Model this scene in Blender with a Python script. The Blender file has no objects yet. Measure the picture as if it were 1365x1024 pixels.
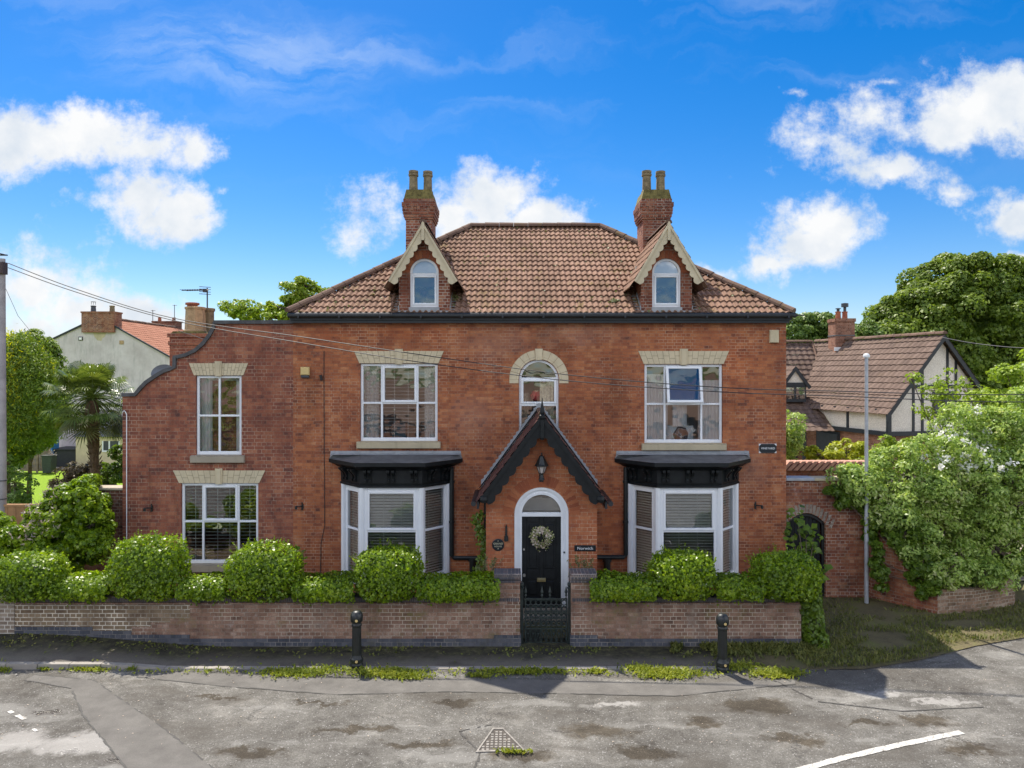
import bpy, math, random
import numpy as np
from mathutils import Vector, Matrix

# ------------------------------------------------------------------ camera, sky, sun, exposure
SC = bpy.context.scene
COL = SC.collection
R = math.radians
CAM_Y, CAM_Z, FOC = -17.94, 5.7, 960.0
cam = bpy.data.cameras.new('camera')
cam.sensor_width = 36.0
cam.lens = FOC / 1365 * 36.0
cam.shift_y = -15.0 / 1365
cam.clip_end = 5000
cam_o = bpy.data.objects.new('camera', cam)
COL.objects.link(cam_o)
cam_o.location = (0, CAM_Y, CAM_Z)
cam_o.rotation_euler = (R(90), 0, 0)
SC.camera = cam_o

SUN_EL, SUN_AZ = 59.2, -29.0          # azimuth from +Y (behind the house) towards -X
to_sun = Vector((math.sin(R(SUN_AZ)) * math.cos(R(SUN_EL)), math.cos(R(SUN_AZ)) * math.cos(R(SUN_EL)), math.sin(R(SUN_EL))))
sun = bpy.data.lights.new('sun', 'SUN')
sun.energy = 3.7
sun.angle = R(0.5)
sun.color = (1.0, 0.93, 0.82)
sun_o = bpy.data.objects.new('sun', sun)
COL.objects.link(sun_o)
sun_o.rotation_euler = to_sun.to_track_quat('Z', 'Y').to_euler()
sun_o.location = (-20, 20, 40)

SC.view_settings.view_transform = 'Standard'
SC.view_settings.look = 'None'
SC.view_settings.exposure = 1.06
SC.view_settings.gamma = 1
SC.cycles.max_bounces = 12
SC.cycles.diffuse_bounces = 8
SC.cycles.transparent_max_bounces = 16
SC.cycles.caustics_reflective = False
SC.cycles.caustics_refractive = False


class NT:
    """tiny node-tree writer: n(type, inputs, **props) returns the node"""
    def __init__(self, tree):
        self.t = tree
        tree.nodes.clear()

    def n(self, typ, ins=None, **props):
        nd = self.t.nodes.new(typ)
        for k, v in props.items():
            setattr(nd, k, v)
        for k, v in (ins or {}).items():
            s = nd.inputs[k]
            if isinstance(v, bpy.types.NodeSocket):
                self.t.links.new(v, s)
            else:
                if isinstance(v, tuple) and len(v) == 3 and s.type == 'RGBA':
                    v = v + (1,)
                s.default_value = v
        return nd

    def m(self, op, a, b=0.0, c=0.0, clamp=False):
        return self.n('ShaderNodeMath', {0: a, 1: b, 2: c}, operation=op, use_clamp=clamp).outputs[0]

    def vm(self, op, a, b=(0, 0, 0)):
        nd = self.n('ShaderNodeVectorMath', {0: a, 1: b}, operation=op)
        return nd.outputs['Value'] if op in ('LENGTH', 'DOT_PRODUCT', 'DISTANCE') else nd.outputs[0]

    def noise(self, vec, scale, detail=3.0, rough=0.55, dist=0.0):
        return self.n('ShaderNodeTexNoise', {'Vector': vec, 'Scale': scale, 'Detail': detail, 'Roughness': rough, 'Distortion': dist})

    def ramp(self, fac, stops, interp='LINEAR'):
        nd = self.n('ShaderNodeValToRGB', {'Fac': fac})
        cr = nd.color_ramp
        cr.interpolation = interp
        while len(cr.elements) < len(stops):
            cr.elements.new(0.5)
        for e, (p, c) in zip(cr.elements, stops):
            e.position = p
            e.color = tuple(c) + (1,) if len(c) == 3 else tuple(c)
        return nd.outputs[0]

    def smap(self, v, a, b, lo=0.0, hi=1.0):
        return self.n('ShaderNodeMapRange', {'Value': v, 'From Min': a, 'From Max': b, 'To Min': lo, 'To Max': hi}, interpolation_type='SMOOTHSTEP').outputs[0]

    def mix(self, fac, a, b, blend='MIX'):
        nd = self.n('ShaderNodeMix', {'Factor': fac} if not isinstance(fac, str) else {}, data_type='RGBA', blend_type=blend)
        for i, v in ((6, a), (7, b)):
            s = nd.inputs[i]
            if isinstance(v, bpy.types.NodeSocket):
                self.t.links.new(v, s)
            else:
                s.default_value = tuple(v) + (1,) if len(v) == 3 else v
        return nd.outputs[2]


world = bpy.data.worlds.new('World')
SC.world = world
world.use_nodes = True
W = NT(world.node_tree)
sky = W.n('ShaderNodeTexSky', sky_type='NISHITA', sun_disc=False, sun_elevation=R(SUN_EL), sun_rotation=R(SUN_AZ), altitude=30, air_density=1.0, dust_density=0.35, ozone_density=2.5)
skyc = W.n('ShaderNodeHueSaturation', {'Color': sky.outputs[0], 'Saturation': 1.52, 'Value': 0.86, 'Hue': 0.5}).outputs[0]
skyc = W.mix(1.0, skyc, (0.86, 0.85, 0.97), 'MULTIPLY')
gen = W.n('ShaderNodeTexCoord').outputs['Generated']
sep = W.n('ShaderNodeSeparateXYZ', {0: gen})
ysafe = W.m('MAXIMUM', sep.outputs[1], 0.05)
cu = W.m('DIVIDE', sep.outputs[0], ysafe)
cv = W.m('DIVIDE', sep.outputs[2], ysafe)
q0 = W.n('ShaderNodeCombineXYZ', {0: cu, 1: cv, 2: 0.0}).outputs[0]
wn = W.noise(q0, 7.0, 6, 0.6)
warp = W.vm('SUBTRACT', wn.outputs['Color'], (0.5, 0.5, 0.5))
warp = W.n('ShaderNodeVectorMath', {0: warp, 'Scale': 0.085}, operation='SCALE').outputs[0]
qw = W.vm('ADD', q0, warp)
CLOUDS = [  # centre and radii in thousandths of a radian-like tangent unit (direction space), density
    (20, 185, 110, 40, 1.0), (110, 180, 90, 36, 1.0), (190, 196, 70, 28, .75), (262, 190, 36, 22, .6), (190, 262, 52, 38, 1.0), (225, 280, 56, 34, 1.0), (268, 298, 36, 18, .8), (135, 270, 36, 14, .5), (300, 258, 12, 8, .5),
    (40, 385, 80, 50, .62), (120, 385, 45, 34, .7), (105, 408, 40, 26, .9), (190, 425, 70, 26, 1.0), (30, 440, 70, 40, .7),
    (650, 268, 62, 38, 1.0), (718, 290, 52, 26, .9), (600, 290, 50, 34, .8), (500, 285, 44, 44, .5), (475, 318, 34, 20, .4),
    (1330, 140, 100, 44, 1.0), (1255, 160, 44, 30, 1.0), (1140, 165, 66, 34, .55), (1110, 200, 70, 30, .5), (1205, 226, 56, 18, .7), (1150, 236, 40, 14, .5),
    (1095, 305, 58, 34, 1.0), (1070, 335, 52, 28, 1.0), (1018, 356, 26, 14, .8), (1352, 285, 44, 30, 1.0), (1280, 246, 42, 12, .5), (1365, 352, 40, 14, 1.0),
    (950, 362, 30, 12, .6), (1180, 110, 20, 8, .45), (1060, 128, 18, 6, .4),
]
best = None
for (px, py, rx, ry, a) in CLOUDS:
    c = ((px - 682.5) / FOC, (497 - py) / FOC, 0)
    d = W.vm('SUBTRACT', qw, c)
    d = W.vm('MULTIPLY', d, (FOC / rx * .78, FOC / ry * .78, 0))
    ln = W.vm('LENGTH', d)
    v = W.m('MULTIPLY', W.m('SUBTRACT', 1.25, ln), a)
    best = v if best is None else W.m('MAXIMUM', best, v)
fb = W.noise(q0, 19.0, 10, 0.66)
dens = W.m('ADD', best, W.m('MULTIPLY', W.m('SUBTRACT', fb.outputs[0], 0.5), 2.0))
dens = W.smap(dens, 0.05, 0.80)
# low clouds added behind the camera to fill the shaded front (seen only in glass)
gn = W.noise(gen, 3.2, 7, 0.58)
hole = W.smap(W.vm('LENGTH', W.vm('SUBTRACT', gen, (0.23, -0.87, 0.43))), 0.16, 0.30)
dens_b = W.m('MULTIPLY', W.smap(gn.outputs[0], 0.42, 0.60), W.m('MULTIPLY', hole, W.m('MULTIPLY', W.smap(sep.outputs[2], 0.13, 0.26), W.smap(sep.outputs[2], 0.85, 0.48))))
front = W.smap(sep.outputs[1], 0.25, 0.4)
dens = W.m('ADD', W.m('MULTIPLY', dens, front), W.m('MULTIPLY', dens_b, W.m('SUBTRACT', 1.0, front)))
# thin cirrus high up
cn = W.noise(W.vm('MULTIPLY', W.vm('ADD', q0, W.vm('MULTIPLY', warp, (2, 2, 0))), (1.3, 6.5, 0)), 1.6, 5, 0.55)
cir = W.m('MULTIPLY', W.smap(cn.outputs[0], 0.47, 0.75), W.smap(cv, 0.22, 0.4, 0.0, 0.20))
sheet_ = W.vm('MULTIPLY', W.vm('SUBTRACT', qw, ((330 - 682.5) / FOC, (497 - 70) / FOC, 0)), (FOC / 330, FOC / 75, 0))
cs = W.noise(W.vm('MULTIPLY', W.vm('ADD', q0, W.vm('MULTIPLY', warp, (1.2, 1.2, 0))), (2.2, 9.0, 0)), 2.4, 7, .62)
cir = W.m('ADD', cir, W.m('MULTIPLY', W.smap(W.vm('LENGTH', sheet_), 1.0, .25), W.smap(cs.outputs[0], .36, .68, 0.0, .34)))
cir = W.m('MULTIPLY', cir, front)
shade = W.noise(W.vm('ADD', q0, (0.013, 0.03, 0)), 11.0, 5, 0.55)
ccol = W.ramp(shade.outputs[0], [(0.32, (4.1, 4.5, 5.0)), (0.60, (5.5, 5.55, 5.6))])
skyc = W.mix(cir, skyc, (4.2, 4.9, 5.8))
ccol = W.mix(front, (27.5, 26.5, 25.2), ccol)  # added rear fill clouds, far brighter than the visible ones
skyc = W.mix(dens, skyc, ccol)
bg = W.n('ShaderNodeBackground', {'Color': skyc, 'Strength': 0.085})
W.n('ShaderNodeOutputWorld', {'Surface': bg.outputs[0]})


def X(px, d): return (px - 682.5) * d / FOC
def Z(py, d): return CAM_Z - (py - 497) * d / FOC
def Y(d): return d + CAM_Y


# ------------------------------------------------------------------ materials
def new_mat(name):
    m = bpy.data.materials.new(name)
    m.use_nodes = True
    return m, NT(m.node_tree)


def finish(T, col, rough=0.8, bump=None, bstr=0.3, bdist=0.01, metal=0.0, spec=0.5, **kw):
    ins = {'Base Color': col, 'Roughness': rough, 'Metallic': metal, 'Specular IOR Level': spec}
    ins.update(kw)
    b = T.n('ShaderNodeBsdfPrincipled', ins)
    if bump is not None:
        bn = T.n('ShaderNodeBump', {'Height': bump, 'Strength': bstr, 'Distance': bdist})
        T.t.links.new(bn.outputs[0], b.inputs['Normal'])
    T.n('ShaderNodeOutputMaterial', {'Surface': b.outputs[0]})
    return b


def plain(name, col, rough=0.6, var=0.12, scale=6.0, metal=0.0, bstr=0.15, spec=0.5, bscale=60.0):
    m, T = new_mat(name)
    pos = T.n('ShaderNodeNewGeometry').outputs['Position']
    nz = T.noise(pos, scale, 5, 0.6).outputs[0]
    nf = T.noise(pos, bscale, 3, 0.6).outputs[0]
    lo = tuple(c * (1 - var) for c in col)
    hi = tuple(min(1, c * (1 + var)) for c in col)
    c = T.ramp(nz, [(0.3, lo), (0.7, hi)])
    finish(T, c, rough, nf, bstr, 0.004, metal, spec)
    return m


def wall_uv(T):
    g = T.n('ShaderNodeNewGeometry')
    p = T.n('ShaderNodeSeparateXYZ', {0: g.outputs['Position']})
    nrm = T.n('ShaderNodeSeparateXYZ', {0: g.outputs['True Normal']})
    s = T.m('GREATER_THAN', T.m('ABSOLUTE', nrm.outputs[0]), 0.7)
    t = T.m('GREATER_THAN', T.m('ABSOLUTE', nrm.outputs[2]), 0.7)
    u = T.m('ADD', T.m('MULTIPLY', p.outputs[0], T.m('SUBTRACT', 1.0, s)), T.m('MULTIPLY', p.outputs[1], s))
    v = T.m('ADD', T.m('MULTIPLY', p.outputs[2], T.m('SUBTRACT', 1.0, t)), T.m('MULTIPLY', p.outputs[1], t))
    return T.n('ShaderNodeCombineXYZ', {0: u, 1: v, 2: 0.0}).outputs[0], g.outputs['Position']


def brick(name, stops, mortar, bw=0.235, bh=0.08, ms=0.007, soot=0.35, moss=None, uvlayer=False, patch=None, seed=0.0, white=0.0, offset=0.5, con=.66, marks=False):
    m, T = new_mat(name)
    uv, pos = wall_uv(T)
    if uvlayer:
        uv = T.n('ShaderNodeUVMap', uv_map='UVMap').outputs[0]
    uv = T.vm('ADD', uv, (seed, seed * 0.37, 0))
    wob = T.noise(pos, 3.0, 2).outputs['Color']
    wob = T.n('ShaderNodeVectorMath', {0: T.vm('SUBTRACT', wob, (.5, .5, .5)), 'Scale': 0.012}, operation='SCALE').outputs[0]
    uvw = T.vm('ADD', uv, wob)
    br = T.n('ShaderNodeTexBrick', {'Vector': uvw, 'Color1': (0, 0, 0), 'Color2': (1, 1, 1), 'Mortar': (0.5, 0.5, 0.5), 'Scale': 1.0, 'Mortar Size': ms, 'Mortar Smooth': 0.15, 'Bias': 0.0, 'Brick Width': bw, 'Row Height': bh})
    br.offset = offset
    rnd = br.outputs['Color']
    big = T.noise(pos, 0.55, 4, 0.6).outputs[0]
    mid = T.noise(pos, 2.3, 5, 0.65).outputs[0]
    fine = T.noise(pos, 45.0, 4, 0.7).outputs[0]
    br.squash = 0.5
    br.squash_frequency = 2
    f = T.m('ADD', T.m('MULTIPLY', rnd, con), 0.5 - con * .5)
    f = T.m('ADD', f, T.m('MULTIPLY', T.m('SUBTRACT', mid, 0.5), 1.7))
    f = T.m('ADD', f, T.m('MULTIPLY', T.m('SUBTRACT', fine, 0.5), 0.9))
    col = T.ramp(f, stops)
    col = T.mix(T.smap(big, 0.38, 0.68, 0.0, soot), col, T.mix(1.0, col, (0.50, 0.47, 0.50), 'MULTIPLY'))
    if patch:
        pn = T.noise(T.vm('ADD', pos, (7.3, 1.1, 4.2)), 1.1, 6, 0.7).outputs[0]
        col = T.mix(T.smap(pn, 0.50, 0.72, 0.0, patch[1]), col, patch[0])
    if moss:
        mn = T.noise(T.vm('ADD', pos, (3.1, 5.7, 1.2)), 1.7, 6, 0.72).outputs[0]
        col = T.mix(T.smap(mn, 0.52, 0.70, 0.0, moss[1]), col, moss[0])
    mn2 = T.noise(T.vm('ADD', pos, (8.8, 2.2, 3.3)), 0.9, 6, 0.75).outputs[0]
    mcol = T.mix(T.smap(mn2, 0.42, 0.62, 0.0, 0.95), tuple(c * 0.50 for c in mortar), tuple(min(1, c * 1.15) for c in mortar))
    col = T.mix(T.m('MULTIPLY', br.outputs['Fac'], T.smap(mn2, 0.38, 0.6, 0.45, 1.0)), col, mcol)
    soil_ = T.noise(T.vm('MULTIPLY', pos, (3.5, 3.5, .45)), 1.0, 6, 0.72).outputs[0]
    col = T.mix(T.smap(soil_, 0.50, 0.74, 0.0, 0.50), col, T.mix(1.0, col, (.42, .40, .38), 'MULTIPLY'))
    if white:
        en = T.noise(T.vm('ADD', pos, (1.3, 9.7, 6.2)), 3.5, 7, 0.78).outputs[0]
        col = T.mix(T.smap(en, 0.56, 0.76, 0.0, white), col, (0.5, 0.45, 0.42))
    if marks:      # soot, bloom and rain streaks at known places on the front
        wv = T.noise(pos, 2.2, 7, .75).outputs['Color']
        pw = T.vm('ADD', pos, T.n('ShaderNodeVectorMath', {0: T.vm('SUBTRACT', wv, (.5, .5, .5)), 'Scale': 1.5}, operation='SCALE').outputs[0])
        def spots(items):
            acc = None
            for (sx, sz, rx, rz) in items:
                d = T.vm('MULTIPLY', T.vm('SUBTRACT', pw, (sx, 0, sz)), (1 / rx, 0, 1 / rz))
                f_ = T.smap(T.vm('LENGTH', d), 1.25, .1)
                acc = f_ if acc is None else T.m('MAXIMUM', acc, f_)
            return acc
        col = T.mix(T.m('MULTIPLY', spots([(.85, 6.7, .55, .5), (1.2, 6.3, .5, .35), (-2.9, 3.78, 1.2, .22), (4.3, 3.75, 1.2, .22), (2.6, 5.2, .45, 1.1), (-5.0, 5.2, .35, .9), (-1.2, 2.6, .4, .8), (6.4, 1.0, .6, .8)]), .5), col, T.mix(1.0, col, (.42, .42, .44), 'MULTIPLY'))
        col = T.mix(T.m('MULTIPLY', spots([(1.6, 6.65, 1.6, .35), (-.4, 6.4, 1.1, .5), (5.2, 2.0, .6, 1.3), (5.9, 3.2, .6, .5), (-1.0, 4.6, .7, .7)]), .16), col, (.40, .30, .25))
        col = T.mix(T.m('MULTIPLY', spots([(-4.6, 6.7, .8, .3), (-2.5, 6.75, 1.5, .25), (5.6, 6.0, .7, .6), (2.7, 2.2, .5, 1.2)]), .45), col, T.mix(1.0, col, (1.25, 1.02, .85), 'MULTIPLY'))
    h = T.m('ADD', T.m('MULTIPLY', T.m('SUBTRACT', 1.0, br.outputs['Fac']), 1.0), T.m('MULTIPLY', fine, 0.5))
    finish(T, col, 0.92, h, 0.55, 0.008, spec=0.25)
    return m


M = {}
M['brick'] = brick('red_brick', [(0.0, (.15, .060, .042)), (.20, (.285, .096, .050)), (.50, (.37, .125, .058)), (.78, (.45, .165, .070)), (1.0, (.50, .225, .11))], (.46, .30, .20), 0.225, 0.075, 0.005, 0.40, white=.14, con=.6, marks=True)
M['wing_brick'] = brick('old_plum_brick', [(0.0, (.115, .054, .045)), (.26, (.225, .082, .056)), (.58, (.305, .108, .064)), (1.0, (.42, .18, .10))], (.42, .29, .21), 0.24, 0.091, 0.006, 0.4, seed=3.3, white=.18, con=.5)
M['porch_brick'] = brick('orange_brick', [(0.0, (.28, .088, .046)), (.5, (.39, .13, .060)), (1.0, (.48, .20, .095))], (.50, .31, .20), 0.25, 0.089, 0.006, 0.25, seed=1.7, con=.5, white=.15)
M['garden_brick'] = brick('garden_wall_brick', [(0.0, (.12, .074, .056)), (.35, (.225, .132, .094)), (.7, (.305, .185, .132)), (1.0, (.42, .30, .23))], (.42, .36, .29), 0.235, 0.081, 0.007, 0.35, moss=((.17, .145, .055), .85), patch=((.27, .225, .19), .7), seed=5.1, white=.45, con=.5)
M['yellow_brick'] = brick('yellow_brown_wall_brick', [(0.0, (.13, .085, .06)), (.4, (.20, .145, .095)), (.75, (.27, .20, .13)), (1.0, (.33, .24, .17))], (.62, .56, .46), 0.245, 0.083, 0.010, 0.3, moss=((.19, .165, .06), .6), seed=5.1, white=.3, con=.5)
M['pale_brick'] = brick('worn_pale_brick', [(0.0, (.16, .12, .095)), (.5, (.25, .20, .155)), (1.0, (.34, .28, .22))], (.50, .46, .40), 0.24, 0.084, 0.010, 0.3, moss=((.19, .17, .08), .6), seed=8.1, white=.3)
M['high_brick'] = brick('weathered_wall_brick', [(0.0, (.13, .052, .036)), (.4, (.24, .085, .050)), (.75, (.32, .125, .066)), (1.0, (.42, .22, .13))], (.42, .33, .26), 0.23, 0.080, 0.007, 0.4, moss=((.13, .115, .05), .35), seed=2.2, white=.4)
M['dark_brick'] = brick('dark_old_brick', [(0.0, (.09, .045, .036)), (.5, (.18, .075, .052)), (1.0, (.28, .15, .10))], (.33, .27, .22), 0.23, 0.080, 0.007, 0.4, moss=((.10, .10, .04), .4), seed=9.2)  # deep brown old brick: side wall, capping bed, far stack
M['blue_brick'] = brick('blue_engineering_brick', [(0.0, (.055, .06, .075)), (.5, (.085, .092, .112)), (1.0, (.135, .135, .15))], (.24, .22, .20), 0.23, 0.082, 0.006, 0.2, moss=((.12, .11, .05), .4), seed=4.4, offset=0.5)
M['edge_brick'] = brick('brick_on_edge_coping', [(0.0, (.055, .055, .066)), (.6, (.09, .088, .10)), (1.0, (.15, .10, .085))], (.26, .22, .19), 0.077, 0.4, 0.007, 0.2, moss=((.14, .12, .05), .5), seed=.4)
M['chimney_brick'] = brick('chimney_brick', [(0.0, (.13, .045, .032)), (.5, (.29, .098, .056)), (1.0, (.40, .20, .12))], (.40, .33, .27), 0.225, 0.075, 0.008, 0.5, seed=6.6, white=.25)
M['neighbour_brick'] = brick('neighbour_brick', [(0.0, (.17, .075, .05)), (.5, (.29, .135, .085)), (1.0, (.38, .20, .13))], (.36, .28, .22), 0.225, 0.075, 0.006, 0.2, seed=7.6)


def stone(name, col, var=0.14, lines=False):
    m, T = new_mat(name)
    pos = T.n('ShaderNodeNewGeometry').outputs['Position']
    a = T.noise(pos, 3.0, 5, 0.6).outputs[0]
    f = T.noise(pos, 70, 4, 0.7).outputs[0]
    c = T.ramp(a, [(0.3, tuple(v * (1 - var) for v in col)), (0.72, tuple(v * (1 + var * .6) for v in col))])
    st = T.noise(T.vm('MULTIPLY', pos, (9, 9, 1.4)), 1.0, 5, 0.7).outputs[0]
    c = T.mix(T.smap(st, 0.52, 0.75, 0, 0.45), c, tuple(v * .55 for v in col))
    finish(T, c, 0.85, f, 0.3, 0.004, spec=0.2)
    return m


M['sandstone'] = stone('cream_painted_stone', (.62, .53, .36))
M['joint_stone'] = stone('dark_stone_joint', (.30, .25, .175))
M['sill_stone'] = stone('buff_sill_stone', (.50, .43, .29))
M['grey_sill'] = stone('grey_buff_sill_stone', (.36, .31, .24))
M['barge_cream'] = stone('weathered_cream_timber', (.60, .52, .36), .16)
M['white_upvc'] = plain('white_upvc', (.80, .82, .84), 0.35, 0.04, 3)
M['white_paint'] = plain('white_gloss_paint', (.74, .77, .80), 0.35, 0.06, 3)
M['black_paint'] = plain('black_gloss_timber', (.009, .011, .012), 0.5, 0.4, 7, spec=0.3)
M['black_iron'] = plain('black_painted_iron', (.014, .017, .017), 0.42, 0.4, 9, spec=0.5)
M['gate_iron'] = plain('green_black_iron', (.020, .030, .027), 0.5, 0.5, 14, spec=0.5)
M['black_gutter'] = plain('black_gutter', (.020, .023, .027), 0.45, 0.3, 4)
M['lead'] = plain('grey_lead', (.31, .325, .34), 0.55, 0.22, 5, spec=0.5)
M['dark_lead'] = plain('dark_flat_lead', (.115, .118, .12), 0.75, 0.35, 4)
M['coping_dark'] = plain('dark_clay_coping', (.072, .072, .074), 0.7, 0.4, 6)
M['render'] = None
M['brass'] = plain('brass', (.55, .45, .22), 0.35, 0.1, 8, metal=.8)
M['nickel'] = plain('satin_nickel', (.62, .62, .60), 0.35, 0.1, 8, metal=.9)
M['galv'] = plain('galvanised_steel', (.42, .44, .47), 0.5, 0.16, 9, metal=.35)
M['pole'] = plain('weathered_grey_pole', (.34, .32, .32), 0.85, 0.22, 3)
M['cable'] = plain('black_cable', (.022, .022, .024), 0.6, 0.1)
M['blind'] = plain('cream_blind_slat', (.78, .76, .71), 0.5, 0.05)
M['curtain'] = plain('white_curtain', (.88, .86, .85), 0.9, 0.08, 2)
M['patterned_curtain'] = plain('pale_patterned_curtain', (.66, .58, .44), 0.9, 0.35, 18)
M['red_cloth'] = plain('red_cloth', (.55, .03, .035), 0.8, 0.2, 6)
M['brown_wood'] = plain('brown_wood', (.14, .062, .04), 0.5, 0.2, 6)
M['teal_box'] = plain('teal_plastic', (.04, .17, .22), 0.5, 0.1)
M['yellow_box'] = plain('yellow_plastic', (.62, .46, .19), 0.45, 0.06)
M['lamp_glass'] = plain('frosted_lamp_glass', (.50, .46, .44), 0.25, 0.06)
M['pot_buff'] = plain('buff_clay_pot', (.40, .27, .145), 0.9, 0.3, 7)
M['pot_mossy'] = plain('mossy_clay_pot', (.21, .165, .095), 0.9, 0.45, 8)
M['pot_red'] = plain('red_clay_pot', (.33, .105, .055), 0.85, 0.2, 7)
M['mortar_moss'] = plain('mossy_mortar', (.16, .135, .045), 0.95, 0.6, 9, bstr=.5)
M['steel_dark'] = plain('dark_steel_cowl', (.05, .055, .065), 0.5, 0.2)
M['plaster'] = plain('interior_plaster', (.52, .47, .40), 0.9, 0.05)
M['dark_timber'] = plain('dark_stained_timber', (.022, .026, .030), 0.6, 0.3, 8)
M['fence_wood'] = plain('tan_fence_wood', (.36, .20, .09), 0.85, 0.25, 4)
M['grey_wood'] = plain('grey_brown_fence_wood', (.23, .17, .12), 0.85, 0.3, 6)
M['blue_paint'] = plain('blue_paint', (.035, .20, .46), 0.6, 0.2, 3)
M['cream_wall'] = plain('cream_render', (.60, .52, .33), 0.9, 0.1, 3)
M['bark'] = plain('grey_brown_bark', (.13, .10, .075), 0.95, 0.35, 8, bstr=.7, bscale=25)
M['palm_bark'] = plain('fibrous_palm_trunk', (.095, .062, .038), 0.95, 0.5, 14, bstr=.9, bscale=30)
M['dish_grey'] = plain('grey_dish', (.16, .18, .20), 0.5, 0.1)
M['sign_black'] = plain('black_enamel', (.012, .017, .022), 0.35, 0.1)
M['sign_white'] = plain('white_lettering', (.78, .80, .80), 0.5, 0.03)
M['sign_gold'] = plain('gold_lettering', (.60, .57, .40), 0.5, 0.05)
M['cover_iron'] = plain('worn_cast_iron', (.22, .205, .185), 0.65, 0.45, 12, metal=.2)
M['cover_pit'] = plain('cover_recess', (.07, .06, .05), 0.9, 0.3, 12)
M['stick'] = plain('dry_twigs', (.22, .17, .13), 0.9, 0.3, 9)

# weathered render of the white house
m, T = new_mat('weathered_render')
pos = T.n('ShaderNodeNewGeometry').outputs['Position']
a = T.noise(pos, 0.9, 6, 0.65).outputs[0]
c = T.ramp(a, [(0.3, (.49, .43, .43)), (0.55, (.63, .565, .57)), (0.75, (.71, .65, .65))])
st = T.noise(T.vm('MULTIPLY', pos, (2.2, 2.2, .35)), 1.0, 6, 0.7).outputs[0]
c = T.mix(T.smap(st, 0.50, 0.72, 0, 0.55), c, (.27, .265, .25))
finish(T, c, 0.95, T.noise(pos, 30, 4).outputs[0], 0.3, 0.01, spec=.15)
M['render'] = m

m, T = new_mat('pebbledash')
pos = T.n('ShaderNodeNewGeometry').outputs['Position']
v = T.n('ShaderNodeTexVoronoi', {'Vector': pos, 'Scale': 40.0})
c = T.ramp(v.outputs['Color'], [(0.2, (.62, .57, .49)), (0.8, (.82, .77, .67))])
finish(T, c, 0.95, v.outputs['Distance'], 0.6, 0.02, spec=.15)
M['pebbledash'] = m


def tile_mat(name, stops, moss=0.35, mosscol=(.16, .12, .025)):
    m, T = new_mat(name)
    uv = T.n('ShaderNodeUVMap', uv_map='UVMap').outputs[0]
    fl = T.vm('FLOOR', uv)
    wn_ = T.n('ShaderNodeTexWhiteNoise', {'Vector': fl}, noise_dimensions='2D')
    pos = T.n('ShaderNodeNewGeometry').outputs['Position']
    big = T.noise(pos, 0.8, 5, 0.65).outputs[0]
    fine = T.noise(pos, 26, 4, 0.7).outputs[0]
    f = T.m('ADD', T.m('MULTIPLY', wn_.outputs[0], 0.26), T.m('MULTIPLY', big, 0.82))
    f = T.m('ADD', f, T.m('MULTIPLY', T.m('SUBTRACT', fine, .5), .4))
    col = T.ramp(f, stops)
    mn = T.noise(T.vm('ADD', pos, (2, 7, 3)), 2.6, 7, 0.8).outputs[0]
    col = T.mix(T.smap(mn, 0.53, 0.66, 0, moss), col, mosscol)
    sp = T.noise(pos, 9.0, 3, 0.6).outputs[0]
    col = T.mix(T.smap(sp, 0.66, 0.72, 0, .8), col, (.03, .025, .02))
    finish(T, col, 0.88, fine, 0.3, 0.006, spec=.2)
    return m


M['main_tile'] = tile_mat('brown_pink_roof_tile', [(.15, (.122, .070, .046)), (.42, (.208, .122, .082)), (.65, (.275, .164, .113)), (.95, (.37, .23, .165))], .6)
M['ridge_tile'] = tile_mat('dark_ridge_tile', [(.2, (.09, .055, .045)), (.5, (.15, .095, .07)), (.9, (.23, .15, .11))], .5)
M['red_tile'] = tile_mat('orange_pantile', [(.2, (.32, .14, .085)), (.55, (.44, .20, .125)), (.9, (.52, .27, .18))], .15)
M['brown_tile'] = tile_mat('brown_concrete_tile', [(.15, (.085, .058, .046)), (.45, (.135, .092, .072)), (.9, (.20, .14, .11))], .3, (.13, .09, .04))
M['dark_tile'] = tile_mat('dark_porch_tile', [(.2, (.055, .026, .024)), (.5, (.10, .045, .038)), (.9, (.15, .075, .06))], .2)

m, T = new_mat('arch_header_brick')
g_ = T.n('ShaderNodeNewGeometry')
c = T.ramp(T.m('ADD', T.m('MULTIPLY', g_.outputs['Random Per Island'], .7), T.m('MULTIPLY', T.noise(g_.outputs['Position'], 14, 5, .7).outputs[0], .3)), [(.1, (.23, .072, .04)), (.5, (.33, .105, .05)), (.9, (.42, .16, .075))])
finish(T, c, .9, T.noise(g_.outputs['Position'], 40, 4).outputs[0], .4, .006, spec=.2)
M['arch_brick'] = m

# glass: clear pane with a boosted reflection (double glazing)
m, T = new_mat('window_glass')
fr = T.n('ShaderNodeFresnel', {'IOR': 1.5}).outputs[0]
f = T.m('ADD', T.m('MULTIPLY', fr, 1.6), 0.13, clamp=True)
wob = T.noise(T.n('ShaderNodeNewGeometry').outputs['Position'], 1.6, 2).outputs[0]
bn = T.n('ShaderNodeBump', {'Height': wob, 'Strength': 0.30, 'Distance': 0.05})
gl = T.n('ShaderNodeBsdfGlossy', {'Color': (.95, .97, 1, 1), 'Roughness': 0.0, 'Normal': bn.outputs[0]})
tr = T.n('ShaderNodeBsdfTransparent', {'Color': (.93, .96, .95, 1)})
mx = T.n('ShaderNodeMixShader', {0: f, 1: tr.outputs[0], 2: gl.outputs[0]})
T.n('ShaderNodeOutputMaterial', {'Surface': mx.outputs[0]})
M['glass'] = m


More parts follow.
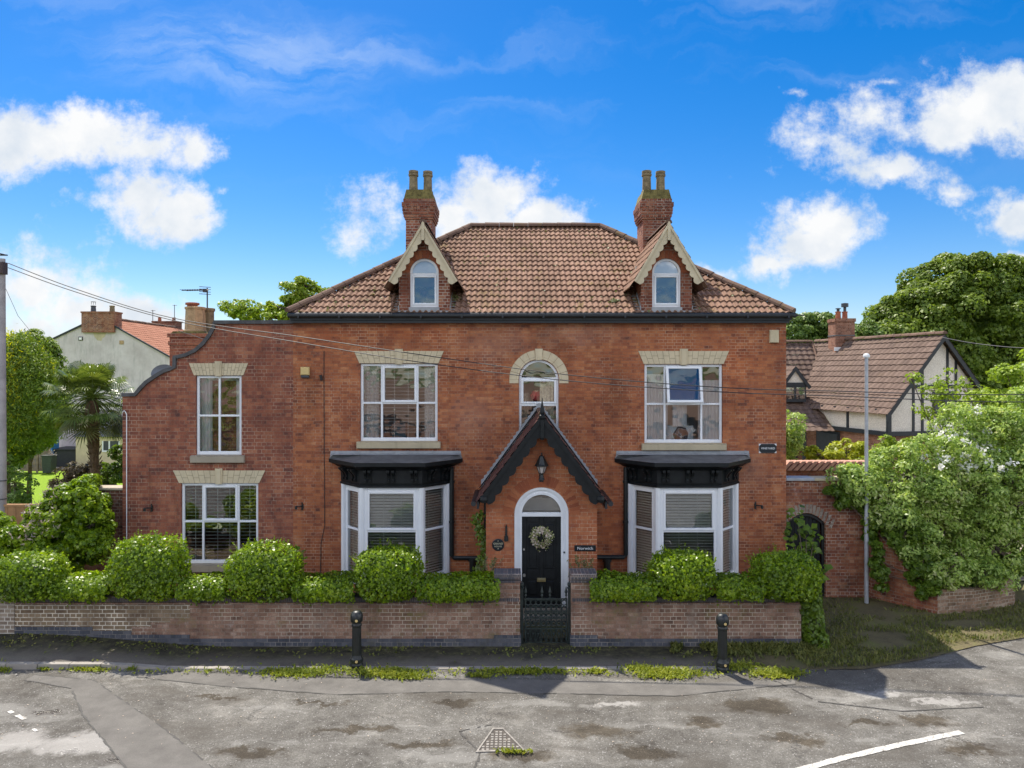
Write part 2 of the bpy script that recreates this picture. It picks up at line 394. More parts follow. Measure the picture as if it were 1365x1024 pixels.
def leaf_mat(name, stops, rough=0.45, trans=0.35, spec=0.5, tint=(1.0, 1.0, .5)):
    m, T = new_mat(name)
    g = T.n('ShaderNodeNewGeometry')
    pos = g.outputs['Position']
    ns = T.noise(pos, 1.3, 3, .6).outputs[0]
    f = T.m('ADD', T.m('MULTIPLY', g.outputs['Random Per Island'], .7), T.m('MULTIPLY', T.m('SUBTRACT', ns, .5), 1.1))
    f = T.m('ADD', f, 0.15)
    col = T.ramp(f, stops)
    b = T.n('ShaderNodeBsdfPrincipled', {'Base Color': col, 'Roughness': rough, 'Specular IOR Level': spec})
    tl = T.n('ShaderNodeBsdfTranslucent', {'Color': T.mix(1.0, col, tint, 'MULTIPLY')})
    mx = T.n('ShaderNodeMixShader', {0: trans, 1: b.outputs[0], 2: tl.outputs[0]})
    T.n('ShaderNodeOutputMaterial', {'Surface': mx.outputs[0]})
    return m


M['ivy'] = leaf_mat('ivy_leaf', [(0, (0.084, 0.158, 0.009)), (0.45, (0.182, 0.296, 0.012)), (0.8, (0.307, 0.435, 0.015)), (1, (0.42, 0.529, 0.033))], .34, .5)
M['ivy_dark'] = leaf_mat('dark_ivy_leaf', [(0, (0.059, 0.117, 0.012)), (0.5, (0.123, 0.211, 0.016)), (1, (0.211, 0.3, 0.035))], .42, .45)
M['shrub'] = leaf_mat('silver_green_leaf', [(0, (0.139, 0.228, 0.037)), (0.4, (0.306, 0.441, 0.086)), (0.75, (0.501, 0.627, 0.161)), (1, (0.627, 0.627, 0.335))], .42, .45)
M['lime'] = leaf_mat('lime_leaf', [(0, (0.176, 0.264, 0.02)), (0.5, (0.286, 0.407, 0.033)), (1, (0.418, 0.528, 0.066))], .5, .45)
M['gold'] = leaf_mat('golden_leaf', [(0, (.28, .34, .012)), (.5, (.42, .46, .018)), (1, (.55, .55, .03))], .5, .4)
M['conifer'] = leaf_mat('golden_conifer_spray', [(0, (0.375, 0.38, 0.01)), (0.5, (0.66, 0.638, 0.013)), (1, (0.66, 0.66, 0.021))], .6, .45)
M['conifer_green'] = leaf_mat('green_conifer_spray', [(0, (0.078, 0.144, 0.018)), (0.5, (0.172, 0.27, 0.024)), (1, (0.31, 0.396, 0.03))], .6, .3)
M['tree'] = leaf_mat('broadleaf_tree_leaf', [(0, (0.094, 0.152, 0.018)), (0.5, (0.18, 0.262, 0.027)), (1, (0.294, 0.373, 0.05))], .5, .45)
M['tree_dark'] = leaf_mat('dark_tree_leaf', [(0, (0.072, 0.128, 0.024)), (0.5, (0.144, 0.232, 0.035)), (1, (0.256, 0.352, 0.064))], .5, .3)
M['palm'] = leaf_mat('palm_leaf', [(0, (0.055, 0.09, 0.018)), (0.5, (0.119, 0.174, 0.033)), (1, (0.217, 0.264, 0.059))], .30, .4)
M['palm_dead'] = leaf_mat('dry_palm_leaf', [(0, (0.048, 0.062, 0.019)), (0.5, (0.096, 0.11, 0.029)), (1, (0.173, 0.177, 0.048))], .7, .25)
M['grass'] = leaf_mat('grass_blade', [(0, (.12, .17, .012)), (.5, (.26, .31, .02)), (1, (.42, .43, .05))], .6, .4)
M['verge'] = leaf_mat('rough_grass_blade', [(0, (0.072, 0.09, 0.018)), (0.5, (0.136, 0.158, 0.029)), (1, (0.256, 0.24, 0.065))], .7, .3)
M['olive_leaf'] = leaf_mat('grey_green_leaf', [(0, (0.09, 0.105, 0.036)), (0.5, (0.165, 0.188, 0.066)), (1, (0.3, 0.285, 0.108))], .6, .3)
M['wreath_leaf'] = leaf_mat('wreath_leaf', [(0, (.16, .19, .05)), (.5, (.30, .32, .12)), (.8, (.42, .42, .25)), (1, (.50, .52, .42))], .6, .2)
M['purple_leaf'] = leaf_mat('bronze_leaf', [(0, (.06, .045, .03)), (.5, (.10, .075, .04)), (1, (.16, .12, .05))], .6, .3)
M['flower_white'] = leaf_mat('white_flower', [(0, (.70, .70, .62)), (1, (.85, .85, .80))], .6, .3, tint=(1, 1, 1))
M['flower_pink'] = leaf_mat('pink_cream_flower', [(0, (.60, .42, .38)), (.5, (.72, .62, .52)), (1, (.80, .76, .66))], .7, .2, tint=(1, 1, 1))
M['dry_flower'] = leaf_mat('dried_flower_head', [(0, (.30, .24, .18)), (1, (.50, .42, .34))], .8, .2, tint=(1, 1, 1))


# ------------------------------------------------------------------ mesh builder
ORIGIN = {}


class MB:
    def __init__(self):
        self.v, self.f, self.mi, self.uv = [], [], [], []

    def face(self, idx, mi=0, uv=None):
        self.f.append(tuple(idx)); self.mi.append(mi); self.uv.append(uv)

    def poly(self, pts, mi=0, uv=None):
        b = len(self.v)
        self.v.extend(tuple(p) for p in pts)
        self.face(range(b, b + len(pts)), mi, uv)

    def box(self, x0, x1, y0, y1, z0, z1, mi=0, faces='xXyYzZ'):
        if x0 > x1: x0, x1 = x1, x0
        if y0 > y1: y0, y1 = y1, y0
        if z0 > z1: z0, z1 = z1, z0
        b = len(self.v)
        self.v += [(x0, y0, z0), (x1, y0, z0), (x1, y1, z0), (x0, y1, z0), (x0, y0, z1), (x1, y0, z1), (x1, y1, z1), (x0, y1, z1)]
        F = {'z': (3, 2, 1, 0), 'Z': (4, 5, 6, 7), 'y': (0, 1, 5, 4), 'Y': (2, 3, 7, 6), 'x': (3, 0, 4, 7), 'X': (1, 2, 6, 5)}
        for k in faces:
            self.face([b + i for i in F[k]], mi)

    def bbox(self, x0, x1, y0, y1, z0, z1, e=0.008, mi=0):
        """box with chamfered edges along its front (low y) face"""
        b = len(self.v)
        self.v += [(x0, y1, z0), (x1, y1, z0), (x1, y1, z1), (x0, y1, z1), (x0, y0 + e, z0), (x1, y0 + e, z0), (x1, y0 + e, z1), (x0, y0 + e, z1),
                   (x0 + e, y0, z0 + e), (x1 - e, y0, z0 + e), (x1 - e, y0, z1 - e), (x0 + e, y0, z1 - e)]
        for q in ((3, 2, 1, 0), (0, 1, 5, 4), (1, 2, 6, 5), (2, 3, 7, 6), (3, 0, 4, 7), (4, 5, 9, 8), (5, 6, 10, 9), (6, 7, 11, 10), (7, 4, 8, 11), (8, 9, 10, 11)):
            self.face([b + i for i in q], mi)

    def prism(self, pts, a, b, axis='y', mi=0, caps=True):
        """extrude a polygon given in the plane normal to axis from a to b"""
        def put(p, t):
            if axis == 'y': return (p[0], t, p[1])
            if axis == 'x': return (t, p[0], p[1])
            return (p[0], p[1], t)
        n = len(pts)
        s = len(self.v)
        self.v += [put(p, a) for p in pts] + [put(p, b) for p in pts]
        for i in range(n):
            j = (i + 1) % n
            self.face((s + i, s + j, s + n + j, s + n + i), mi)
        if caps:
            self.face([s + i for i in range(n)][::-1], mi)
            self.face([s + n + i for i in range(n)], mi)

    def tube(self, path, r, n=8, mi=0, cap=True):
        path = [Vector(p) for p in path]
        rs = r if isinstance(r, (list, tuple)) else [r] * len(path)
        s = len(self.v)
        prev = None
        for i, p in enumerate(path):
            t = (path[min(i + 1, len(path) - 1)] - path[max(i - 1, 0)])
            t = t.normalized() if t.length > 1e-9 else Vector((0, 0, 1))
            if prev is None:
                a = Vector((0, 0, 1)) if abs(t.z) < 0.9 else Vector((1, 0, 0))
                a = (a - t * a.dot(t)).normalized()
            else:
                a = prev - t * prev.dot(t)
                a = a.normalized() if a.length > 1e-6 else Vector((1, 0, 0))
            prev = a
            b = t.cross(a)
            for k in range(n):
                w = 2 * math.pi * k / n
                self.v.append(tuple(p + (a * math.cos(w) + b * math.sin(w)) * rs[i]))
        for i in range(len(path) - 1):
            for k in range(n):
                l = (k + 1) % n
                self.face((s + i * n + k, s + i * n + l, s + (i + 1) * n + l, s + (i + 1) * n + k), mi)
        if cap:
            self.face([s + k for k in range(n)][::-1], mi)
            e = s + (len(path) - 1) * n
            self.face([e + k for k in range(n)], mi)

    def lathe(self, prof, c, n=20, mi=0, sq=False, rot=0.0):
        """profile of (radius, z) about a vertical axis at c"""
        s = len(self.v)
        for (r, z) in prof:
            for k in range(n):
                w = 2 * math.pi * k / n + rot
                self.v.append((c[0] + r * math.cos(w), c[1] + r * math.sin(w), c[2] + z))
        for i in range(len(prof) - 1):
            for k in range(n):
                l = (k + 1) % n
                self.face((s + i * n + k, s + i * n + l, s + (i + 1) * n + l, s + (i + 1) * n + k), mi)
        self.face([s + k for k in range(n)][::-1], mi)
        e = s + (len(prof) - 1) * n
        self.face([e + k for k in range(n)], mi)

    def build(self, name, mats, parent=None, base=None, smooth=False):
        me = bpy.data.meshes.new(name)
        o = bpy.data.objects.new(name, me)
        COL.objects.link(o)
        if parent is not None:
            o.parent = parent
            org = ORIGIN[parent.name]
        else:
            org = Vector(base) if base is not None else Vector((0, 0, 0))
            o.location = org
        ORIGIN[o.name] = org
        me.from_pydata([(p[0] - org.x, p[1] - org.y, p[2] - org.z) for p in self.v], [], self.f)
        for mm in (mats if isinstance(mats, (list, tuple)) else [mats]):
            me.materials.append(M[mm] if isinstance(mm, str) else mm)
        me.polygons.foreach_set('material_index', self.mi)
        if any(u is not None for u in self.uv):
            ul = me.uv_layers.new(name='UVMap')
            flat = []
            for f, u in zip(self.f, self.uv):
                flat += [c for q in (u if u is not None else [(0, 0)] * len(f)) for c in q]
            ul.data.foreach_set('uv', flat)
        if smooth:
            me.polygons.foreach_set('use_smooth', [True] * len(self.f))
        me.update()
        return o


def thing(name, label, cat, loc=(0, 0, 0), group=None):
    o = bpy.data.objects.new(name, None)
    o.empty_display_size = 0.3
    COL.objects.link(o)
    o.location = loc
    ORIGIN[o.name] = Vector(loc)
    return tag(o, label, cat, group)


def tag(o, label, cat, group=None):
    o['label'] = label
    o['category'] = cat
    if group:
        o['group'] = group
    return o


def structure(o):
    o['kind'] = 'structure'
    return o


def stuff(o, label, cat):
    o['kind'] = 'stuff'
    return tag(o, label, cat)


def quads_object(name, V4, mat, parent=None, base=None, extra=None):
    """V4: (n,4,3) leaf quads; extra: (n2,4,3) quads with the second material"""
    n1 = len(V4)
    mats = [mat] if not isinstance(mat, (list, tuple)) else list(mat)
    A = V4 if extra is None else np.concatenate([V4, extra])
    n = len(A)
    org = ORIGIN[parent.name] if parent is not None else Vector(base if base is not None else (0, 0, 0))
    co = (A.reshape(-1, 3) - np.array(org)[None, :]).astype(np.float32)
    me = bpy.data.meshes.new(name)
    me.vertices.add(4 * n)
    me.vertices.foreach_set('co', co.ravel())
    me.loops.add(4 * n)
    me.loops.foreach_set('vertex_index', np.arange(4 * n, dtype=np.int32))
    me.polygons.add(n)
    me.polygons.foreach_set('loop_start', np.arange(0, 4 * n, 4, dtype=np.int32))
    for mm in mats:
        me.materials.append(M[mm])
    mi = np.zeros(n, dtype=np.int32)
    mi[n1:] = 1
    me.polygons.foreach_set('material_index', mi)
    me.update(calc_edges=True)
    o = bpy.data.objects.new(name, me)
    COL.objects.link(o)
    if parent is not None:
        o.parent = parent
    else:
        o.location = org
    ORIGIN[o.name] = org
    return o


RNG = np.random.default_rng(11)
random.seed(5)


def unit(a):
    return a / np.maximum(np.linalg.norm(a, axis=1, keepdims=True), 1e-9)


def leaf_quads(P, N, size, droop=0.5, asp=0.75, fold=0.12, jit=0.5):
    n = len(P)
    N = unit(N + RNG.normal(0, jit, (n, 3)))
    Tn = RNG.normal(0, 1, (n, 3)) + np.array([0, 0, -2.0 * droop])
    Tn = unit(Tn - (Tn * N).sum(1, keepdims=True) * N)
    S = np.cross(N, Tn)
    s = np.asarray(size).reshape(-1, 1) * np.ones((n, 1))
    base = P - Tn * s * .5
    tip = P + Tn * s * .5
    l = P - S * s * asp * .5 + N * s * fold - Tn * s * .12
    r = P + S * s * asp * .5 + N * s * fold - Tn * s * .12
    return np.stack([base, r, tip, l], 1)


def sphere_dirs(n):
    return unit(RNG.normal(0, 1, (n, 3)))


def vnoise(P, sc, seed):
    """cheap smooth noise from a few sines"""
    r = np.random.default_rng(seed)
    a = np.zeros(len(P))
    for k in range(7):
        w = r.normal(0, 1, 3) * sc * (1 + .5 * k)
        a += np.sin(P @ w + r.uniform(0, 6.28)) / (1 + .45 * k)
    return a / 3.2


# ------------------------------------------------------------------ ground, road, pavement
def sheet(name, xs, ys, zf, mat, uvs=False):
    b = MB()
    nx, ny = len(xs), len(ys)
    for yv in ys:
        for xv in xs:
            b.v.append((xv, yv, zf(xv, yv)))
    for j in range(ny - 1):
        for i in range(nx - 1):
            b.face((j * nx + i, j * nx + i + 1, (j + 1) * nx + i + 1, (j + 1) * nx + i))
    o = b.build(name, mat, smooth=True)
    return structure(o)


def lin(a, b, n): return [a + (b - a) * i / (n - 1) for i in range(n)]


m, T = new_mat('field_ground')
pos = T.n('ShaderNodeNewGeometry').outputs['Position']
a = T.noise(pos, 0.08, 5).outputs[0]
c = T.ramp(a, [(0.3, (.05, .075, .018)), (0.7, (.10, .12, .03))])
finish(T, c, 0.95, spec=.1)
M['field'] = m

m, T = new_mat('old_asphalt')
pos = T.n('ShaderNodeNewGeometry').outputs['Position']
n1 = T.noise(pos, 0.55, 6, .62).outputs[0]
n2 = T.noise(pos, 3.4, 8, .74).outputs[0]
n3 = T.noise(pos, 34, 5, .85).outputs[0]
vv = T.n('ShaderNodeTexVoronoi', {'Vector': pos, 'Scale': 60.0})
c = T.ramp(T.m('ADD', T.m('MULTIPLY', n1, .55), T.m('MULTIPLY', n2, .45)), [(0.34, (.048, .042, .035)), (0.43, (.105, .098, .086)), (0.54, (.165, .157, .140)), (.66, (.275, .261, .232))])
c = T.mix(T.smap(n3, .42, .60, 0, .75), c, T.mix(1.0, c, (.50, .49, .47), 'MULTIPLY'))
c = T.mix(T.smap(vv.outputs['Color'], .80, .95, 0, .55), c, (.42, .41, .39))
# worn bands swept along the road
band = T.noise(T.vm('MULTIPLY', T.vm('ADD', pos, T.n('ShaderNodeVectorMath', {0: T.noise(pos, .6, 3).outputs['Color'], 'Scale': 1.4}, operation='SCALE').outputs[0]), (.28, 1.5, 1)), 1.0, 5, .6).outputs[0]
c = T.mix(T.smap(band, .50, .64, 0, .6), c, (.075, .066, .054))
c = T.mix(T.smap(band, .46, .36, 0, .4), c, (.28, .272, .25))


def stain(T, c, pos, items, colr, strength, warp_amt=.5, soft=(.95, .40), sc=1.9, mult=False):
    wv = T.noise(pos, sc, 6, .72).outputs['Color']
    pw = T.vm('ADD', pos, T.n('ShaderNodeVectorMath', {0: T.vm('SUBTRACT', wv, (.5, .5, .5)), 'Scale': warp_amt * 2}, operation='SCALE').outputs[0])
    acc = None
    for (sx, sy, rx, ry) in items:
        d = T.vm('MULTIPLY', T.vm('SUBTRACT', pw, (sx, sy, 0)), (1 / rx, 1 / ry, 0))
        f_ = T.smap(T.vm('LENGTH', d), soft[0], soft[1])
        acc = f_ if acc is None else T.m('MAXIMUM', acc, f_)
    if mult:
        colr = T.mix(1.0, c, colr, 'MULTIPLY')
    return T.mix(T.m('MULTIPLY', acc, strength), c, colr), acc


def G(px, py):
    """where a photo pixel on the flat ground lies"""
    d = FOC * CAM_Z / (py - 497)
    return X(px, d), Y(d)


c, _ = stain(T, c, pos, [(*G(470, 972), 1.1, .16), (*G(560, 992), .8, .2), (*G(860, 1003), .7, .25), (*G(1060, 985), .7, .22), (*G(1150, 962), .6, .13), (*G(330, 1003), .7, .18), (*G(290, 930), .7, .10), (*G(420, 935), .8, .09), (*G(1300, 1000), .7, .2), (*G(800, 975), .75, .42), (*G(1010, 940), .95, .35), (*G(690, 1010), .8, .22), (*G(610, 935), .6, .22), (*G(935, 962), .5, .3), (*G(1240, 960), .5, .3)], (.42, .36, .28), .95, .6, mult=True)
c, wet = stain(T, c, pos, [(*G(62, 948), .5, .13), (*G(165, 1012), .5, .16), (*G(95, 1000), .35, .12)], (.035, .028, .022), .92, .3)
c, _ = stain(T, c, pos, [(*G(120, 990), 1.1, .45), (*G(15, 990), .8, .5), (*G(830, 940), .6, .14), (*G(1180, 925), .6, .12), (*G(1250, 935), .8, .12)], (.37, .355, .33), .6, .6)
vd = T.n('ShaderNodeTexVoronoi', {'Vector': T.vm('ADD', pos, T.n('ShaderNodeVectorMath', {0: T.noise(pos, 1.1, 5, .7).outputs['Color'], 'Scale': 1.3}, operation='SCALE').outputs[0]), 'Scale': .42}, feature='DISTANCE_TO_EDGE').outputs['Distance']
c = T.mix(T.m('MULTIPLY', T.smap(vd, .010, .003, 0, .6), T.smap(n1, .50, .60)), c, (.035, .032, .030))
rgh = T.m('SUBTRACT', .92, T.m('MULTIPLY', wet, .72))
hb = T.m('ADD', T.m('MULTIPLY', vv.outputs['Distance'], .6), T.m('MULTIPLY', n3, .6))
finish(T, c, rgh, hb, .7, .012, spec=.35)
M['asphalt'] = m

m, T = new_mat('smooth_asphalt_patch')
pos = T.n('ShaderNodeNewGeometry').outputs['Position']
n2 = T.noise(pos, 2.2, 5, .65).outputs[0]
n3 = T.noise(pos, 55, 4, .8).outputs[0]
c = T.ramp(n2, [(.3, (.105, .098, .088)), (.7, (.175, .165, .148))])
c = T.mix(T.smap(n3, .42, .62, 0, .4), c, (.075, .072, .07))
finish(T, c, .92, n3, .5, .008, spec=.3)
M['asphalt_patch'] = m

m, T = new_mat('pavement_tarmac')
pos = T.n('ShaderNodeNewGeometry').outputs['Position']
py_ = T.n('ShaderNodeSeparateXYZ', {0: pos}).outputs[1]
n1 = T.noise(pos, 1.1, 6, .68).outputs[0]
n3 = T.noise(pos, 48, 4, .8).outputs[0]
c = T.ramp(n1, [(.3, (.075, .064, .050)), (.48, (.15, .132, .108)), (.7, (.24, .215, .18))])
c = T.mix(T.smap(n3, .40, .62, 0, .4), c, (.08, .072, .062))
# moss and soil at the wall foot, with the house shadow deepened in the colour
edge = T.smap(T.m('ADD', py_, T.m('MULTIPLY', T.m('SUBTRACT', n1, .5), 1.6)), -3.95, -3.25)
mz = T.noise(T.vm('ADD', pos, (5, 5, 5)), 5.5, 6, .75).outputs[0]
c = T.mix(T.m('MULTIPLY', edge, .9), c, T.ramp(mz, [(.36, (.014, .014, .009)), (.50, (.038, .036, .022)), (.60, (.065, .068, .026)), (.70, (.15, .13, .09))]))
finish(T, c, .95, n3, .6, .01, spec=.25)
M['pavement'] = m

m, T = new_mat('verge_soil')
pos = T.n('ShaderNodeNewGeometry').outputs['Position']
n1 = T.noise(pos, 1.3, 6, .68).outputs[0]
n3 = T.noise(pos, 22, 5, .75).outputs[0]
c = T.ramp(T.m('ADD', T.m('MULTIPLY', n1, .6), T.m('MULTIPLY', n3, .4)), [(.3, (.075, .062, .040)), (.5, (.14, .12, .065)), (.62, (.13, .14, .045)), (.8, (.28, .24, .16))])
finish(T, c, .95, n3, .7, .03, spec=.15)
M['soil'] = m

m, T = new_mat('mown_lawn')
pos = T.n('ShaderNodeNewGeometry').outputs['Position']
n3 = T.noise(pos, 9, 6, .75).outputs[0]
c = T.ramp(n3, [(.3, (.13, .23, .012)), (.7, (.23, .34, .02))])
finish(T, c, .9, n3, .7, .03, spec=.15)
M['lawn'] = m

m, T = new_mat('gravel')
pos = T.n('ShaderNodeNewGeometry').outputs['Position']
v = T.n('ShaderNodeTexVoronoi', {'Vector': pos, 'Scale': 18.0})
c = T.ramp(v.outputs['Color'], [(.1, (.22, .18, .14)), (.9, (.50, .44, .36))])
finish(T, c, .95, v.outputs['Distance'], .7, .03, spec=.2)
M['gravel'] = m

m, T = new_mat('worn_road_paint')
pos = T.n('ShaderNodeNewGeometry').outputs['Position']
n1 = T.noise(pos, 7, 6, .75).outputs[0]
vd = T.n('ShaderNodeTexVoronoi', {'Vector': pos, 'Scale': 7.0}, feature='DISTANCE_TO_EDGE').outputs['Distance']
c = T.ramp(n1, [(.28, (.20, .19, .17)), (.40, (.44, .42, .38)), (.6, (.60, .58, .53))])
c = T.mix(T.smap(vd, .05, .01, 0, .8), c, (.22, .21, .19))
finish(T, c, .8, n1, .3, .004)
M['road_paint'] = m

structure(sheet('ground', [-2500, -60, -30, 0, 30, 60, 2500], [-2500, -60, -30, 0, 30, 60, 2500], lambda x, y: -.045, 'field'))
structure(sheet('road', lin(-40, 40, 41), lin(-32, -1.2, 15), lambda x, y: -.004 - .0, 'asphalt'))


def wall_rise(x):
    t = min(1.0, max(0.0, (-5.6 - x) / 4.6))
    return .27 * t * t * (3 - 2 * t)


def kerb_z(x):
    t = min(1.0, max(0.0, (-6.6 - x) / 1.1))
    return .006 + .085 * t


def pav_z(x, y):
    t = min(1.0, max(0.0, (y + 3.98) / 1.0))
    return kerb_z(x) * (1 - t) + max(wall_rise(x), kerb_z(x)) * t


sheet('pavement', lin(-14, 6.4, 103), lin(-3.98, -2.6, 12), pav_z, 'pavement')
b = MB()
xs = lin(-14, 6.1, 34)
for i in range(33):      # the raised kerb stones on the left, sinking into the road
    xa, xb = xs[i] + .006, xs[i + 1] - .006
    za, zb = kerb_z(xa) + .004, kerb_z(xb) + .004
    b.poly([(xa, -4.10, -.03), (xb, -4.10, -.03), (xb, -4.09, zb), (xa, -4.09, za)])
    b.poly([(xa, -4.09, za), (xb, -4.09, zb), (xb, -3.97, zb), (xa, -3.97, za)])
structure(b.build('kerb', stone('kerb_stone', (.31, .285, .25))))
sheet('garden_soil', lin(-12.5, 7.5, 12), lin(-2.62, 0.0, 4), lambda x, y: .05, 'soil')
b = MB()
vp = [G(1078, 893), G(1150, 893), G(1230, 880), G(1300, 862), G(1400, 845), G(1500, 838)]
vp = [(vp[0][0] - 1.2, -4.05)] + vp
for i in range(len(vp) - 1):
    (xa, ya), (xb, yb) = vp[i], vp[i + 1]
    for k in range(6):
        t0, t1 = k / 6, (k + 1) / 6
        hz = lambda t: .015 + .10 * t
        ea, eb = ya + (1.6 - ya) * t0, ya + (1.6 - ya) * t1
        fa, fb = yb + (1.6 - yb) * t0, yb + (1.6 - yb) * t1
        b.poly([(xa, ea, hz(t0)), (xb, fa, hz(t0)), (xb, fb, hz(t1)), (xa, eb, hz(t1))])
structure(b.build('verge', 'soil', smooth=True))
sheet('lawn', lin(-60, -9, 10), lin(1.2, 24.6, 8), lambda x, y: .02, 'lawn')
sheet('side_drive', lin(7.2, 40, 8), lin(1.7, 14, 8), lambda x, y: .03, 'gravel')
sheet('back_yard', lin(-40, -9.8, 8), lin(24.0, 40, 8), lambda x, y: .05, 'gravel')

# repaired trench strip across the road, bottom left
b = MB()
cl = [(G(40, 903), .12), (G(110, 912), .2), (G(140, 945), .33), (G(185, 985), .40), (G(235, 1035), .45), (G(290, 1110), .5), (G(330, 1200), .5)]
cl = [(Vector((p[0], p[1], 0)), w) for p, w in cl]
L_, R_ = [], []
for i, (p, w) in enumerate(cl):
    t = (cl[min(i + 1, len(cl) - 1)][0] - cl[max(i - 1, 0)][0]).normalized()
    nn = Vector((-t.y, t.x, 0))
    L_.append(p + nn * w * 1.0)
    R_.append(p - nn * w * 1.0)
for i in range(len(cl) - 1):
    b.poly([(L_[i].x, L_[i].y, .0), (L_[i + 1].x, L_[i + 1].y, .0), (R_[i + 1].x, R_[i + 1].y, .0), (R_[i].x, R_[i].y, .0)])
structure(b.build('road_patch', 'asphalt_patch'))
# smooth strip of newer tarmac along the kerb
b = MB()
top = [G(180, 893), G(300, 898), G(450, 905), G(600, 904), G(760, 907), G(900, 912), G(1060, 905)]
bot = [G(185, 903), G(300, 915), G(450, 926), G(600, 922), G(760, 925), G(900, 928), G(1060, 912)]
for i in range(6):
    b.poly([(*top[i], .0), (*top[i + 1], .0), (*bot[i + 1], .0), (*bot[i], .0)])
structure(b.build('road_edge_patch', 'asphalt_patch'))


b = MB()
rs_ = random.Random(8)
for line in ([(p.x, p.y) for p in L_], [(p.x, p.y) for p in R_], bot, [G(620, 1060), G(640, 1004), G(612, 975), G(655, 966)], [G(1030, 906), G(1090, 935), G(1200, 948), G(1365, 940)]):
    for i in range(len(line) - 1):
        n_ = 9
        for k in range(n_):
            if rs_.random() < .22: continue
            pa = Vector(line[i]).lerp(Vector(line[i + 1]), k / n_)
            pb = Vector(line[i]).lerp(Vector(line[i + 1]), (k + 1) / n_)
            w0, w1 = rs_.uniform(.006, .020), rs_.uniform(.006, .020)
            o0, o1 = rs_.uniform(-.012, .012), rs_.uniform(-.012, .012)
            tt = (pb - pa).normalized()
            nn = Vector((-tt.y, tt.x))
            q = [pa + nn * (o0 - w0), pb + nn * (o1 - w1), pb + nn * (o1 + w1), pa + nn * (o0 + w0)]
            b.poly([(v.x, v.y, .003) for v in q])
structure(b.build('tar_seam', plain('old_tar', (.045, .042, .038), .7, .3, 8)))


def road_line(pts, w, name='road_line', gaps=()):
    b = MB()
    r = random.Random(3)
    for i in range(len(pts) - 1):
        p, q = Vector((*pts[i], 0)), Vector((*pts[i + 1], 0))
        t = (q - p).normalized()
        nn = Vector((-t.y, t.x, 0))
        ln = (q - p).length
        k = max(1, int(ln / .12))
        for j in range(k):
            if (i, j) in gaps:
                continue
            a_, b_ = p + t * (ln * j / k), p + t * (ln * (j + .97) / k)
            e = [w / 2 + r.uniform(-.007, .007) for _ in range(4)]
            b.poly([(*(a_ - nn * e[0]).xy, .004), (*(b_ - nn * e[1]).xy, .004), (*(b_ + nn * e[2]).xy, .004), (*(a_ + nn * e[3]).xy, .004)])
    return structure(b.build(name, 'road_paint'))


road_line([G(1282, 976), G(1200, 993), G(1130, 1009), G(1060, 1028), G(980, 1052)], .115)
road_line([G(12, 948), G(38, 962)], .07, gaps=((0, 1), (0, 4)))
road_line([G(44, 972), G(49, 975)], .05)


# ------------------------------------------------------------------ generic building pieces
def strip_wall(b, x0, x1, zbot, topf, openings, y, reveal=.12, extra=(), mi=0):
    """front sheet of a wall between x0 and x1 in the plane y, openings: (x0, x1, zb, zt function)"""
    xs = set([x0, x1]) | set(extra)
    for (a, c_, zb, zt) in openings:
        xs |= {a, c_}
    xs = sorted(x for x in xs if x0 - 1e-6 <= x <= x1 + 1e-6)
    e = 1e-5
    for i in range(len(xs) - 1):
        xa, xb = xs[i], xs[i + 1]
        if xb - xa < 1e-6:
            continue
        lo = (zbot, zbot)
        for (a, c_, zb, zt) in sorted([o for o in openings if o[0] <= xa + e and o[1] >= xb - e], key=lambda o: o[2]):
            b.poly([(xa, y, lo[0]), (xb, y, lo[1]), (xb, y, zb), (xa, y, zb)], mi)
            za, zc = zt(xa + e), zt(xb - e)
            b.poly([(xa, y, za), (xb, y, zc), (xb, y + reveal, zc), (xa, y + reveal, za)], mi)
            b.poly([(xa, y, zb), (xb, y, zb), (xb, y + reveal, zb), (xa, y + reveal, zb)], mi)
            lo = (za, zc)
        b.poly([(xa, y, lo[0]), (xb, y, lo[1]), (xb, y, topf(xb - e)), (xa, y, topf(xa + e))], mi)
    for (a, c_, zb, zt) in openings:
        for xx, s in ((a, e), (c_, -e)):
            b.poly([(xx, y, zb), (xx, y + reveal, zb), (xx, y + reveal, zt(xx + s)), (xx, y, zt(xx + s))], mi)


def arch_top(cx, r, spring):
    return lambda x: spring + math.sqrt(max(0.0, r * r - (x - cx) ** 2))


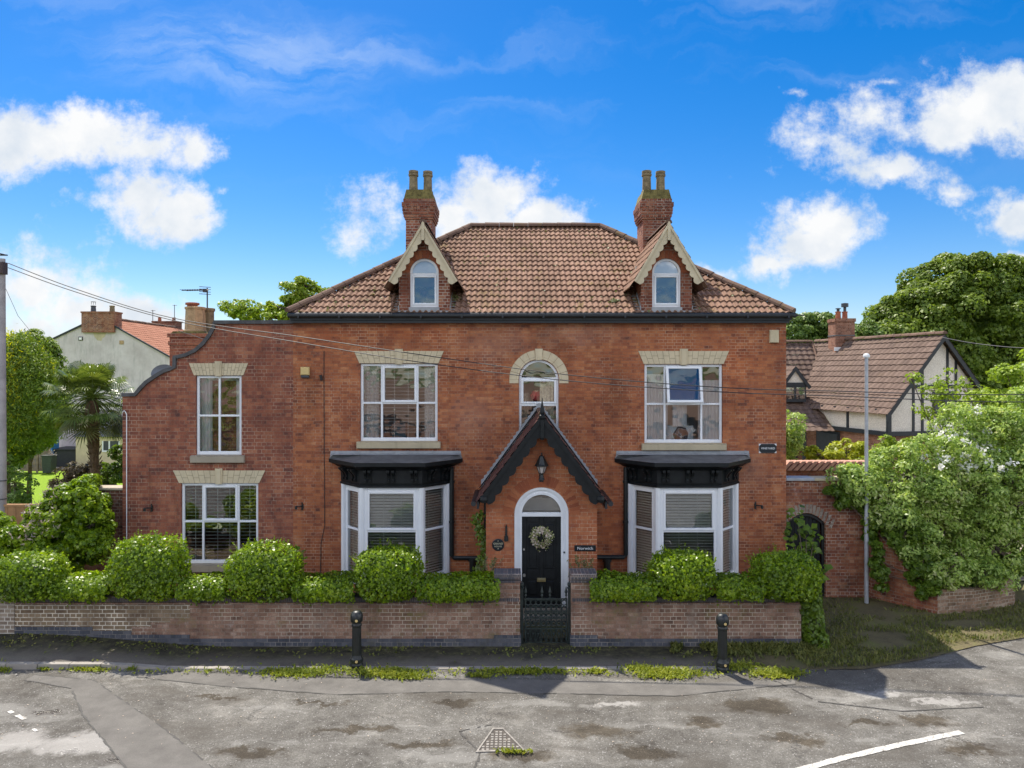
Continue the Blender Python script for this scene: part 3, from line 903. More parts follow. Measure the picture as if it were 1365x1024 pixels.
def roof_plane(b, O, U, V, L, left, right, roll=.146, gauge=.29, amp=.022, seg=6, thick=.024, seed=1, mi=0, u0=0.0, style='pan'):
    O, U, V = Vector(O), Vector(U).normalized(), Vector(V).normalized()
    Nn = U.cross(V).normalized()
    if Nn.z < 0:
        Nn = -Nn
    r = random.Random(seed)
    n = max(1, int(math.ceil(L / gauge)))
    for i in range(n):
        v0, v1 = i * gauge, min(L, (i + 1) * gauge)
        va = v0 - .0
        ul, ur = left((v0 + v1) / 2), right((v0 + v1) / 2)
        if ur - ul < .03:
            continue
        c0 = math.floor((ul - u0) / roll)
        c1 = math.ceil((ur - u0) / roll)
        for cidx in range(c0, c1):
            j1, j2 = r.uniform(-.004, .004), r.uniform(-.006, .006)
            ts = [k / seg for k in range(seg + 1)]
            row = []
            for t in ts:
                u = min(max(u0 + (cidx + t) * roll, ul), ur)
                if style == 'pan':
                    tt = t
                    h = amp * (math.sin(math.pi * tt / .62) if tt < .62 else -.55 * math.sin(math.pi * (tt - .62) / .38))
                else:
                    h = amp * (.0 if t < .5 else math.sin(math.pi * (t - .5) / .5))
                row.append((u, h))
            s = len(b.v)
            for (u, h) in row:
                b.v.append(tuple(O + U * u + V * (va + j2) + Nn * (h + thick + j1)))
            for (u, h) in row:
                b.v.append(tuple(O + U * u + V * v1 + Nn * (h + .001)))
            for (u, h) in row:
                b.v.append(tuple(O + U * u + V * (va + j2 + .004) + Nn * (h - .004 + j1)))
            m_ = seg + 1
            uv = [(cidx + .2, i + .2), (cidx + .8, i + .2), (cidx + .8, i + .8), (cidx + .2, i + .8)]
            for k in range(seg):
                b.face((s + k, s + k + 1, s + m_ + k + 1, s + m_ + k), mi, uv)
                b.face((s + 2 * m_ + k, s + 2 * m_ + k + 1, s + k + 1, s + k), mi, uv)


def ridge_run(b, p, q, r=.11, step=.42, mi=0, seed=1, n=7):
    p, q = Vector(p), Vector(q)
    t = (q - p).normalized()
    L = (q - p).length
    side = t.cross(Vector((0, 0, 1))).normalized()
    up = side.cross(t).normalized()
    k = max(1, int(round(L / step)))
    rr = random.Random(seed)
    for i in range(k):
        a, c_ = p + t * (L * i / k + .006), p + t * (L * (i + 1) / k - .002)
        off = up * rr.uniform(-.008, .008)
        s = len(b.v)
        for (pt, ra) in ((a, r * 1.03), (c_, r * .97)):
            for m_ in range(n):
                w = math.pi * m_ / (n - 1)
                b.v.append(tuple(pt + off + side * math.cos(w) * ra + up * (math.sin(w) * ra - .03)))
        uv = [(i + .2, .2 + seed)] * 4
        for m_ in range(n - 1):
            b.face((s + m_, s + m_ + 1, s + n + m_ + 1, s + n + m_), mi, uv)
        b.face([s + m_ for m_ in range(n)], mi, [(i + .2, .2 + seed)] * n)
        b.face([s + n + m_ for m_ in range(n)], mi, [(i + .2, .2 + seed)] * n)


def bargeboard(b, cx, y0, y1, za, half, slope, width, nsc, sc=.035, mi=0, plain_=False, trim=.05):
    """two raking boards from an apex at (cx, za) with a scalloped lower edge; slope = dz/dx"""
    L = half * math.sqrt(1 + slope * slope)
    ca, sa = half / L, half * slope / L
    for sg in (-1, 1):
        N = nsc * 6
        pts = []
        for i in range(N + 1):
            t = L * i / N
            ox, oz = cx + sg * ca * t, za - sa * t
            w = width + (0 if plain_ else sc * abs(math.sin(math.pi * i / 6)) - sc * .5)
            ix, iz = ox - sg * sa * w, oz - ca * w
            if sg * (ix - cx) < 0:           # clip at the centre line
                f = (sg * (ox - cx)) / max(1e-6, sg * (ox - cx) - sg * (ix - cx))
                ix, iz = cx, oz + (iz - oz) * f
                w2 = sg * (ox - cx)
                iz = oz - w2 * ca / sa if sa > 1e-6 else iz
            pts.append(((ox, oz), (ix, iz)))
        for i in range(N):
            (a, a2), (c_, c2) = pts[i], pts[i + 1]
            b.poly([(a[0], y0, a[1]), (c_[0], y0, c_[1]), (c2[0], y0, c2[1]), (a2[0], y0, a2[1])], mi)
            b.poly([(a[0], y1, a[1]), (c_[0], y1, c_[1]), (c2[0], y1, c2[1]), (a2[0], y1, a2[1])], mi)
            b.poly([(a2[0], y0, a2[1]), (c2[0], y0, c2[1]), (c2[0], y1, c2[1]), (a2[0], y1, a2[1])], mi)
            b.poly([(a[0], y0, a[1]), (c_[0], y0, c_[1]), (c_[0], y1, c_[1]), (a[0], y1, a[1])], mi)
        (a, a2) = pts[-1]
        b.poly([(a[0], y0, a[1]), (a2[0], y0, a2[1]), (a2[0], y1, a2[1]), (a[0], y1, a[1])], mi)
        if trim:   # a plain moulding along the top edge
            for i in (0,):
                p0, p1 = (cx, za), (cx + sg * half, za - half * slope)
                q0 = (cx, za - trim / ca)
                q1 = (p1[0] - sg * sa * trim, p1[1] - ca * trim)
                b.prism([p0, p1, q1, q0] if sg > 0 else [p0, q0, q1, p1], y0 - .025, y0 - .001, 'y', mi)


def slats(b, x0, x1, z0, z1, y, pitch=.075, depth=.045, tilt=.35, mi=0, tapes=(.3, .7)):
    n = int((z1 - z0) / pitch)
    for i in range(n):
        z = z1 - .03 - i * pitch
        dz = depth * tilt
        b.poly([(x0, y, z - dz), (x1, y, z - dz), (x1, y + depth, z + dz), (x0, y + depth, z + dz)], mi)
        b.poly([(x0, y, z - dz - .004), (x1, y, z - dz - .004), (x1, y, z - dz), (x0, y, z - dz)], mi)
    for t in tapes:
        xx = x0 + (x1 - x0) * t
        b.box(xx - .006, xx + .006, y - .004, y - .002, z0, z1, mi)
    b.box(x0, x1, y, y + .05, z1 - .02, z1 + .03, mi)


def frame_bars(b, x0, x1, z0, z1, y, dep, cols, rows, w=.06, mw=.05, openers=(), panes=None, bottom=None):
    """outer frame, mullions at cols, transoms at rows, raised sashes for openers (col, row)"""
    bw_ = bottom or w
    b.bbox(x0, x0 + w, y, y + dep, z0, z1)
    b.bbox(x1 - w, x1, y, y + dep, z0, z1)
    b.bbox(x0 + w, x1 - w, y + .003, y + dep, z1 - w, z1)
    b.bbox(x0 + w, x1 - w, y - .004, y + dep, z0, z0 + bw_)
    for c_ in cols:
        b.bbox(c_ - mw / 2, c_ + mw / 2, y + .004, y + dep, z0 + bw_, z1 - w)
    xe = [x0 + w] + [v for c_ in cols for v in (c_ - mw / 2, c_ + mw / 2)] + [x1 - w]
    ze = [z0 + bw_] + [v for r_ in rows for v in (r_ - mw / 2, r_ + mw / 2)] + [z1 - w]
    cells = {}
    for ci in range(len(cols) + 1):
        xa, xb = xe[2 * ci], xe[2 * ci + 1]
        for r_ in rows:
            b.bbox(xa, xb, y + .007, y + dep, r_ - mw / 2, r_ + mw / 2)
        for ri in range(len(rows) + 1):
            za, zb = ze[2 * ri], ze[2 * ri + 1]
            cells[(ci, ri)] = (xa, xb, za, zb)
            if (ci, ri) in openers:
                s = .048
                b.bbox(xa - .012, xa + s, y - .022, y + dep - .01, za - .012, zb + .012)
                b.bbox(xb - s, xb + .012, y - .022, y + dep - .01, za - .012, zb + .012)
                b.bbox(xa + s, xb - s, y - .020, y + dep - .01, zb - s, zb + .012)
                b.bbox(xa + s, xb - s, y - .020, y + dep - .01, za - .012, za + s)
            if panes is not None:
                panes.poly([(xa, y + .035, za), (xb, y + .035, za), (xb, y + .035, zb), (xa, y + .035, zb)])
    return cells


def text_mesh(name, body, size, loc, mat, parent, spacing=1.0, lift=.004):
    cu_ = bpy.data.curves.new(name, 'FONT')
    cu_.body = body
    cu_.size = size
    cu_.align_x = 'CENTER'
    cu_.align_y = 'CENTER'
    cu_.space_character = spacing
    cu_.extrude = .002
    cu_.resolution_u = 3
    tmp = bpy.data.objects.new(name, cu_)
    COL.objects.link(tmp)
    bpy.context.view_layer.update()
    me = bpy.data.meshes.new_from_object(tmp.evaluated_get(bpy.context.evaluated_depsgraph_get()))
    bpy.data.objects.remove(tmp)
    org = ORIGIN[parent.name]
    for v_ in me.vertices:
        x_, y_, z_ = v_.co
        v_.co = (loc[0] + x_ - org.x, loc[1] - z_ - lift - org.y, loc[2] + y_ - org.z)
    me.materials.clear()
    me.materials.append(M[mat])
    me.name = name
    o = bpy.data.objects.new(name, me)
    COL.objects.link(o)
    o.parent = parent
    ORIGIN[o.name] = org
    return o


# ------------------------------------------------------------------ the brick house
D0 = 17.94
HX0, HX1, HTOP, HBACK = -5.45, 6.83, 6.99, 8.0
PCX, PY = .68, -1.34                     # porch centre and front
house = thing('brick_house', 'large red brick double-fronted house with tiled hip roof and two dormers', 'house', (.7, 0, 0))

WL = (X(480, D0), X(583.5, D0), Z(588.5, D0), Z(484.5, D0))
WR = (X(859, D0), X(963.5, D0), Z(591, D0), Z(485.5, D0))
CWX, CWR = X(718.3, D0), .495
CW = (CWX - CWR, CWX + CWR, 3.05, arch_top(CWX, CWR, Z(506, D0)))
BAY = [(-2.895, 1.33), (4.25, 1.36)]


def rect(w): return (w[0], w[1], w[2], lambda x, t=w[3]: t)


b = MB()
ops = [rect(WL), rect(WR), CW]
for (bc, hw) in BAY:
    ops.append((bc - hw + .06, bc + hw - .06, .69, lambda x: 2.95))
ops.append((PCX - .5, PCX + .5, .05, lambda x: 2.3))
strip_wall(b, HX0, HX1, -.05, lambda x: HTOP, ops, 0.0, .16, extra=[CWX + CWR * math.sin(R(a)) for a in range(-88, 89, 8)])
b.poly([(HX1, 0, -.05), (HX1, HBACK, -.05), (HX1, HBACK, HTOP), (HX1, 0, HTOP)])
b.poly([(HX0, 0, -.05), (HX0, HBACK, -.05), (HX0, HBACK, HTOP), (HX0, 0, HTOP)])
b.poly([(HX0, HBACK, -.05), (HX1, HBACK, -.05), (HX1, HBACK, HTOP), (HX0, HBACK, HTOP)])
b.build('wall', 'brick', house)
b = MB()
b.box(HX0 + .02, HX1 - .02, .30, HBACK - .1, 3.25, 3.45)
b.box(HX0 + .02, HX1 - .02, .30, HBACK - .1, 6.75, 6.90)
b.box(HX0 + .02, HX1 - .02, 3.4, 3.5, .1, 6.7)
b.box(-1.1, -1.0, .2, 3.4, .1, 6.7)
b.box(2.35, 2.45, .2, 3.4, .1, 6.7)
b.build('interior_partition', 'plaster', house)

# -- side wing with its swept parapet
prof_px = [(163, 524), (179.7, 523.8), (186.6, 515), (193.5, 508), (203.4, 501.2), (211, 496.3), (219, 492), (226, 489.8), (230.6, 488.8),
           (231.2, 474.2), (236, 473.6), (247, 471), (259, 465.3), (269, 456.6), (277, 446.5), (283, 435.5), (285.6, 427.2), (390.6, 427)]
prof = [(X(px, D0), Z(py, D0)) for px, py in prof_px]
CT = .088


def wing_top(x):
    for i in range(len(prof) - 1):
        if prof[i][0] <= x <= prof[i + 1][0]:
            (xa, za), (xb, zb) = prof[i], prof[i + 1]
            return za + (zb - za) * (x - xa) / max(1e-6, xb - xa) - CT * .55
    return prof[-1][1] - CT if x > 0 else prof[0][1] - CT


WU = (X(260.8, D0), X(321.7, D0), Z(606.8, D0), Z(500.6, D0))
WD = (X(241, D0), X(344, D0), Z(752, D0), Z(644.3, D0))
WX0 = prof[0][0]
b = MB()
strip_wall(b, WX0, HX0, -.05, wing_top, [rect(WU), rect(WD)], .012, .16, extra=[p[0] for p in prof], mi=0)
b.poly([(WX0, .012, -.05), (WX0, 7.0, -.05), (WX0, 7.0, prof[0][1] - .12), (WX0, .012, prof[0][1] - .06)])
b.poly([(WX0, 7.0, -.05), (HX0, 7.0, -.05), (HX0, 7.0, 6.6), (WX0, 7.0, prof[0][1] - .12)])
for i in range(len(prof) - 1):            # back face of the parapet
    (xa, za), (xb, zb) = prof[i], prof[i + 1]
    if xb - xa > 1e-3:
        b.poly([(xa, .30, 3.0), (xb, .30, 3.0), (xb, .30, zb - .06), (xa, .30, za - .06)])
wing = b.build('side_wing_wall', 'wing_brick', house)
wing['label'] = 'older plum brick side wing with swept parapet'
b = MB()
for i in range(len(prof) - 1):
    (xa, za), (xb, zb) = prof[i], prof[i + 1]
    t = Vector((xb - xa, 0, zb - za)).normalized()

    def nrm(i):
        a_ = Vector((prof[max(0, i - 1)][0], prof[max(0, i - 1)][1]))
        c_ = Vector((prof[min(len(prof) - 1, i + 1)][0], prof[min(len(prof) - 1, i + 1)][1]))
        d_ = (c_ - a_).normalized()
        return Vector((-d_.y, d_.x))
    na, nb = nrm(i) * CT, nrm(i + 1) * CT
    b.prism([(xa, za), (xb, zb), (xb - nb.x, zb - nb.y), (xa - na.x, za - na.y)], -.05, .36, 'y', caps=True)
b.build('parapet_coping', 'coping_dark', house)
b = MB()
roof_plane(b, (WX0, .31, 4.85), (0, 1, 0), (HX0 - WX0, 0, 1.75), 4.6, lambda v: 0, lambda v: 6.6, roll=.2, gauge=.3, seg=4)
b.build('wing_roof', 'main_tile', house)

# -- main roof
EX0, EX1, EY0, EY1, EZ = -5.52, 6.93, -.25, 8.25, 7.16
RS, RISE = 4.25, 2.97
RL = math.hypot(RS, RISE)
b = MB()
fr = lambda v: v / RL * RS
W_ = EX1 - EX0
Dp = EY1 - EY0
roof_plane(b, (EX0, EY0, EZ), (1, 0, 0), (0, RS, RISE), RL, fr, lambda v: W_ - fr(v), seed=2, roll=.146, gauge=.285, seg=8, thick=.036, amp=.026)
roof_plane(b, (EX1, EY1, EZ), (-1, 0, 0), (0, -RS, RISE), RL, fr, lambda v: W_ - fr(v), seed=3, roll=.292, seg=4)
roof_plane(b, (EX0, EY1, EZ), (0, -1, 0), (RS, 0, RISE), RL, fr, lambda v: Dp - fr(v), seed=4, seg=5)
roof_plane(b, (EX1, EY0, EZ), (0, 1, 0), (-RS, 0, RISE), RL, fr, lambda v: Dp - fr(v), seed=5, seg=5)
roof = b.build('roof', 'main_tile', house)
rx0, rx1, rz = EX0 + RS, EX1 - RS, EZ + RISE
b = MB()
ridge_run(b, (rx0, EY0 + RS, rz + .05), (rx1, EY0 + RS, rz + .05), .125, .45)
b.build('ridge_tiles', 'ridge_tile', roof)
b = MB()
for k, (p, q) in enumerate((((EX0, EY0), (rx0, EY0 + RS)), ((EX1, EY0), (rx1, EY0 + RS)), ((EX0, EY1), (rx0, EY0 + RS)), ((EX1, EY1), (rx1, EY0 + RS)))):
    b = MB()
    ridge_run(b, (p[0], p[1], EZ + .05), (q[0], q[1], rz + .05), .115, .36, seed=k + 2)
    b.build('hip_tiles', 'ridge_tile', roof)
b = MB()
b.tube([(EX0 + .02, EY0 - .02, EZ - .045), (EX1 + .02, EY0 - .02, EZ - .045)], .062, 10)
b.tube([(EX1 + .03, EY0, EZ - .05), (EX1 + .03, EY1, EZ - .05)], .055, 8)
b.box(EX1 + .02, EX1 + .22, EY0 - .03, EY0 + .03, EZ - .06, EZ - .035)
for i in range(13):
    xx = HX0 + .2 + i * 1.0
    b.box(xx, xx + .04, EY0 - .09, EY0 + .05, EZ - .115, EZ - .03)
b.build('gutter', 'black_gutter', house)
b = MB()
b.box(EX0 + .04, EX1 - .06, EY0 + .045, EY0 + .07, EZ - .16, EZ + .02)
b.box(EX0 + .06, EX1 - .08, -.16, -.005, HTOP - .06, EZ - .10)
b.box(EX1 - .06, EX1 - .03, EY0 + .05, EY1, EZ - .16, EZ + .02)
b.box(HX0, EX1 - .08, -.02, 0.4, HTOP - .003, EZ - .03)
b.build('fascia_board', 'black_gutter', house)

# -- chimneys
for k, (cx, zb) in enumerate(((X(558.4, 20), 8.6), (X(874.8, 20), 8.6))):
    y0, dp, hw = 2.06, .95, .365
    b = MB()

    def ring(e, za, zt, mi=0):
        b.box(cx - hw - e, cx + hw + e, y0 - e, y0 + dp + e, za, zt, mi)
    ring(0, zb - 1.2, 9.96)
    ring(.03, 9.96, 10.02)
    ring(.055, 10.02, 10.10)
    ring(.075, 10.10, 10.30)
    ring(.10, 10.30, 10.42)
    ring(.06, 10.42, 10.52, 0)
    for i in range(5):       # dentils under the crown
        xx = cx - hw - .03 + i * (2 * hw + .06 - .08) / 4
        b.box(xx, xx + .08, y0 - .098, y0 - .074, 10.20, 10.302)
        yy = y0 + i * (dp - .08) / 4
        for sx in (-1, 1):
            b.box(cx + sx * (hw + .074), cx + sx * (hw + .098), yy, yy + .08, 10.20, 10.302)
    b.prism([(cx - hw - .05, 10.52), (cx + hw + .05, 10.52), (cx + hw - .02, 10.78), (cx - hw + .02, 10.78)], y0 - .04, y0 + dp + .04, 'y', 1)
    ch = b.build('chimney', ['chimney_brick', 'mortar_moss'], house)
    for sx in (-1, 1):
        b = MB()
        c_ = (cx + sx * .20 + .0, y0 + .36 + (.05 if sx > 0 else 0), 10.74)
        b.lathe([(.155, 0), (.155, .08), (.128, .12), (.118, .50), (.145, .515), (.145, .57), (.120, .585), (.138, .60), (.138, .66), (.105, .67), (.105, .5)], c_, 8, rot=R(22.5))
        b.build('chimney_pot', 'pot_mossy', ch)
    b = MB()
    b.box(cx - hw - .03, cx + hw + .03, y0 - .04, y0 + dp, zb - .3, zb + .18)
    b.build('lead_flashing', 'lead', ch)


def arch_poly(cx, r, zs, zb, n=16):
    return [(cx - r, zb)] + [(cx - r * math.cos(math.pi * i / n), zs + r * math.sin(math.pi * i / n)) for i in range(n + 1)] + [(cx + r, zb)]


def arch_band(b, cx, r0, r1, zs, y0, y1, n=20, zb=None, mi=0):
    for i in range(n):
        a0, a1 = math.pi * i / n, math.pi * (i + 1) / n
        q = [(cx - r * math.cos(a), zs + r * math.sin(a)) for r, a in ((r1, a0), (r1, a1), (r0, a1), (r0, a0))]
        b.prism(q, y0, y1, 'y', mi, caps=True)
    if zb is not None:
        for s in (-1, 1):
            b.box(cx + s * r0, cx + s * r1, y0, y1, zb, zs, mi)


# -- dormers
for k, cx in enumerate((-2.165, 3.815)):
    yf = -.17
    zb_ = 7.17
    zwt = Z(344.5, D0 + yf)
    wr = .355
    zs = zwt - wr
    slope, za, half = 1.69, 9.36, .845
    zroof = lambda x: za - .10 - abs(x - cx) * slope
    wz0 = Z(409.5, D0 + yf)
    hw = .625
    b = MB()
    strip_wall(b, cx - hw, cx + hw, zb_, zroof, [(cx - wr, cx + wr, wz0, arch_top(cx, wr, zs))], yf, .1, extra=[cx + wr * math.sin(R(a)) for a in range(-88, 89, 8)] + [cx])
    ze = zroof(cx + hw)
    for s in (-1, 1):
        yy = EY0 + (ze - EZ) / (RISE / RS)
        b.poly([(cx + s * hw, yf, zb_), (cx + s * hw, yy, ze), (cx + s * hw, yf, ze)])
    dm = b.build('dormer', 'chimney_brick', house)
    # relieving arch of headers round the window
    b = MB()
    for i in range(15):
        a0, a1 = math.pi * (i + .06) / 15, math.pi * (i + .94) / 15
        q = [(cx - r * math.cos(a), zs + r * math.sin(a)) for r, a in ((wr + .20, a0), (wr + .20, a1), (wr + .005, a1), (wr + .005, a0))]
        b.prism(q, yf - .006, yf + .02, 'y')
    b.build('brick_arch', 'arch_brick', dm)
    b = MB()
    yb = yf - .25
    for s in (-1, 1):
        hyp = math.hypot(1, slope)
        ec = half + .10
        L = ec * hyp
        O = (cx + s * ec, yb, za - ec * slope)
        yend = lambda v, O=O, hyp=hyp: max(.4, EY0 + (O[2] + v / hyp * slope - EZ) / (RISE / RS) - yb + .12)
        roof_plane(b, O, (0, 1, 0), (-s, 0, slope), L, lambda v: 0, yend, roll=.146, gauge=.28, seg=5, seed=10 + k * 2 + s, amp=.016)
    dr = b.build('dormer_roof', 'main_tile', dm)
    b = MB()
    ridge_run(b, (cx, yb, za + .03), (cx, EY0 + (za - EZ) / (RISE / RS) + .1, za + .03), .085, .4)
    b.build('ridge_tiles', 'ridge_tile', dm)
    b = MB()
    bargeboard(b, cx, yb - .02, yb + .02, za, half, slope, .19, 9, .05)
    b.prism([(cx - .035, za - .44), (cx + .035, za - .44), (cx + .035, za - .03), (cx, za + .02), (cx - .035, za - .03)], yb - .055, yb - .022, 'y')
    b.build('bargeboard', 'barge_cream', dm)
    # window
    b, pn = MB(), MB()
    yw = yf + .05
    arch_band(b, cx, wr - .055, wr, zs, yw, yw + .06)
    b.bbox(cx - wr, cx - wr + .055, yw, yw + .06, wz0, zs)
    b.bbox(cx + wr - .055, cx + wr, yw, yw + .06, wz0, zs)
    b.bbox(cx - wr + .055, cx + wr - .055, yw - .002, yw + .06, wz0, wz0 + .055)
    b.bbox(cx - wr + .055, cx + wr - .055, yw + .003, yw + .06, zs - .06, zs)
    s_ = .05
    xa, xb, zA, zB = cx - wr + .055, cx + wr - .055, wz0 + .055, zs - .06
    b.bbox(xa, xa + s_, yw - .02, yw + .05, zA, zB)
    b.bbox(xb - s_, xb, yw - .02, yw + .05, zA, zB)
    b.bbox(xa + s_, xb - s_, yw - .018, yw + .05, zA, zA + s_)
    b.bbox(xa + s_, xb - s_, yw - .018, yw + .05, zB - s_, zB)
    b.build('window', 'white_upvc', dm)
    pn.poly([(xa, yw + .03, zA), (xb, yw + .03, zA), (xb, yw + .03, zB), (xa, yw + .03, zB)])
    pts = arch_poly(cx, wr - .05, zs, zs, 14)
    pn.poly([(p[0], yw + .03, p[1]) for p in pts])
    pn.build('pane', 'glass', dm)
    b = MB()
    b.box(cx - wr, cx + wr, yw + .10, yw + .12, zs - .03, zs + .33)
    b.build('blind', 'curtain', dm)
    b = MB()
    b.box(cx - hw + .02, cx + hw - .02, yw + .9, yw + .95, zb_, zs + .3)
    b.build('interior_partition', 'plaster', dm)
    b = MB()
    b.box(cx - wr - .02, cx + wr + .02, yf - .05, yf + .1, wz0 - .09, wz0 - .005)
    b.box(cx - hw - .02, cx + hw + .02, yf - .07, yf - .003, zb_, zb_ + .055)
    for s in (-1, 1):       # soakers up the cheeks
        for i in range(6):
            yy = yf + i * .11
            zz = EZ + (yy - EY0) * RISE / RS
            b.box(cx + s * (hw + .004), cx + s * (hw + .02), yy, yy + .12, zz - .05, zz + .14)
            b.box(cx + s * (hw + .02), cx + s * (hw + .14), yy, yy + .12, zz + .045, zz + .055)
    b.build('lead_flashing', 'lead', dm)

# -- flat arch lintels with keystones, and sills
def lintel(xa, xb, z0, z1, splay, key, y=-.012):
    b = MB()
    cx = (xa + xb) / 2
    n = 15
    for i in range(n):
        t0, t1 = i / n, (i + 1) / n
        g = .005
        q = [(xa + (xb - xa) * t0 + g, z0), (xa + (xb - xa) * t1 - g, z0),
             (xa - splay + (xb - xa + 2 * splay) * t1 - g, z1), (xa - splay + (xb - xa + 2 * splay) * t0 + g, z1)]
        if abs((t0 + t1) / 2 - .5) * n < .6:
            continue
        zm = z0 + (z1 - z0) * (.42 if i % 2 else .62)
        f_ = lambda p, r_, zz: p[0] + (r_[0] - p[0]) * (zz - z0) / (z1 - z0)
        qa = [q[0], q[1], (f_(q[1], q[2], zm - g), zm - g), (f_(q[0], q[3], zm - g), zm - g)]
        qb = [(f_(q[0], q[3], zm + g), zm + g), (f_(q[1], q[2], zm + g), zm + g), q[2], q[3]]
        b.prism(qa, y, .01, 'y')
        b.prism(qb, y, .01, 'y')
    b.prism([(cx - key * .42, z0 - .025), (cx + key * .42, z0 - .025), (cx + key * .5, z1 + .05), (cx - key * .5, z1 + .05)], y - .03, .012, 'y')
    b.prism([(cx - key * .25, z0 - .02), (cx + key * .25, z0 - .02), (cx + key * .3, z1 + .045), (cx - key * .3, z1 + .045)], y - .045, y - .031, 'y')
    b.prism([(xa - .0, z0 + .004), (xb + .0, z0 + .004), (xb + splay, z1 - .004), (xa - splay, z1 - .004)], y + .006, .008, 'y', 1)
    return b.build('lintel', ['sandstone', 'joint_stone'], house)


def sill(xa, xb, z1, h=.17, mat='sill_stone'):
    b = MB()
    b.bbox(xa, xb, -.085, .06, z1 - h, z1 - .012, .012)
    b.poly([(xa, -.085, z1 - .012), (xb, -.085, z1 - .012), (xb, .06, z1 + .006), (xa, .06, z1 + .006)])
    return b.build('window_sill', mat, house)


for w in (WL, WR):
    lintel(w[0] - .02, w[1] + .02, w[3] + .004, Z(468, D0), .135, .20)
    sill(w[0] - .075, w[1] + .075, w[2])
lintel(WU[0] - .05, WU[1] + .05, WU[3] + .004, Z(484.3, D0), .12, .17, y=-.002)
sill(WU[0] - .11, WU[1] + .09, WU[2], .185, 'grey_sill')
lintel(WD[0] - .05, WD[1] + .03, WD[3] + .004, Z(627.3, D0), .15, .18, y=-.002)
sill(WD[0] - .06, WD[1] + .06, WD[2], .19, 'grey_sill')
b = MB()
zs = Z(506, D0)
r0, r1 = CWR + .012, .735
for i in range(11):
    a0, a1 = math.pi * (i + .02) / 11, math.pi * (i + .98) / 11
    for (ra, rb) in ((r0, r0 + .055), (r0 + .058, r1)):
        sub = 4
        for k in range(sub):
            b0, b1 = a0 + (a1 - a0) * k / sub, a0 + (a1 - a0) * (k + 1) / sub
            b.prism([(CWX - r * math.cos(a), zs - .0 + r * math.sin(a)) for r, a in ((rb, b0), (rb, b1), (ra, b1), (ra, b0))], -.016, .01, 'y')
for s in (-1, 1):
    b.box(CWX + s * r0, CWX + s * r1, -.016, .01, Z(511, D0), zs)
b.prism([(CWX - .075, zs + r0 - .02), (CWX + .075, zs + r0 - .02), (CWX + .095, zs + r1 + .03), (CWX - .095, zs + r1 + .03)], -.05, .012, 'y')
b.build('lintel', 'sandstone', house)['label'] = 'arched cream stone surround'


# -- windows of the front
def window(w, cols, rows, openers, y=.055, wd=.065, label=None, dress=None):
    b, pn = MB(), MB()
    x0, x1, z0, z1 = w
    cells = frame_bars(b, x0 + .004, x1 - .004, z0 + .004, z1 - .004, y, .07, cols, rows, wd, .052, openers, pn, wd + .02)
    win = b.build('window', 'white_upvc', house)
    if label:
        win['label'] = label
    pn.build('pane', 'glass', win)
    return win, cells


xw = WL[1] - WL[0]
win, cells = window(WL, [WL[0] + xw * .275, WL[0] + xw * .735], [WL[2] + .955], [(1, 1)], label='white six-pane window with blinds half open')
b = MB()
for (ci, ri), (xa, xb, za, zb) in cells.items():
    slats(b, xa - .02, xb + .02, za - .02, zb + .02, .20, .088, .05, .12, tapes=(.33, .72) if ci == 1 else (.5,))
b.build('blind', 'blind', win)
for (xa, xb) in ((WL[0] + .02, WL[0] + .42), (WL[1] - .36, WL[1] - .02)):
    b = MB()
    n = 9
    for i in range(n):
        t0, t1 = xa + (xb - xa) * i / n, xa + (xb - xa) * (i + 1) / n
        b.poly([(t0, .27 + .035 * (i % 2), WL[2]), (t1, .27 + .035 * ((i + 1) % 2), WL[2]), (t1, .27 + .035 * ((i + 1) % 2), WL[3]), (t0, .27 + .035 * (i % 2), WL[3])])
    b.build('curtain', 'curtain', win)
b = MB()
b.box(WL[0] + .72, WL[0] + 1.06, .5, .8, WL[2] + .02, WL[2] + .42)
b.build('storage_box', 'teal_box', win)

xw = WR[1] - WR[0]
win, cells = window(WR, [WR[0] + xw * .265, WR[0] + xw * .735], [WR[2] + .975], [], label='white six-pane window with top sash ajar and white curtains')
c11 = cells[(1, 1)]
b, pn = MB(), MB()
xa, xb, za, zb = c11
sb, sp = MB(), MB()
ins_ = .055
for (q0, q1, q2, q3) in ((xa - .012, xa + ins_, za - .012, zb + .012), (xb - ins_, xb + .012, za - .012, zb + .012), (xa + ins_, xb - ins_, za - .012, za + ins_), (xa + ins_, xb - ins_, zb - ins_, zb + .012)):
    sb.bbox(q0, q1, -.05, -.0, q2, q3)
sp.poly([(xa + ins_, -.025, za + ins_), (xb - ins_, -.025, za + ins_), (xb - ins_, -.025, zb - ins_), (xa + ins_, -.025, zb - ins_)])
for mbx in (sb, sp):      # hinge at the head, swung outwards
    th = R(13)
    hz = zb + .012
    nv = []
    for (x_, y_, z_) in mbx.v:
        dz, dy = z_ - hz, y_ + .0
        nv.append((x_ - .05 * 0, .05 + dy * math.cos(th) + dz * math.sin(th), hz + dz * math.cos(th) - dy * math.sin(th)))
    mbx.v = nv
sb.build('open_sash', 'white_upvc', win)
sp.build('pane', 'glass', win)
b = MB()
def folds(b, xa, xb, z0, z1, y, n, amp=.04, mi=0):
    for i in range(n):
        t0, t1 = xa + (xb - xa) * i / n, xa + (xb - xa) * (i + 1) / n
        ya, yb = y + amp * (i % 2), y + amp * ((i + 1) % 2)
        b.poly([(t0, ya, z0), (t1, yb, z0), (t1, yb, z1), (t0, ya, z1)], mi)
folds(b, WR[0] + .02, WR[0] + .62, WR[2] + .05, WR[3] - .25, .15, 15)
folds(b, WR[0] + .75, WR[0] + 1.12, WR[2] + .4, WR[3] - .95, .22, 7)
folds(b, WR[1] - .58, WR[1] - .02, WR[2] + .05, WR[3] - .4, .15, 13)
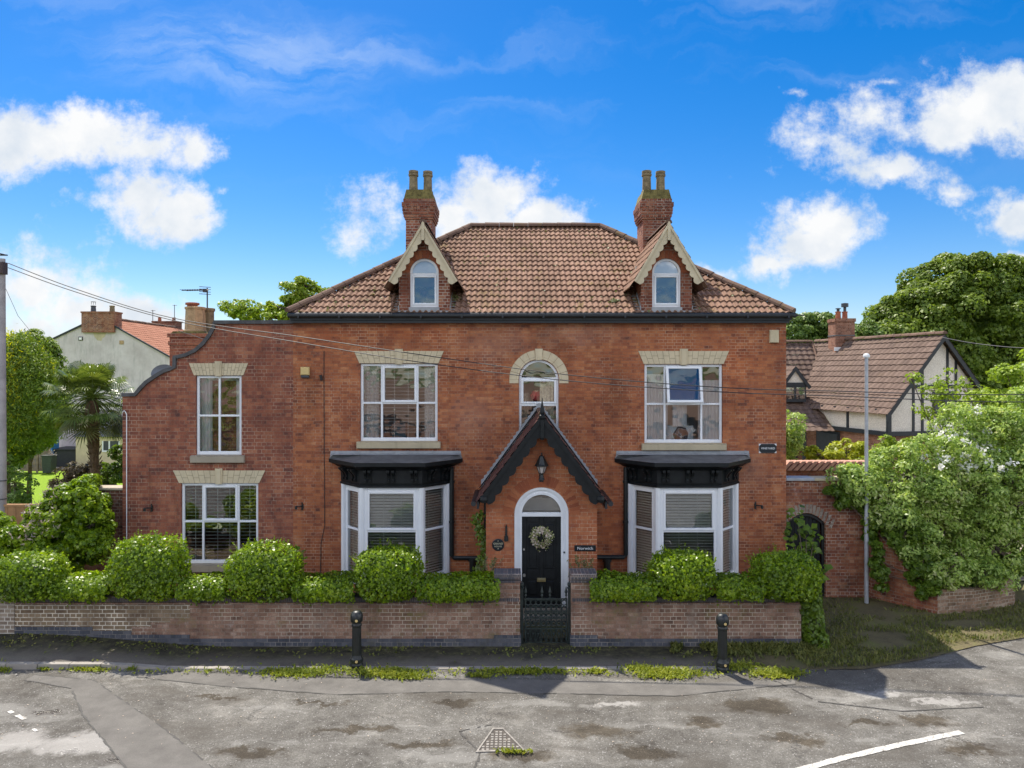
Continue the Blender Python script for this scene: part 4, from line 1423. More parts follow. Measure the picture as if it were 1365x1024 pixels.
folds(b, WR[0] + .5, WR[0] + 1.3, WR[2] + .05, WR[2] + .42, .30, 9)
b.build('curtain', 'curtain', win)
b = MB()
b.lathe([(.05, 0), (.19, .04), (.22, .18), (.17, .32), (.10, .38)], (WR[0] + .98, .42, WR[2] + .02), 14)
b.build('wooden_stool', 'brown_wood', win)
b = MB()
b.lathe([(.16, 0), (.16, .03), (.035, .05), (.03, .34)], (WR[1] - .25, .2, WR[2] + .02), 12)
b.build('table_lamp', 'curtain', win)

xm = (WU[0] + WU[1]) / 2
win, cells = window(WU, [xm], [WU[2] + .98], [], label='tall white four-pane window of the side wing')
b = MB()
folds(b, WU[0] + .05, WU[0] + .32, WU[2], WU[3], .2, 7)
folds(b, WU[1] - .2, WU[1] - .05, WU[2], WU[3], .2, 4)
b.build('curtain', 'curtain', win)
b = MB()
b.box(WU[0], WU[1], .25, .28, WU[3] - .13, WU[3])
b.build('blind', 'blind', win)
xw = WD[1] - WD[0]
win, cells = window(WD, [WD[0] + xw * .275, WD[0] + xw * .735], [WD[2] + 1.05], [(1, 1)], label='white six-pane ground floor window of the side wing')
b = MB()
for (ci, ri), (xa, xb, za, zb) in cells.items():
    slats(b, xa - .02, xb + .02, za - .02, zb + .02, .20, .085, .05, .05, tapes=(.35, .7) if ci == 1 else (.5,))
b.build('blind', 'blind', win)

# arched landing window
b, pn = MB(), MB()
z0 = 3.06
yw = .055
arch_band(b, CWX, CWR - .062, CWR - .003, zs, yw, yw + .07)
for s in (-1, 1):
    b.bbox(CWX + (s * CWR if s < 0 else CWR - .062), CWX + (-CWR + .062 if s < 0 else CWR), yw, yw + .07, z0, zs)
zt1 = Z(506, D0) + .02
zt2 = Z(540, D0)
xa, xb = CWX - CWR + .062, CWX + CWR - .062
b.bbox(xa, xb, yw + .003, yw + .07, zt1 - .03, zt1 + .03)
b.bbox(xa, xb, yw + .003, yw + .07, zt2 - .03, zt2 + .03)
for (q0, q1, q2, q3) in ((xa - .01, xa + .05, zt2 + .03, zt1 - .02), (xb - .05, xb + .01, zt2 + .03, zt1 - .02), (xa + .05, xb - .05, zt2 + .03, zt2 + .08), (xa + .05, xb - .05, zt1 - .07, zt1 - .02)):
    b.bbox(q0, q1, yw - .02, yw + .06, q2, q3)
win = b.build('window', 'white_upvc', house)
win['label'] = 'white arched landing window above the porch'
pn.poly([(p[0], yw + .03, p[1]) for p in arch_poly(CWX, CWR - .06, zs, zt2)])
pn.poly([(xa, yw + .03, z0), (xb, yw + .03, z0), (xb, yw + .03, zt2), (xa, yw + .03, zt2)])
pn.build('pane', 'glass', win)
b = MB()
folds(b, CWX + .03, CWX + .40, z0, zs + .05, .17, 9)
folds(b, CWX - .42, CWX - .24, z0, zs - .35, .5, 5)
b.build('curtain', 'patterned_curtain', win)
b = MB()
b.lathe([(.05, 0), (.13, .05), (.17, .15), (.10, .27), (.02, .30)], (CWX - .05, .42, zt2 + .07), 12)
b.build('red_cushion', 'red_cloth', win)
b = MB()
b.box(CWX - .45, CWX - .0, .36, .66, zt2 - .02, zt2 + .06)
b.build('window_shelf', 'brown_wood', win)

# -- bay windows
def seg_xform(mbx, s0, p0, p1):
    d = (Vector(p1) - Vector(p0)).normalized()
    for i in range(s0, len(mbx.v)):
        x_, y_, z_ = mbx.v[i]
        mbx.v[i] = (p0[0] + d.x * x_ - d.y * y_, p0[1] + d.y * x_ + d.x * y_, z_)


def offset_plan(hw, hf, dep, e):
    """canted bay plan (four points) pushed out by e"""
    d = Vector((hw - hf, dep)).normalized()      # direction of the right-hand side going back
    n = Vector((d.y, -d.x))                      # outward normal
    fy = -dep - e
    p = Vector((hf, -dep)) + n * e
    t = (fy - p.y) / d.y if abs(d.y) > 1e-6 else 0
    fx = p.x + d.x * t
    t2 = (0 - p.y) / d.y
    bx = p.x + d.x * t2
    return [(-bx, 0), (-fx, fy), (fx, fy), (bx, 0)]


for k, (bc, hw) in enumerate(BAY):
    hf, dep = hw - .60, .66
    z0, z1 = .69, 2.95
    plan = [(bc + x_, y_) for x_, y_ in offset_plan(hw, hf, dep, 0)]
    b, pn, bl = MB(), MB(), MB()
    for si in range(3):
        p0, p1 = plan[si], plan[si + 1]
        L = math.hypot(p1[0] - p0[0], p1[1] - p0[1])
        s0, s1, s2 = len(b.v), len(pn.v), len(bl.v)
        jl = .15 if si != 1 else .11
        op = [(0, 1)] if si == 1 else []
        cells = frame_bars(b, .045, L - .045, z0, z1, .03, .07, [], [1.89], jl if si != 2 else .10, .06, op, pn, .11)
        if si != 1:
            pass
        for (ci, ri), (xa, xb, za, zb) in cells.items():
            slats(bl, xa - .03, xb + .03, za - .02, zb + .02, .13, .070 if si == 1 else .064, .045, (.42 if ri else .12) if si == 1 else .25, tapes=(.33, .68) if si == 1 else (.3,))
        seg_xform(b, s0, p0, p1)
        seg_xform(pn, s1, p0, p1)
        seg_xform(bl, s2, p0, p1)
    for (px_, py_) in plan:      # corner posts
        b.lathe([(.075, z0 - .003), (.075, z1)], (px_ + (.05 if px_ < bc else -.05) * (1 if py_ > -.1 else .2), py_ + (.045 if py_ < -.1 else -.03), 0), 8)
    bay = b.build('bay_window', 'white_upvc', house)
    bay['label'] = ('canted bay window left of the porch', 'canted bay window right of the porch')[k]
    pn.build('pane', 'glass', bay)
    bl.build('blind', 'blind', bay)
    b = MB()
    for si in range(3):
        p0, p1 = plan[si], plan[si + 1]
        b.poly([(*p0, -.05), (*p1, -.05), (*p1, z0), (*p0, z0)])
    op_ = [(bc + x_, y_) for x_, y_ in offset_plan(hw, hf, dep, .05)]
    for si in range(3):
        p0, p1, q0_, q1_ = op_[si], op_[si + 1], plan[si], plan[si + 1]
        b.poly([(*p0, z0 - .09), (*p1, z0 - .09), (*p1, z0 + .01), (*p0, z0 + .01)], 1)
        b.poly([(*p0, z0 + .01), (*p1, z0 + .01), (*q1_, z0 + .025), (*q0_, z0 + .025)], 1)
        b.poly([(*p0, z0 - .09), (*p1, z0 - .09), (*q1_, z0 - .09), (*q0_, z0 - .09)], 1)
    b.build('bay_base', ['brick', 'white_paint'], bay)
    # cornice: stacked mouldings
    b = MB()
    prof_c = [(-.02, 2.945), (.045, 2.945), (.045, 2.99), (.02, 3.01), (.03, 3.05), (.03, 3.36), (.09, 3.375), (.13, 3.41), (.21, 3.46), (.25, 3.475), (.25, 3.56)]
    prev = None
    for (e, zz) in prof_c:
        cur = [(bc + x_, y_, zz) for x_, y_ in offset_plan(hw, hf, dep, e)]
        if prev:
            for i in range(3):
                b.poly([prev[i], prev[i + 1], cur[i + 1], cur[i]])
        prev = cur
    b.build('cornice', 'black_paint', bay)
    e_ = [(bc + x_, y_) for x_, y_ in offset_plan(hw, hf, dep, .03)]
    for si in range(3):
        p0, p1 = e_[si], e_[si + 1]
        L = math.hypot(p1[0] - p0[0], p1[1] - p0[1])
        spots = [L * t for t in ((.09, .16, .46, .54, .84, .91) if si == 1 else (.20, .34, .66, .80))]
        for sx in spots:
            b = MB()
            pr = [(-.001, 3.07), (-.055, 3.08), (-.06, 3.13), (-.035, 3.16), (-.05, 3.22), (-.085, 3.27), (-.125, 3.30), (-.14, 3.37), (-.001, 3.37)]
            b.prism(pr, sx - .028, sx + .028, 'x')
            b.prism([(-.001, 3.30), (-.155, 3.33), (-.155, 3.375), (-.001, 3.375)], sx - .036, sx + .036, 'x')
            seg_xform(b, 0, p0, p1)
            b.build('bracket', 'black_paint', bay)
    b = MB()
    lo = [(bc + x_, y_, 3.565) for x_, y_ in offset_plan(hw, hf, dep, .255)]
    hi = [(bc + x_ * .97, y_ * .12 - .02, 3.665) for x_, y_ in offset_plan(hw, hf, dep, .2)]
    for i in range(3):
        b.poly([lo[i], lo[i + 1], hi[i + 1], hi[i]])
    b.poly([(hi[0][0], -.004, 3.665), hi[0], hi[1], hi[2], hi[3], (hi[3][0], -.004, 3.665)])
    b.build('bay_roof', 'dark_lead', bay)
    b = MB()
    b.poly([(bc - hw - .31, -.007, 3.575), (bc + hw + .31, -.007, 3.575), (bc + hw + .29, -.007, 3.755), (bc - hw - .29, -.007, 3.755)])
    b.poly([(bc - hw - .29, -.007, 3.69), (bc + hw + .29, -.007, 3.69), (bc + hw + .26, -.16, 3.672), (bc - hw - .26, -.16, 3.672)])
    for i in range(6):
        xx = bc - hw - .2 + i * (2 * hw + .4) / 5
        b.box(xx - .02, xx + .02, -.02, -.006, 3.70, 3.76)
    b.build('lead_flashing', 'lead', bay)

# -- porch
b = MB()
DR, DZS = .627, Z(686, 16.6)
HWP = 1.28
p_slope, p_apex, p_half = 1.36, Z(552, 16.25), 1.45
ptop = lambda x: p_apex - .08 - abs(x - PCX) * p_slope
strip_wall(b, PCX - HWP, PCX + HWP, -.05, ptop, [(PCX - DR, PCX + DR, .28, arch_top(PCX, DR, DZS))], PY, .12, extra=[PCX + DR * math.sin(R(a)) for a in range(-88, 89, 6)] + [PCX])
for s in (-1, 1):
    b.poly([(PCX + s * HWP, PY, -.05), (PCX + s * HWP, 0, -.05), (PCX + s * HWP, 0, ptop(PCX + HWP)), (PCX + s * HWP, PY, ptop(PCX + HWP))])
porch = b.build('porch', 'porch_brick', house)
b = MB()
nb = 29
for i in range(nb):
    a0, a1 = math.pi * (i + .07) / nb, math.pi * (i + .93) / nb
    for (ra, rb) in ((DR + .035, DR + .265), ):
        b.prism([(PCX - r * math.cos(a), DZS + r * math.sin(a)) for r, a in ((rb, a0), (rb, a1), (ra, a1), (ra, a0))], PY - .007, PY + .02, 'y')
b.build('brick_arch', 'arch_brick', porch)
b = MB()
yb = PY - .33
for s in (-1, 1):
    hyp = math.hypot(1, p_slope)
    O = (PCX + s * (p_half + .03), yb - .03, p_apex - (p_half + .03) * p_slope)
    roof_plane(b, O, (0, 1, 0), (-s, 0, p_slope), (p_half + .03) * hyp, lambda v: 0, lambda v: -yb + .04, roll=.2, gauge=.26, seg=4, amp=.012, seed=30 + s)
pr = b.build('porch_roof', 'dark_tile', porch)
b = MB()
ridge_run(b, (PCX, yb - .03, p_apex + .03), (PCX, 0, p_apex + .03), .08, .4)
b.build('ridge_tiles', 'ridge_tile', porch)
b = MB()
bargeboard(b, PCX, yb - .02, yb + .03, p_apex, p_half - .05, p_slope, .27, 9, .06, trim=.09)
for s in (-1, 1):
    xx, zz = PCX + s * (p_half - .13), p_apex - (p_half - .05) * p_slope - .09
    b.lathe([(.02, -.02), (.085, .0), (.10, .06), (.085, .13), (.04, .16)], (xx, yb + .01, zz), 10)
b.build('bargeboard', 'black_paint', porch)
b = MB()
b.lathe([(.035, -.55), (.05, -.50), (.045, -.1), (.075, -.05), (.075, 0), (.04, .03), (.055, .07), (.05, .12), (.025, .24), (.006, .40)], (PCX, yb - .05, p_apex - .03), 10)
b.build('finial', 'black_paint', porch)
b = MB()
for s in (-1, 1):
    n = 20
    for i in range(n):      # stepped flashing against the house wall
        t0, t1 = i / n, (i + 1) / n
        xa, xb = PCX + s * (p_half * t0 + .0), PCX + s * p_half * t1
        za, zb = p_apex - p_half * p_slope * t0, p_apex - p_half * p_slope * t1
        b.poly([(xa, -.006, za + .02), (xb, -.006, zb + .02), (xb, -.006, zb + .185), (xb, -.006, zb + .24), (xa, -.006, za + .185)])
        b.poly([(xa, -.006, za + .07), (xb, -.006, zb + .07), (xb + s * .075, -.14, zb + .02), (xa + s * .075, -.14, za + .02)])
b.build('lead_flashing', 'lead', porch)
for s in (-1, 1):
    b = MB()
    xx, zz = PCX + s * (p_half + .10), p_apex - (p_half + .02) * p_slope - .03
    b.tube([(xx, yb - .02, zz), (xx, -.02, zz)], .06, 8)
    b.box(xx - s * .12, xx - s * .07, yb + .02, -.02, zz - .12, zz + .05)
    b.build('gutter', 'black_gutter', porch)
# door frame, fanlight and door
b = MB()
yd = PY + .03
arch_band(b, PCX, DR - .16, DR - .004, DZS, yd + .02, yd + .10, 24)
arch_band(b, PCX, DR - .06, DR - .002, DZS, yd - .015, yd + .018, 24)
arch_band(b, PCX, DR - .175, DR - .13, DZS, yd + .0, yd + .018, 24)
for s in (-1, 1):
    b.box(PCX + s * (DR - .16), PCX + s * (DR - .004), yd + .02, yd + .10, .28, DZS)
    b.box(PCX + s * (DR - .06), PCX + s * (DR - .002), yd - .015, yd + .018, .28, DZS)
    b.box(PCX + s * (DR - .175), PCX + s * (DR - .13), yd, yd + .018, .28, DZS)
ztr = Z(686.5, 16.6)
b.bbox(PCX - DR + .16, PCX + DR - .16, yd + .01, yd + .10, ztr - .05, ztr + .045)
b.build('door_frame', 'white_paint', porch)
b = MB()
b.poly([(p[0], yd + .06, p[1]) for p in arch_poly(PCX, DR - .15, DZS, ztr + .04, 18)])
b.build('fanlight', 'glass', porch)
b = MB()
b.box(PCX - .5, PCX + .5, yd + .5, yd + .52, ztr, DZS + .3)
b.build('fanlight_blind', 'lamp_glass', porch)
dw, dz0, dz1 = DR - .168, .30, ztr - .052
b = MB()
b.box(PCX - dw, PCX + dw, yd + .065, yd + .11, dz0, dz1)
b.bbox(PCX - dw, PCX - dw + .12, yd + .045, yd + .066, dz0, dz1)
b.bbox(PCX + dw - .12, PCX + dw, yd + .045, yd + .066, dz0, dz1)
b.bbox(PCX - .05, PCX + .05, yd + .047, yd + .066, dz0, dz1)
for (za, zb) in ((dz0, dz0 + .2), (.92, 1.16), (dz1 - .13, dz1)):
    for (xa, xb) in ((PCX - dw + .12, PCX - .05), (PCX + .05, PCX + dw - .12)):
        b.bbox(xa, xb, yd + .047, yd + .066, za, zb)
for s in (-1, 1):      # raised fielded panels
    xc = PCX + s * (dw + -.12 + .05) / 2
    for (za, zb) in ((dz0 + .25, .88), (1.21, dz1 - .18)):
        b.bbox(xc - .10, xc + .10, yd + .050, yd + .066, za, zb, .02)
    b.prism([(xc - .12, 1.18), (xc + .12, 1.18), (xc + .06, 1.22), (xc, 1.26), (xc - .06, 1.22)], yd + .03, yd + .046, 'y')
door = b.build('door', 'black_paint', porch)
b = MB()
b.bbox(PCX - .10, PCX + .10, yd + .028, yd + .045, .86, .95)
b.bbox(PCX - .075, PCX + .075, yd + .02, yd + .029, .885, .925)
b.build('letterbox', 'brass', porch)
for (xx, zz, rr) in ((PCX - dw + .06, 1.02, .035), (PCX - dw + .055, 1.62, .022)):
    b = MB()
    b.tube([(xx, yd + .046, zz), (xx, yd + .015, zz), (xx, yd - .01, zz)], [rr, rr * .6, rr], 12)
    b.build('door_knob' if rr > .03 else 'door_lock', 'nickel', porch)
b = MB()
b.tube([(PCX + dw + .07, yd + .018, 1.55), (PCX + dw + .07, yd + .0, 1.55)], .02, 10)
b.build('door_bell', 'black_iron', porch)
b = MB()
b.bbox(PCX - .7, PCX + .7, PY - .32, PY + .02, -.03, .14)
b.bbox(PCX - .62, PCX + .62, PY - .04, PY + .12, .14, .28)
b.build('door_step', 'grey_sill', porch)

# -- rainwater pipes on the front
def pipe(path, r=.045, clips=()):
    b = MB()
    b.tube(path, r, 9)
    for (x_, y_, z_) in clips:
        b.tube([(x_, y_, z_ - .03), (x_, y_, z_ + .03)], r * 1.35, 9)
    return b.build('downpipe', 'black_iron', house)


xl = BAY[0][0] + BAY[0][1] + .07
zh = Z(743, D0)
pipe([(xl, -.06, 3.35), (xl, -.06, zh + .06), (xl + .05, -.06, zh), (PCX - HWP - .06, -.06, zh)], .055, [(xl, -.06, 3.0), (xl, -.06, 2.0)])
pipe([(xl + .52, -.07, zh), (xl + .52, -.07, .02)], .085, [(xl + .52, -.07, zh - .05)])
pipe([(PCX - HWP - .05, -.09, p_apex - p_half * p_slope - .12), (PCX - HWP - .05, -.09, 1.2), (PCX - HWP - .05, -.09, .02)], .05, [(PCX - HWP - .05, -.09, 2.2)])
xr = BAY[1][0] - BAY[1][1] - .07
pipe([(xr, -.06, 3.35), (xr, -.06, zh + .08), (xr - .05, -.06, zh + .02), (PCX + HWP + .06, -.06, zh + .02)], .055, [(xr, -.06, 3.0), (xr, -.06, 2.0)])
pipe([(xr - .46, -.07, zh), (xr - .46, -.07, .02)], .085, [(xr - .46, -.07, zh - .05)])
b = MB()
b.tube([(WX0 + .02, -.03, Z(548.5, D0) - .02), (WX0 + .06, -.03, Z(548.5, D0) + .02), (WX0 + .10, -.03, Z(549.5, D0)), (WX0 + .125, -.03, Z(553, D0)), (WX0 + .125, -.03, .3)], .011, 7)
b.build('waste_pipe', 'white_upvc', house)
b = MB()
b.tube([(X(432, D0), -.012, Z(468, D0)), (X(432, D0), -.012, Z(510, D0)), (X(433, D0), -.012, Z(700, D0)), (X(428, D0), -.012, Z(725, D0)), (X(427, D0), -.012, .1)], .008, 5)
b.tube([(X(428, D0), -.05, Z(500, D0)), (X(429, D0), -.03, Z(507, D0))], .035, 7)
b.build('wall_cable', 'cable', house)
b = MB()
b.bbox(X(1025.2, D0), X(1037.2, D0), -.07, -.0, Z(457, D0), Z(440, D0), .012)
b.build('stone_block', 'sandstone', house)

# -- chimney of the side wing
b = MB()
ds = 21.6
xa, xb = X(226, ds), X(277, ds)
b.box(xa, xb, Y(ds), Y(ds) + .75, 4.6, Z(460, ds))
b.box(xa - .03, xb + .03, Y(ds) - .03, Y(ds) + .78, Z(460, ds), Z(455, ds))
b.box(xa - .0, xb + .0, Y(ds) - .0, Y(ds) + .75, Z(455, ds), Z(449.5, ds))
b.box(xa - .05, xb - .02, Y(ds) - .05, Y(ds) + .80, Z(449.5, ds), Z(444.5, ds))
b.prism([(xa + .02, Z(444.5, ds)), (xb - .05, Z(444.5, ds)), (xb - .15, Z(441.5, ds)), (xa + .1, Z(441.5, ds))], Y(ds) + .02, Y(ds) + .7, 'y', 1)
wch = b.build('chimney', ['wing_brick', 'mortar_moss'], house)
wch['label'] = 'low brick chimney behind the side wing parapet'
zc = Z(443, ds)
b = MB()
b.lathe([(.33, 0), (.33, .07), (.30, .10), (.275, .70), (.30, .72), (.30, .78), (.26, .79)], (X(254, ds), Y(ds) + .33, zc), 8, rot=R(22.5))
b.lathe([(.15, .78), (.15, .84), (.20, .85), (.20, .91), (.14, .92)], (X(250, ds), Y(ds) + .33, zc), 16, 1)
b.build('chimney_pot', ['pot_buff', 'pot_red'], wch)
b = MB()
b.lathe([(.16, 0), (.16, .70), (.19, .72), (.19, .80), (.15, .81)], (X(264, ds), Y(ds) + .75, zc - .02), 8, rot=R(22.5))
b.build('chimney_pot', 'pot_mossy', wch)

# ------------------------------------------------------------------ things fixed to or hung on the house
t = thing('wall_lantern', 'black lantern with pale glass above the front door arch', 'lantern', (PCX - .005, PY, Z(632, 16.5)))
cx, cy, cz = PCX - .005, PY - .17, Z(624.5, 16.45)
b = MB()
b.lathe([(.012, .36), (.022, .335), (.012, .31), (.03, .30), (.055, .28), (.135, .10), (.155, .08), (.155, .055), (.12, .05)], (cx, cy, cz), 6)
b.lathe([(.05, -.27), (.075, -.25), (.05, -.20), (.035, -.14), (.055, -.12), (.055, -.10)], (cx, cy, cz), 10)
for k in range(6):
    w = math.pi * k / 3
    b.tube([(cx + .118 * math.cos(w), cy + .118 * math.sin(w), cz + .055), (cx + .062 * math.cos(w), cy + .062 * math.sin(w), cz - .105)], .008, 5)
b.tube([(cx, cy, cz - .24), (cx, cy + .10, cz - .30), (cx, PY - .005, cz - .24)], .018, 7)
b.box(cx - .05, cx + .05, PY - .015, PY - .001, cz - .33, cz - .14)
b.build('lantern_frame', 'black_iron', t)
b = MB()
b.lathe([(.054, -.10), (.112, .052)], (cx, cy, cz), 6)
b.build('lamp_glass', 'lamp_glass', t)

t = thing('round_plaque', 'round black house plaque with gold lettering left of the front door', 'plaque', (X(664, 16.58), PY, Z(726.5, 16.58)))
cx, cz = X(664, 16.58), Z(726.5, 16.58)
b = MB()
b.tube([(cx, PY - .002, cz), (cx, PY - .018, cz), (cx, PY - .022, cz)], [.140, .140, .130], 28)
b.build('disc', 'sign_black', t)
text_mesh('lettering', 'GRAND', .060, (cx, PY - .022, cz + .028), 'sign_gold', t, 1.1)
text_mesh('lettering', 'HOUSE', .050, (cx, PY - .022, cz - .035), 'sign_gold', t, 1.1)
b = MB()
b.lathe([(.004, 0), (.018, .008), (.004, .016)], (cx, PY - .026, cz + .085), 6)
b.prism([(cx - .016, cz - .095), (cx + .016, cz - .095), (cx, cz - .072)], PY - .027, PY - .022, 'y')
b.prism([(cx - .016, cz + .082), (cx + .016, cz + .082), (cx, cz + .105)], PY - .027, PY - .022, 'y')
b.build('ornament', 'sign_gold', t)

t = thing('name_plate', 'rectangular black name plate with white lettering right of the front door', 'name plate', (X(780, 16.58), PY, Z(731, 16.58)))
cx, cz = X(780, 16.58), Z(731, 16.58)
b = MB()
b.bbox(cx - .245, cx + .245, PY - .022, PY - .001, cz - .068, cz + .068, .005)
b.build('plate', 'sign_black', t)
text_mesh('lettering', 'Norwich', .098, (cx, PY - .022, cz - .002), 'sign_white', t, 1.05)

t = thing('street_sign', 'black sign with clipped corners and white capitals high on the brick corner', 'sign', (X(1023.3, D0), 0, Z(597.8, D0)))
cx, cz = X(1023.3, D0), Z(597.8, D0)
b = MB()
hw_, hh_, cc = .215, .112, .055
b.prism([(cx - hw_ + cc, cz - hh_), (cx + hw_ - cc, cz - hh_), (cx + hw_, cz - hh_ + cc), (cx + hw_, cz + hh_ - cc), (cx + hw_ - cc, cz + hh_), (cx - hw_ + cc, cz + hh_), (cx - hw_, cz + hh_ - cc), (cx - hw_, cz - hh_ + cc)], -.020, -.0045, 'y')
b.build('plate', 'sign_black', t)
b = MB()
b.box(cx - hw_ - .004, cx + hw_ + .004, -.004, -.0005, cz - hh_ - .004, cz + hh_ + .004)
b.build('backing_board', 'sign_white', t)
text_mesh('lettering', 'VINEYARD', .072, (cx, -.020, cz), 'sign_white', t, 1.02)

t = thing('alarm_box', 'yellow alarm box with dark base at the upper left of the brick front', 'alarm box', (X(407, D0), 0, Z(495, D0)))
b = MB()
b.bbox(X(401.3, D0), X(413.0, D0), -.075, -.001, Z(500.2, D0), Z(489.3, D0), .02)
b.build('cover', 'yellow_box', t)
b = MB()
b.bbox(X(402, D0), X(412.5, D0), -.07, -.001, Z(503.6, D0), Z(500.4, D0), .01)
b.build('strobe', 'steel_dark', t)

for (px, py, mir, lab) in ((200, 677, 1, 'black bracket lamp on the plum brick left of the wing window'), (401, 674.5, 1, 'black bracket lamp on the brick between wing window and left bay'), (1009, 673.5, -1, 'black bracket lamp on the brick right of the right bay')):
    cx, cz = X(px, D0), Z(py, D0)
    yy = .011 if px < 300 else 0
    b = MB()
    b.prism([(cx + .03 * mir, cz + .10), (cx + .07 * mir, cz + .03), (cx + .06 * mir, cz - .09), (cx + .02 * mir, cz - .10)], -.03 + yy, -.001 + yy, 'y')
    b.tube([(cx + .05 * mir, -.03 + yy, cz), (cx - .03 * mir, -.10 + yy, cz + .01), (cx - .085 * mir, -.12 + yy, cz)], .014, 6)
    b.lathe([(.012, -.07), (.032, -.06), (.030, .0), (.012, .02)], (cx - .085 * mir, -.12 + yy, cz), 8)
    tag(b.build('bracket_lamp', 'black_iron', base=(cx, 0, cz)), lab, 'wall lamp')
b = MB()
cx, cz = X(674.8, 16.58), Z(710, 16.58)
b.prism([(cx - .025, cz - .10), (cx + .025, cz - .10), (cx + .022, cz + .13), (cx, cz + .19), (cx - .022, cz + .13)], PY - .03, PY - .001, 'y')
b.lathe([(.05, -.19), (.045, -.08), (.02, -.06)], (cx, PY - .045, cz), 10)
tag(b.build('bell_pull', 'black_iron', base=(cx, PY, cz)), 'black iron bell pull between round plaque and white door frame', 'bell pull')

# wreath
t = thing('door_wreath', 'round wreath of pale leaves and flowers hanging on the black front door', 'wreath', (X(722, 16.6), PY, Z(718, 16.6)))
cx, cz, yy = X(721.8, 16.6), Z(717.5, 16.6), PY + .045
n = 900
a = RNG.uniform(0, 2 * math.pi, n)
rr = .185 + RNG.normal(0, .042, n)
P = np.stack([cx + rr * np.cos(a), yy + RNG.normal(0, .022, n), cz + rr * np.sin(a)], 1)
Nn = np.stack([np.cos(a) * .6, -np.ones(n), np.sin(a) * .6], 1)
quads_object('foliage', leaf_quads(P[:680], Nn[:680], RNG.uniform(.035, .08, 680), .1, .5), 'wreath_leaf', t)
quads_object('flowers', leaf_quads(P[680:] + np.array([0, -.03, 0]), Nn[680:], RNG.uniform(.025, .05, 220), .1, .9), 'flower_pink', t)

# satellite dish and aerial behind the parapet
t = thing('satellite_dish', 'dark grey satellite dish behind the curved parapet of the side wing', 'satellite dish', (X(216, 18.7), Y(18.7), 5.3))
cx, cz, cy = X(215.5, 18.7), Z(497, 18.7), Y(18.75)
b = MB()
for j in range(5):
    for i in range(24):
        a0, a1 = 2 * math.pi * i / 24, 2 * math.pi * (i + 1) / 24
        r0_, r1_ = j / 5, (j + 1) / 5
        pt = lambda r_, a_: (cx + .30 * r_ * math.cos(a_), cy + .10 * (1 - r_ * r_) + .10 * r_ * math.sin(a_), cz + .22 * r_ * math.sin(a_) - .0)
        b.poly([pt(r0_, a0), pt(r1_, a0), pt(r1_, a1), pt(r0_, a1)])
b.build('reflector', 'dish_grey', t, smooth=True)
b = MB()
b.tube([(cx, cy + .12, cz), (cx, cy + .35, cz - .2), (cx, cy + .35, cz - .75)], .025, 8)
b.tube([(cx, cy + .05, cz - .2), (cx + .1, cy - .3, cz - .12)], .012, 6)
b.build('mount', 'steel_dark', t)
da = 22.3
t = thing('tv_aerial', 'grey tv aerial on a thin mast behind the wing chimney', 'aerial', (X(276, da), Y(da), 6.4))
b = MB()
b.tube([(X(276.3, da), Y(da), 5.2), (X(276.3, da), Y(da), Z(384, da))], .022, 8)
b.build('mast', 'steel_dark', t)
b = MB()
zt = Z(388, da)
xr_, xl_ = X(279, da), X(249, da)
b.tube([(xr_, Y(da) - .05, zt + .02), (xl_, Y(da) - .35, zt - .02)], .014, 6)
for i in range(9):
    f_ = i / 9
    xx, yy, zz = xr_ + (xl_ - xr_) * (.2 + .8 * f_), Y(da) - .05 - .3 * (.2 + .8 * f_), zt + .02 - .04 * f_
    b.tube([(xx - .05, yy - .17, zz), (xx + .05, yy + .17, zz)], .008, 4)
for s in (-1, 1):
    for zz in (zt - .10, zt - .03, zt + .05, zt + .12):
        b.tube([(xr_ - .26, Y(da) - .12, zz), (xr_ + .02, Y(da) + .06, zz)], .010, 4)
b.box(xr_ - .16, xr_ - .06, Y(da) - .1, Y(da) - .03, zt - .05, zt + .06)
b.build('antenna', 'steel_dark', t)


# ------------------------------------------------------------------ front boundary walls and gate
WY0, WY1 = -2.94, -2.62
ZTOP = .885


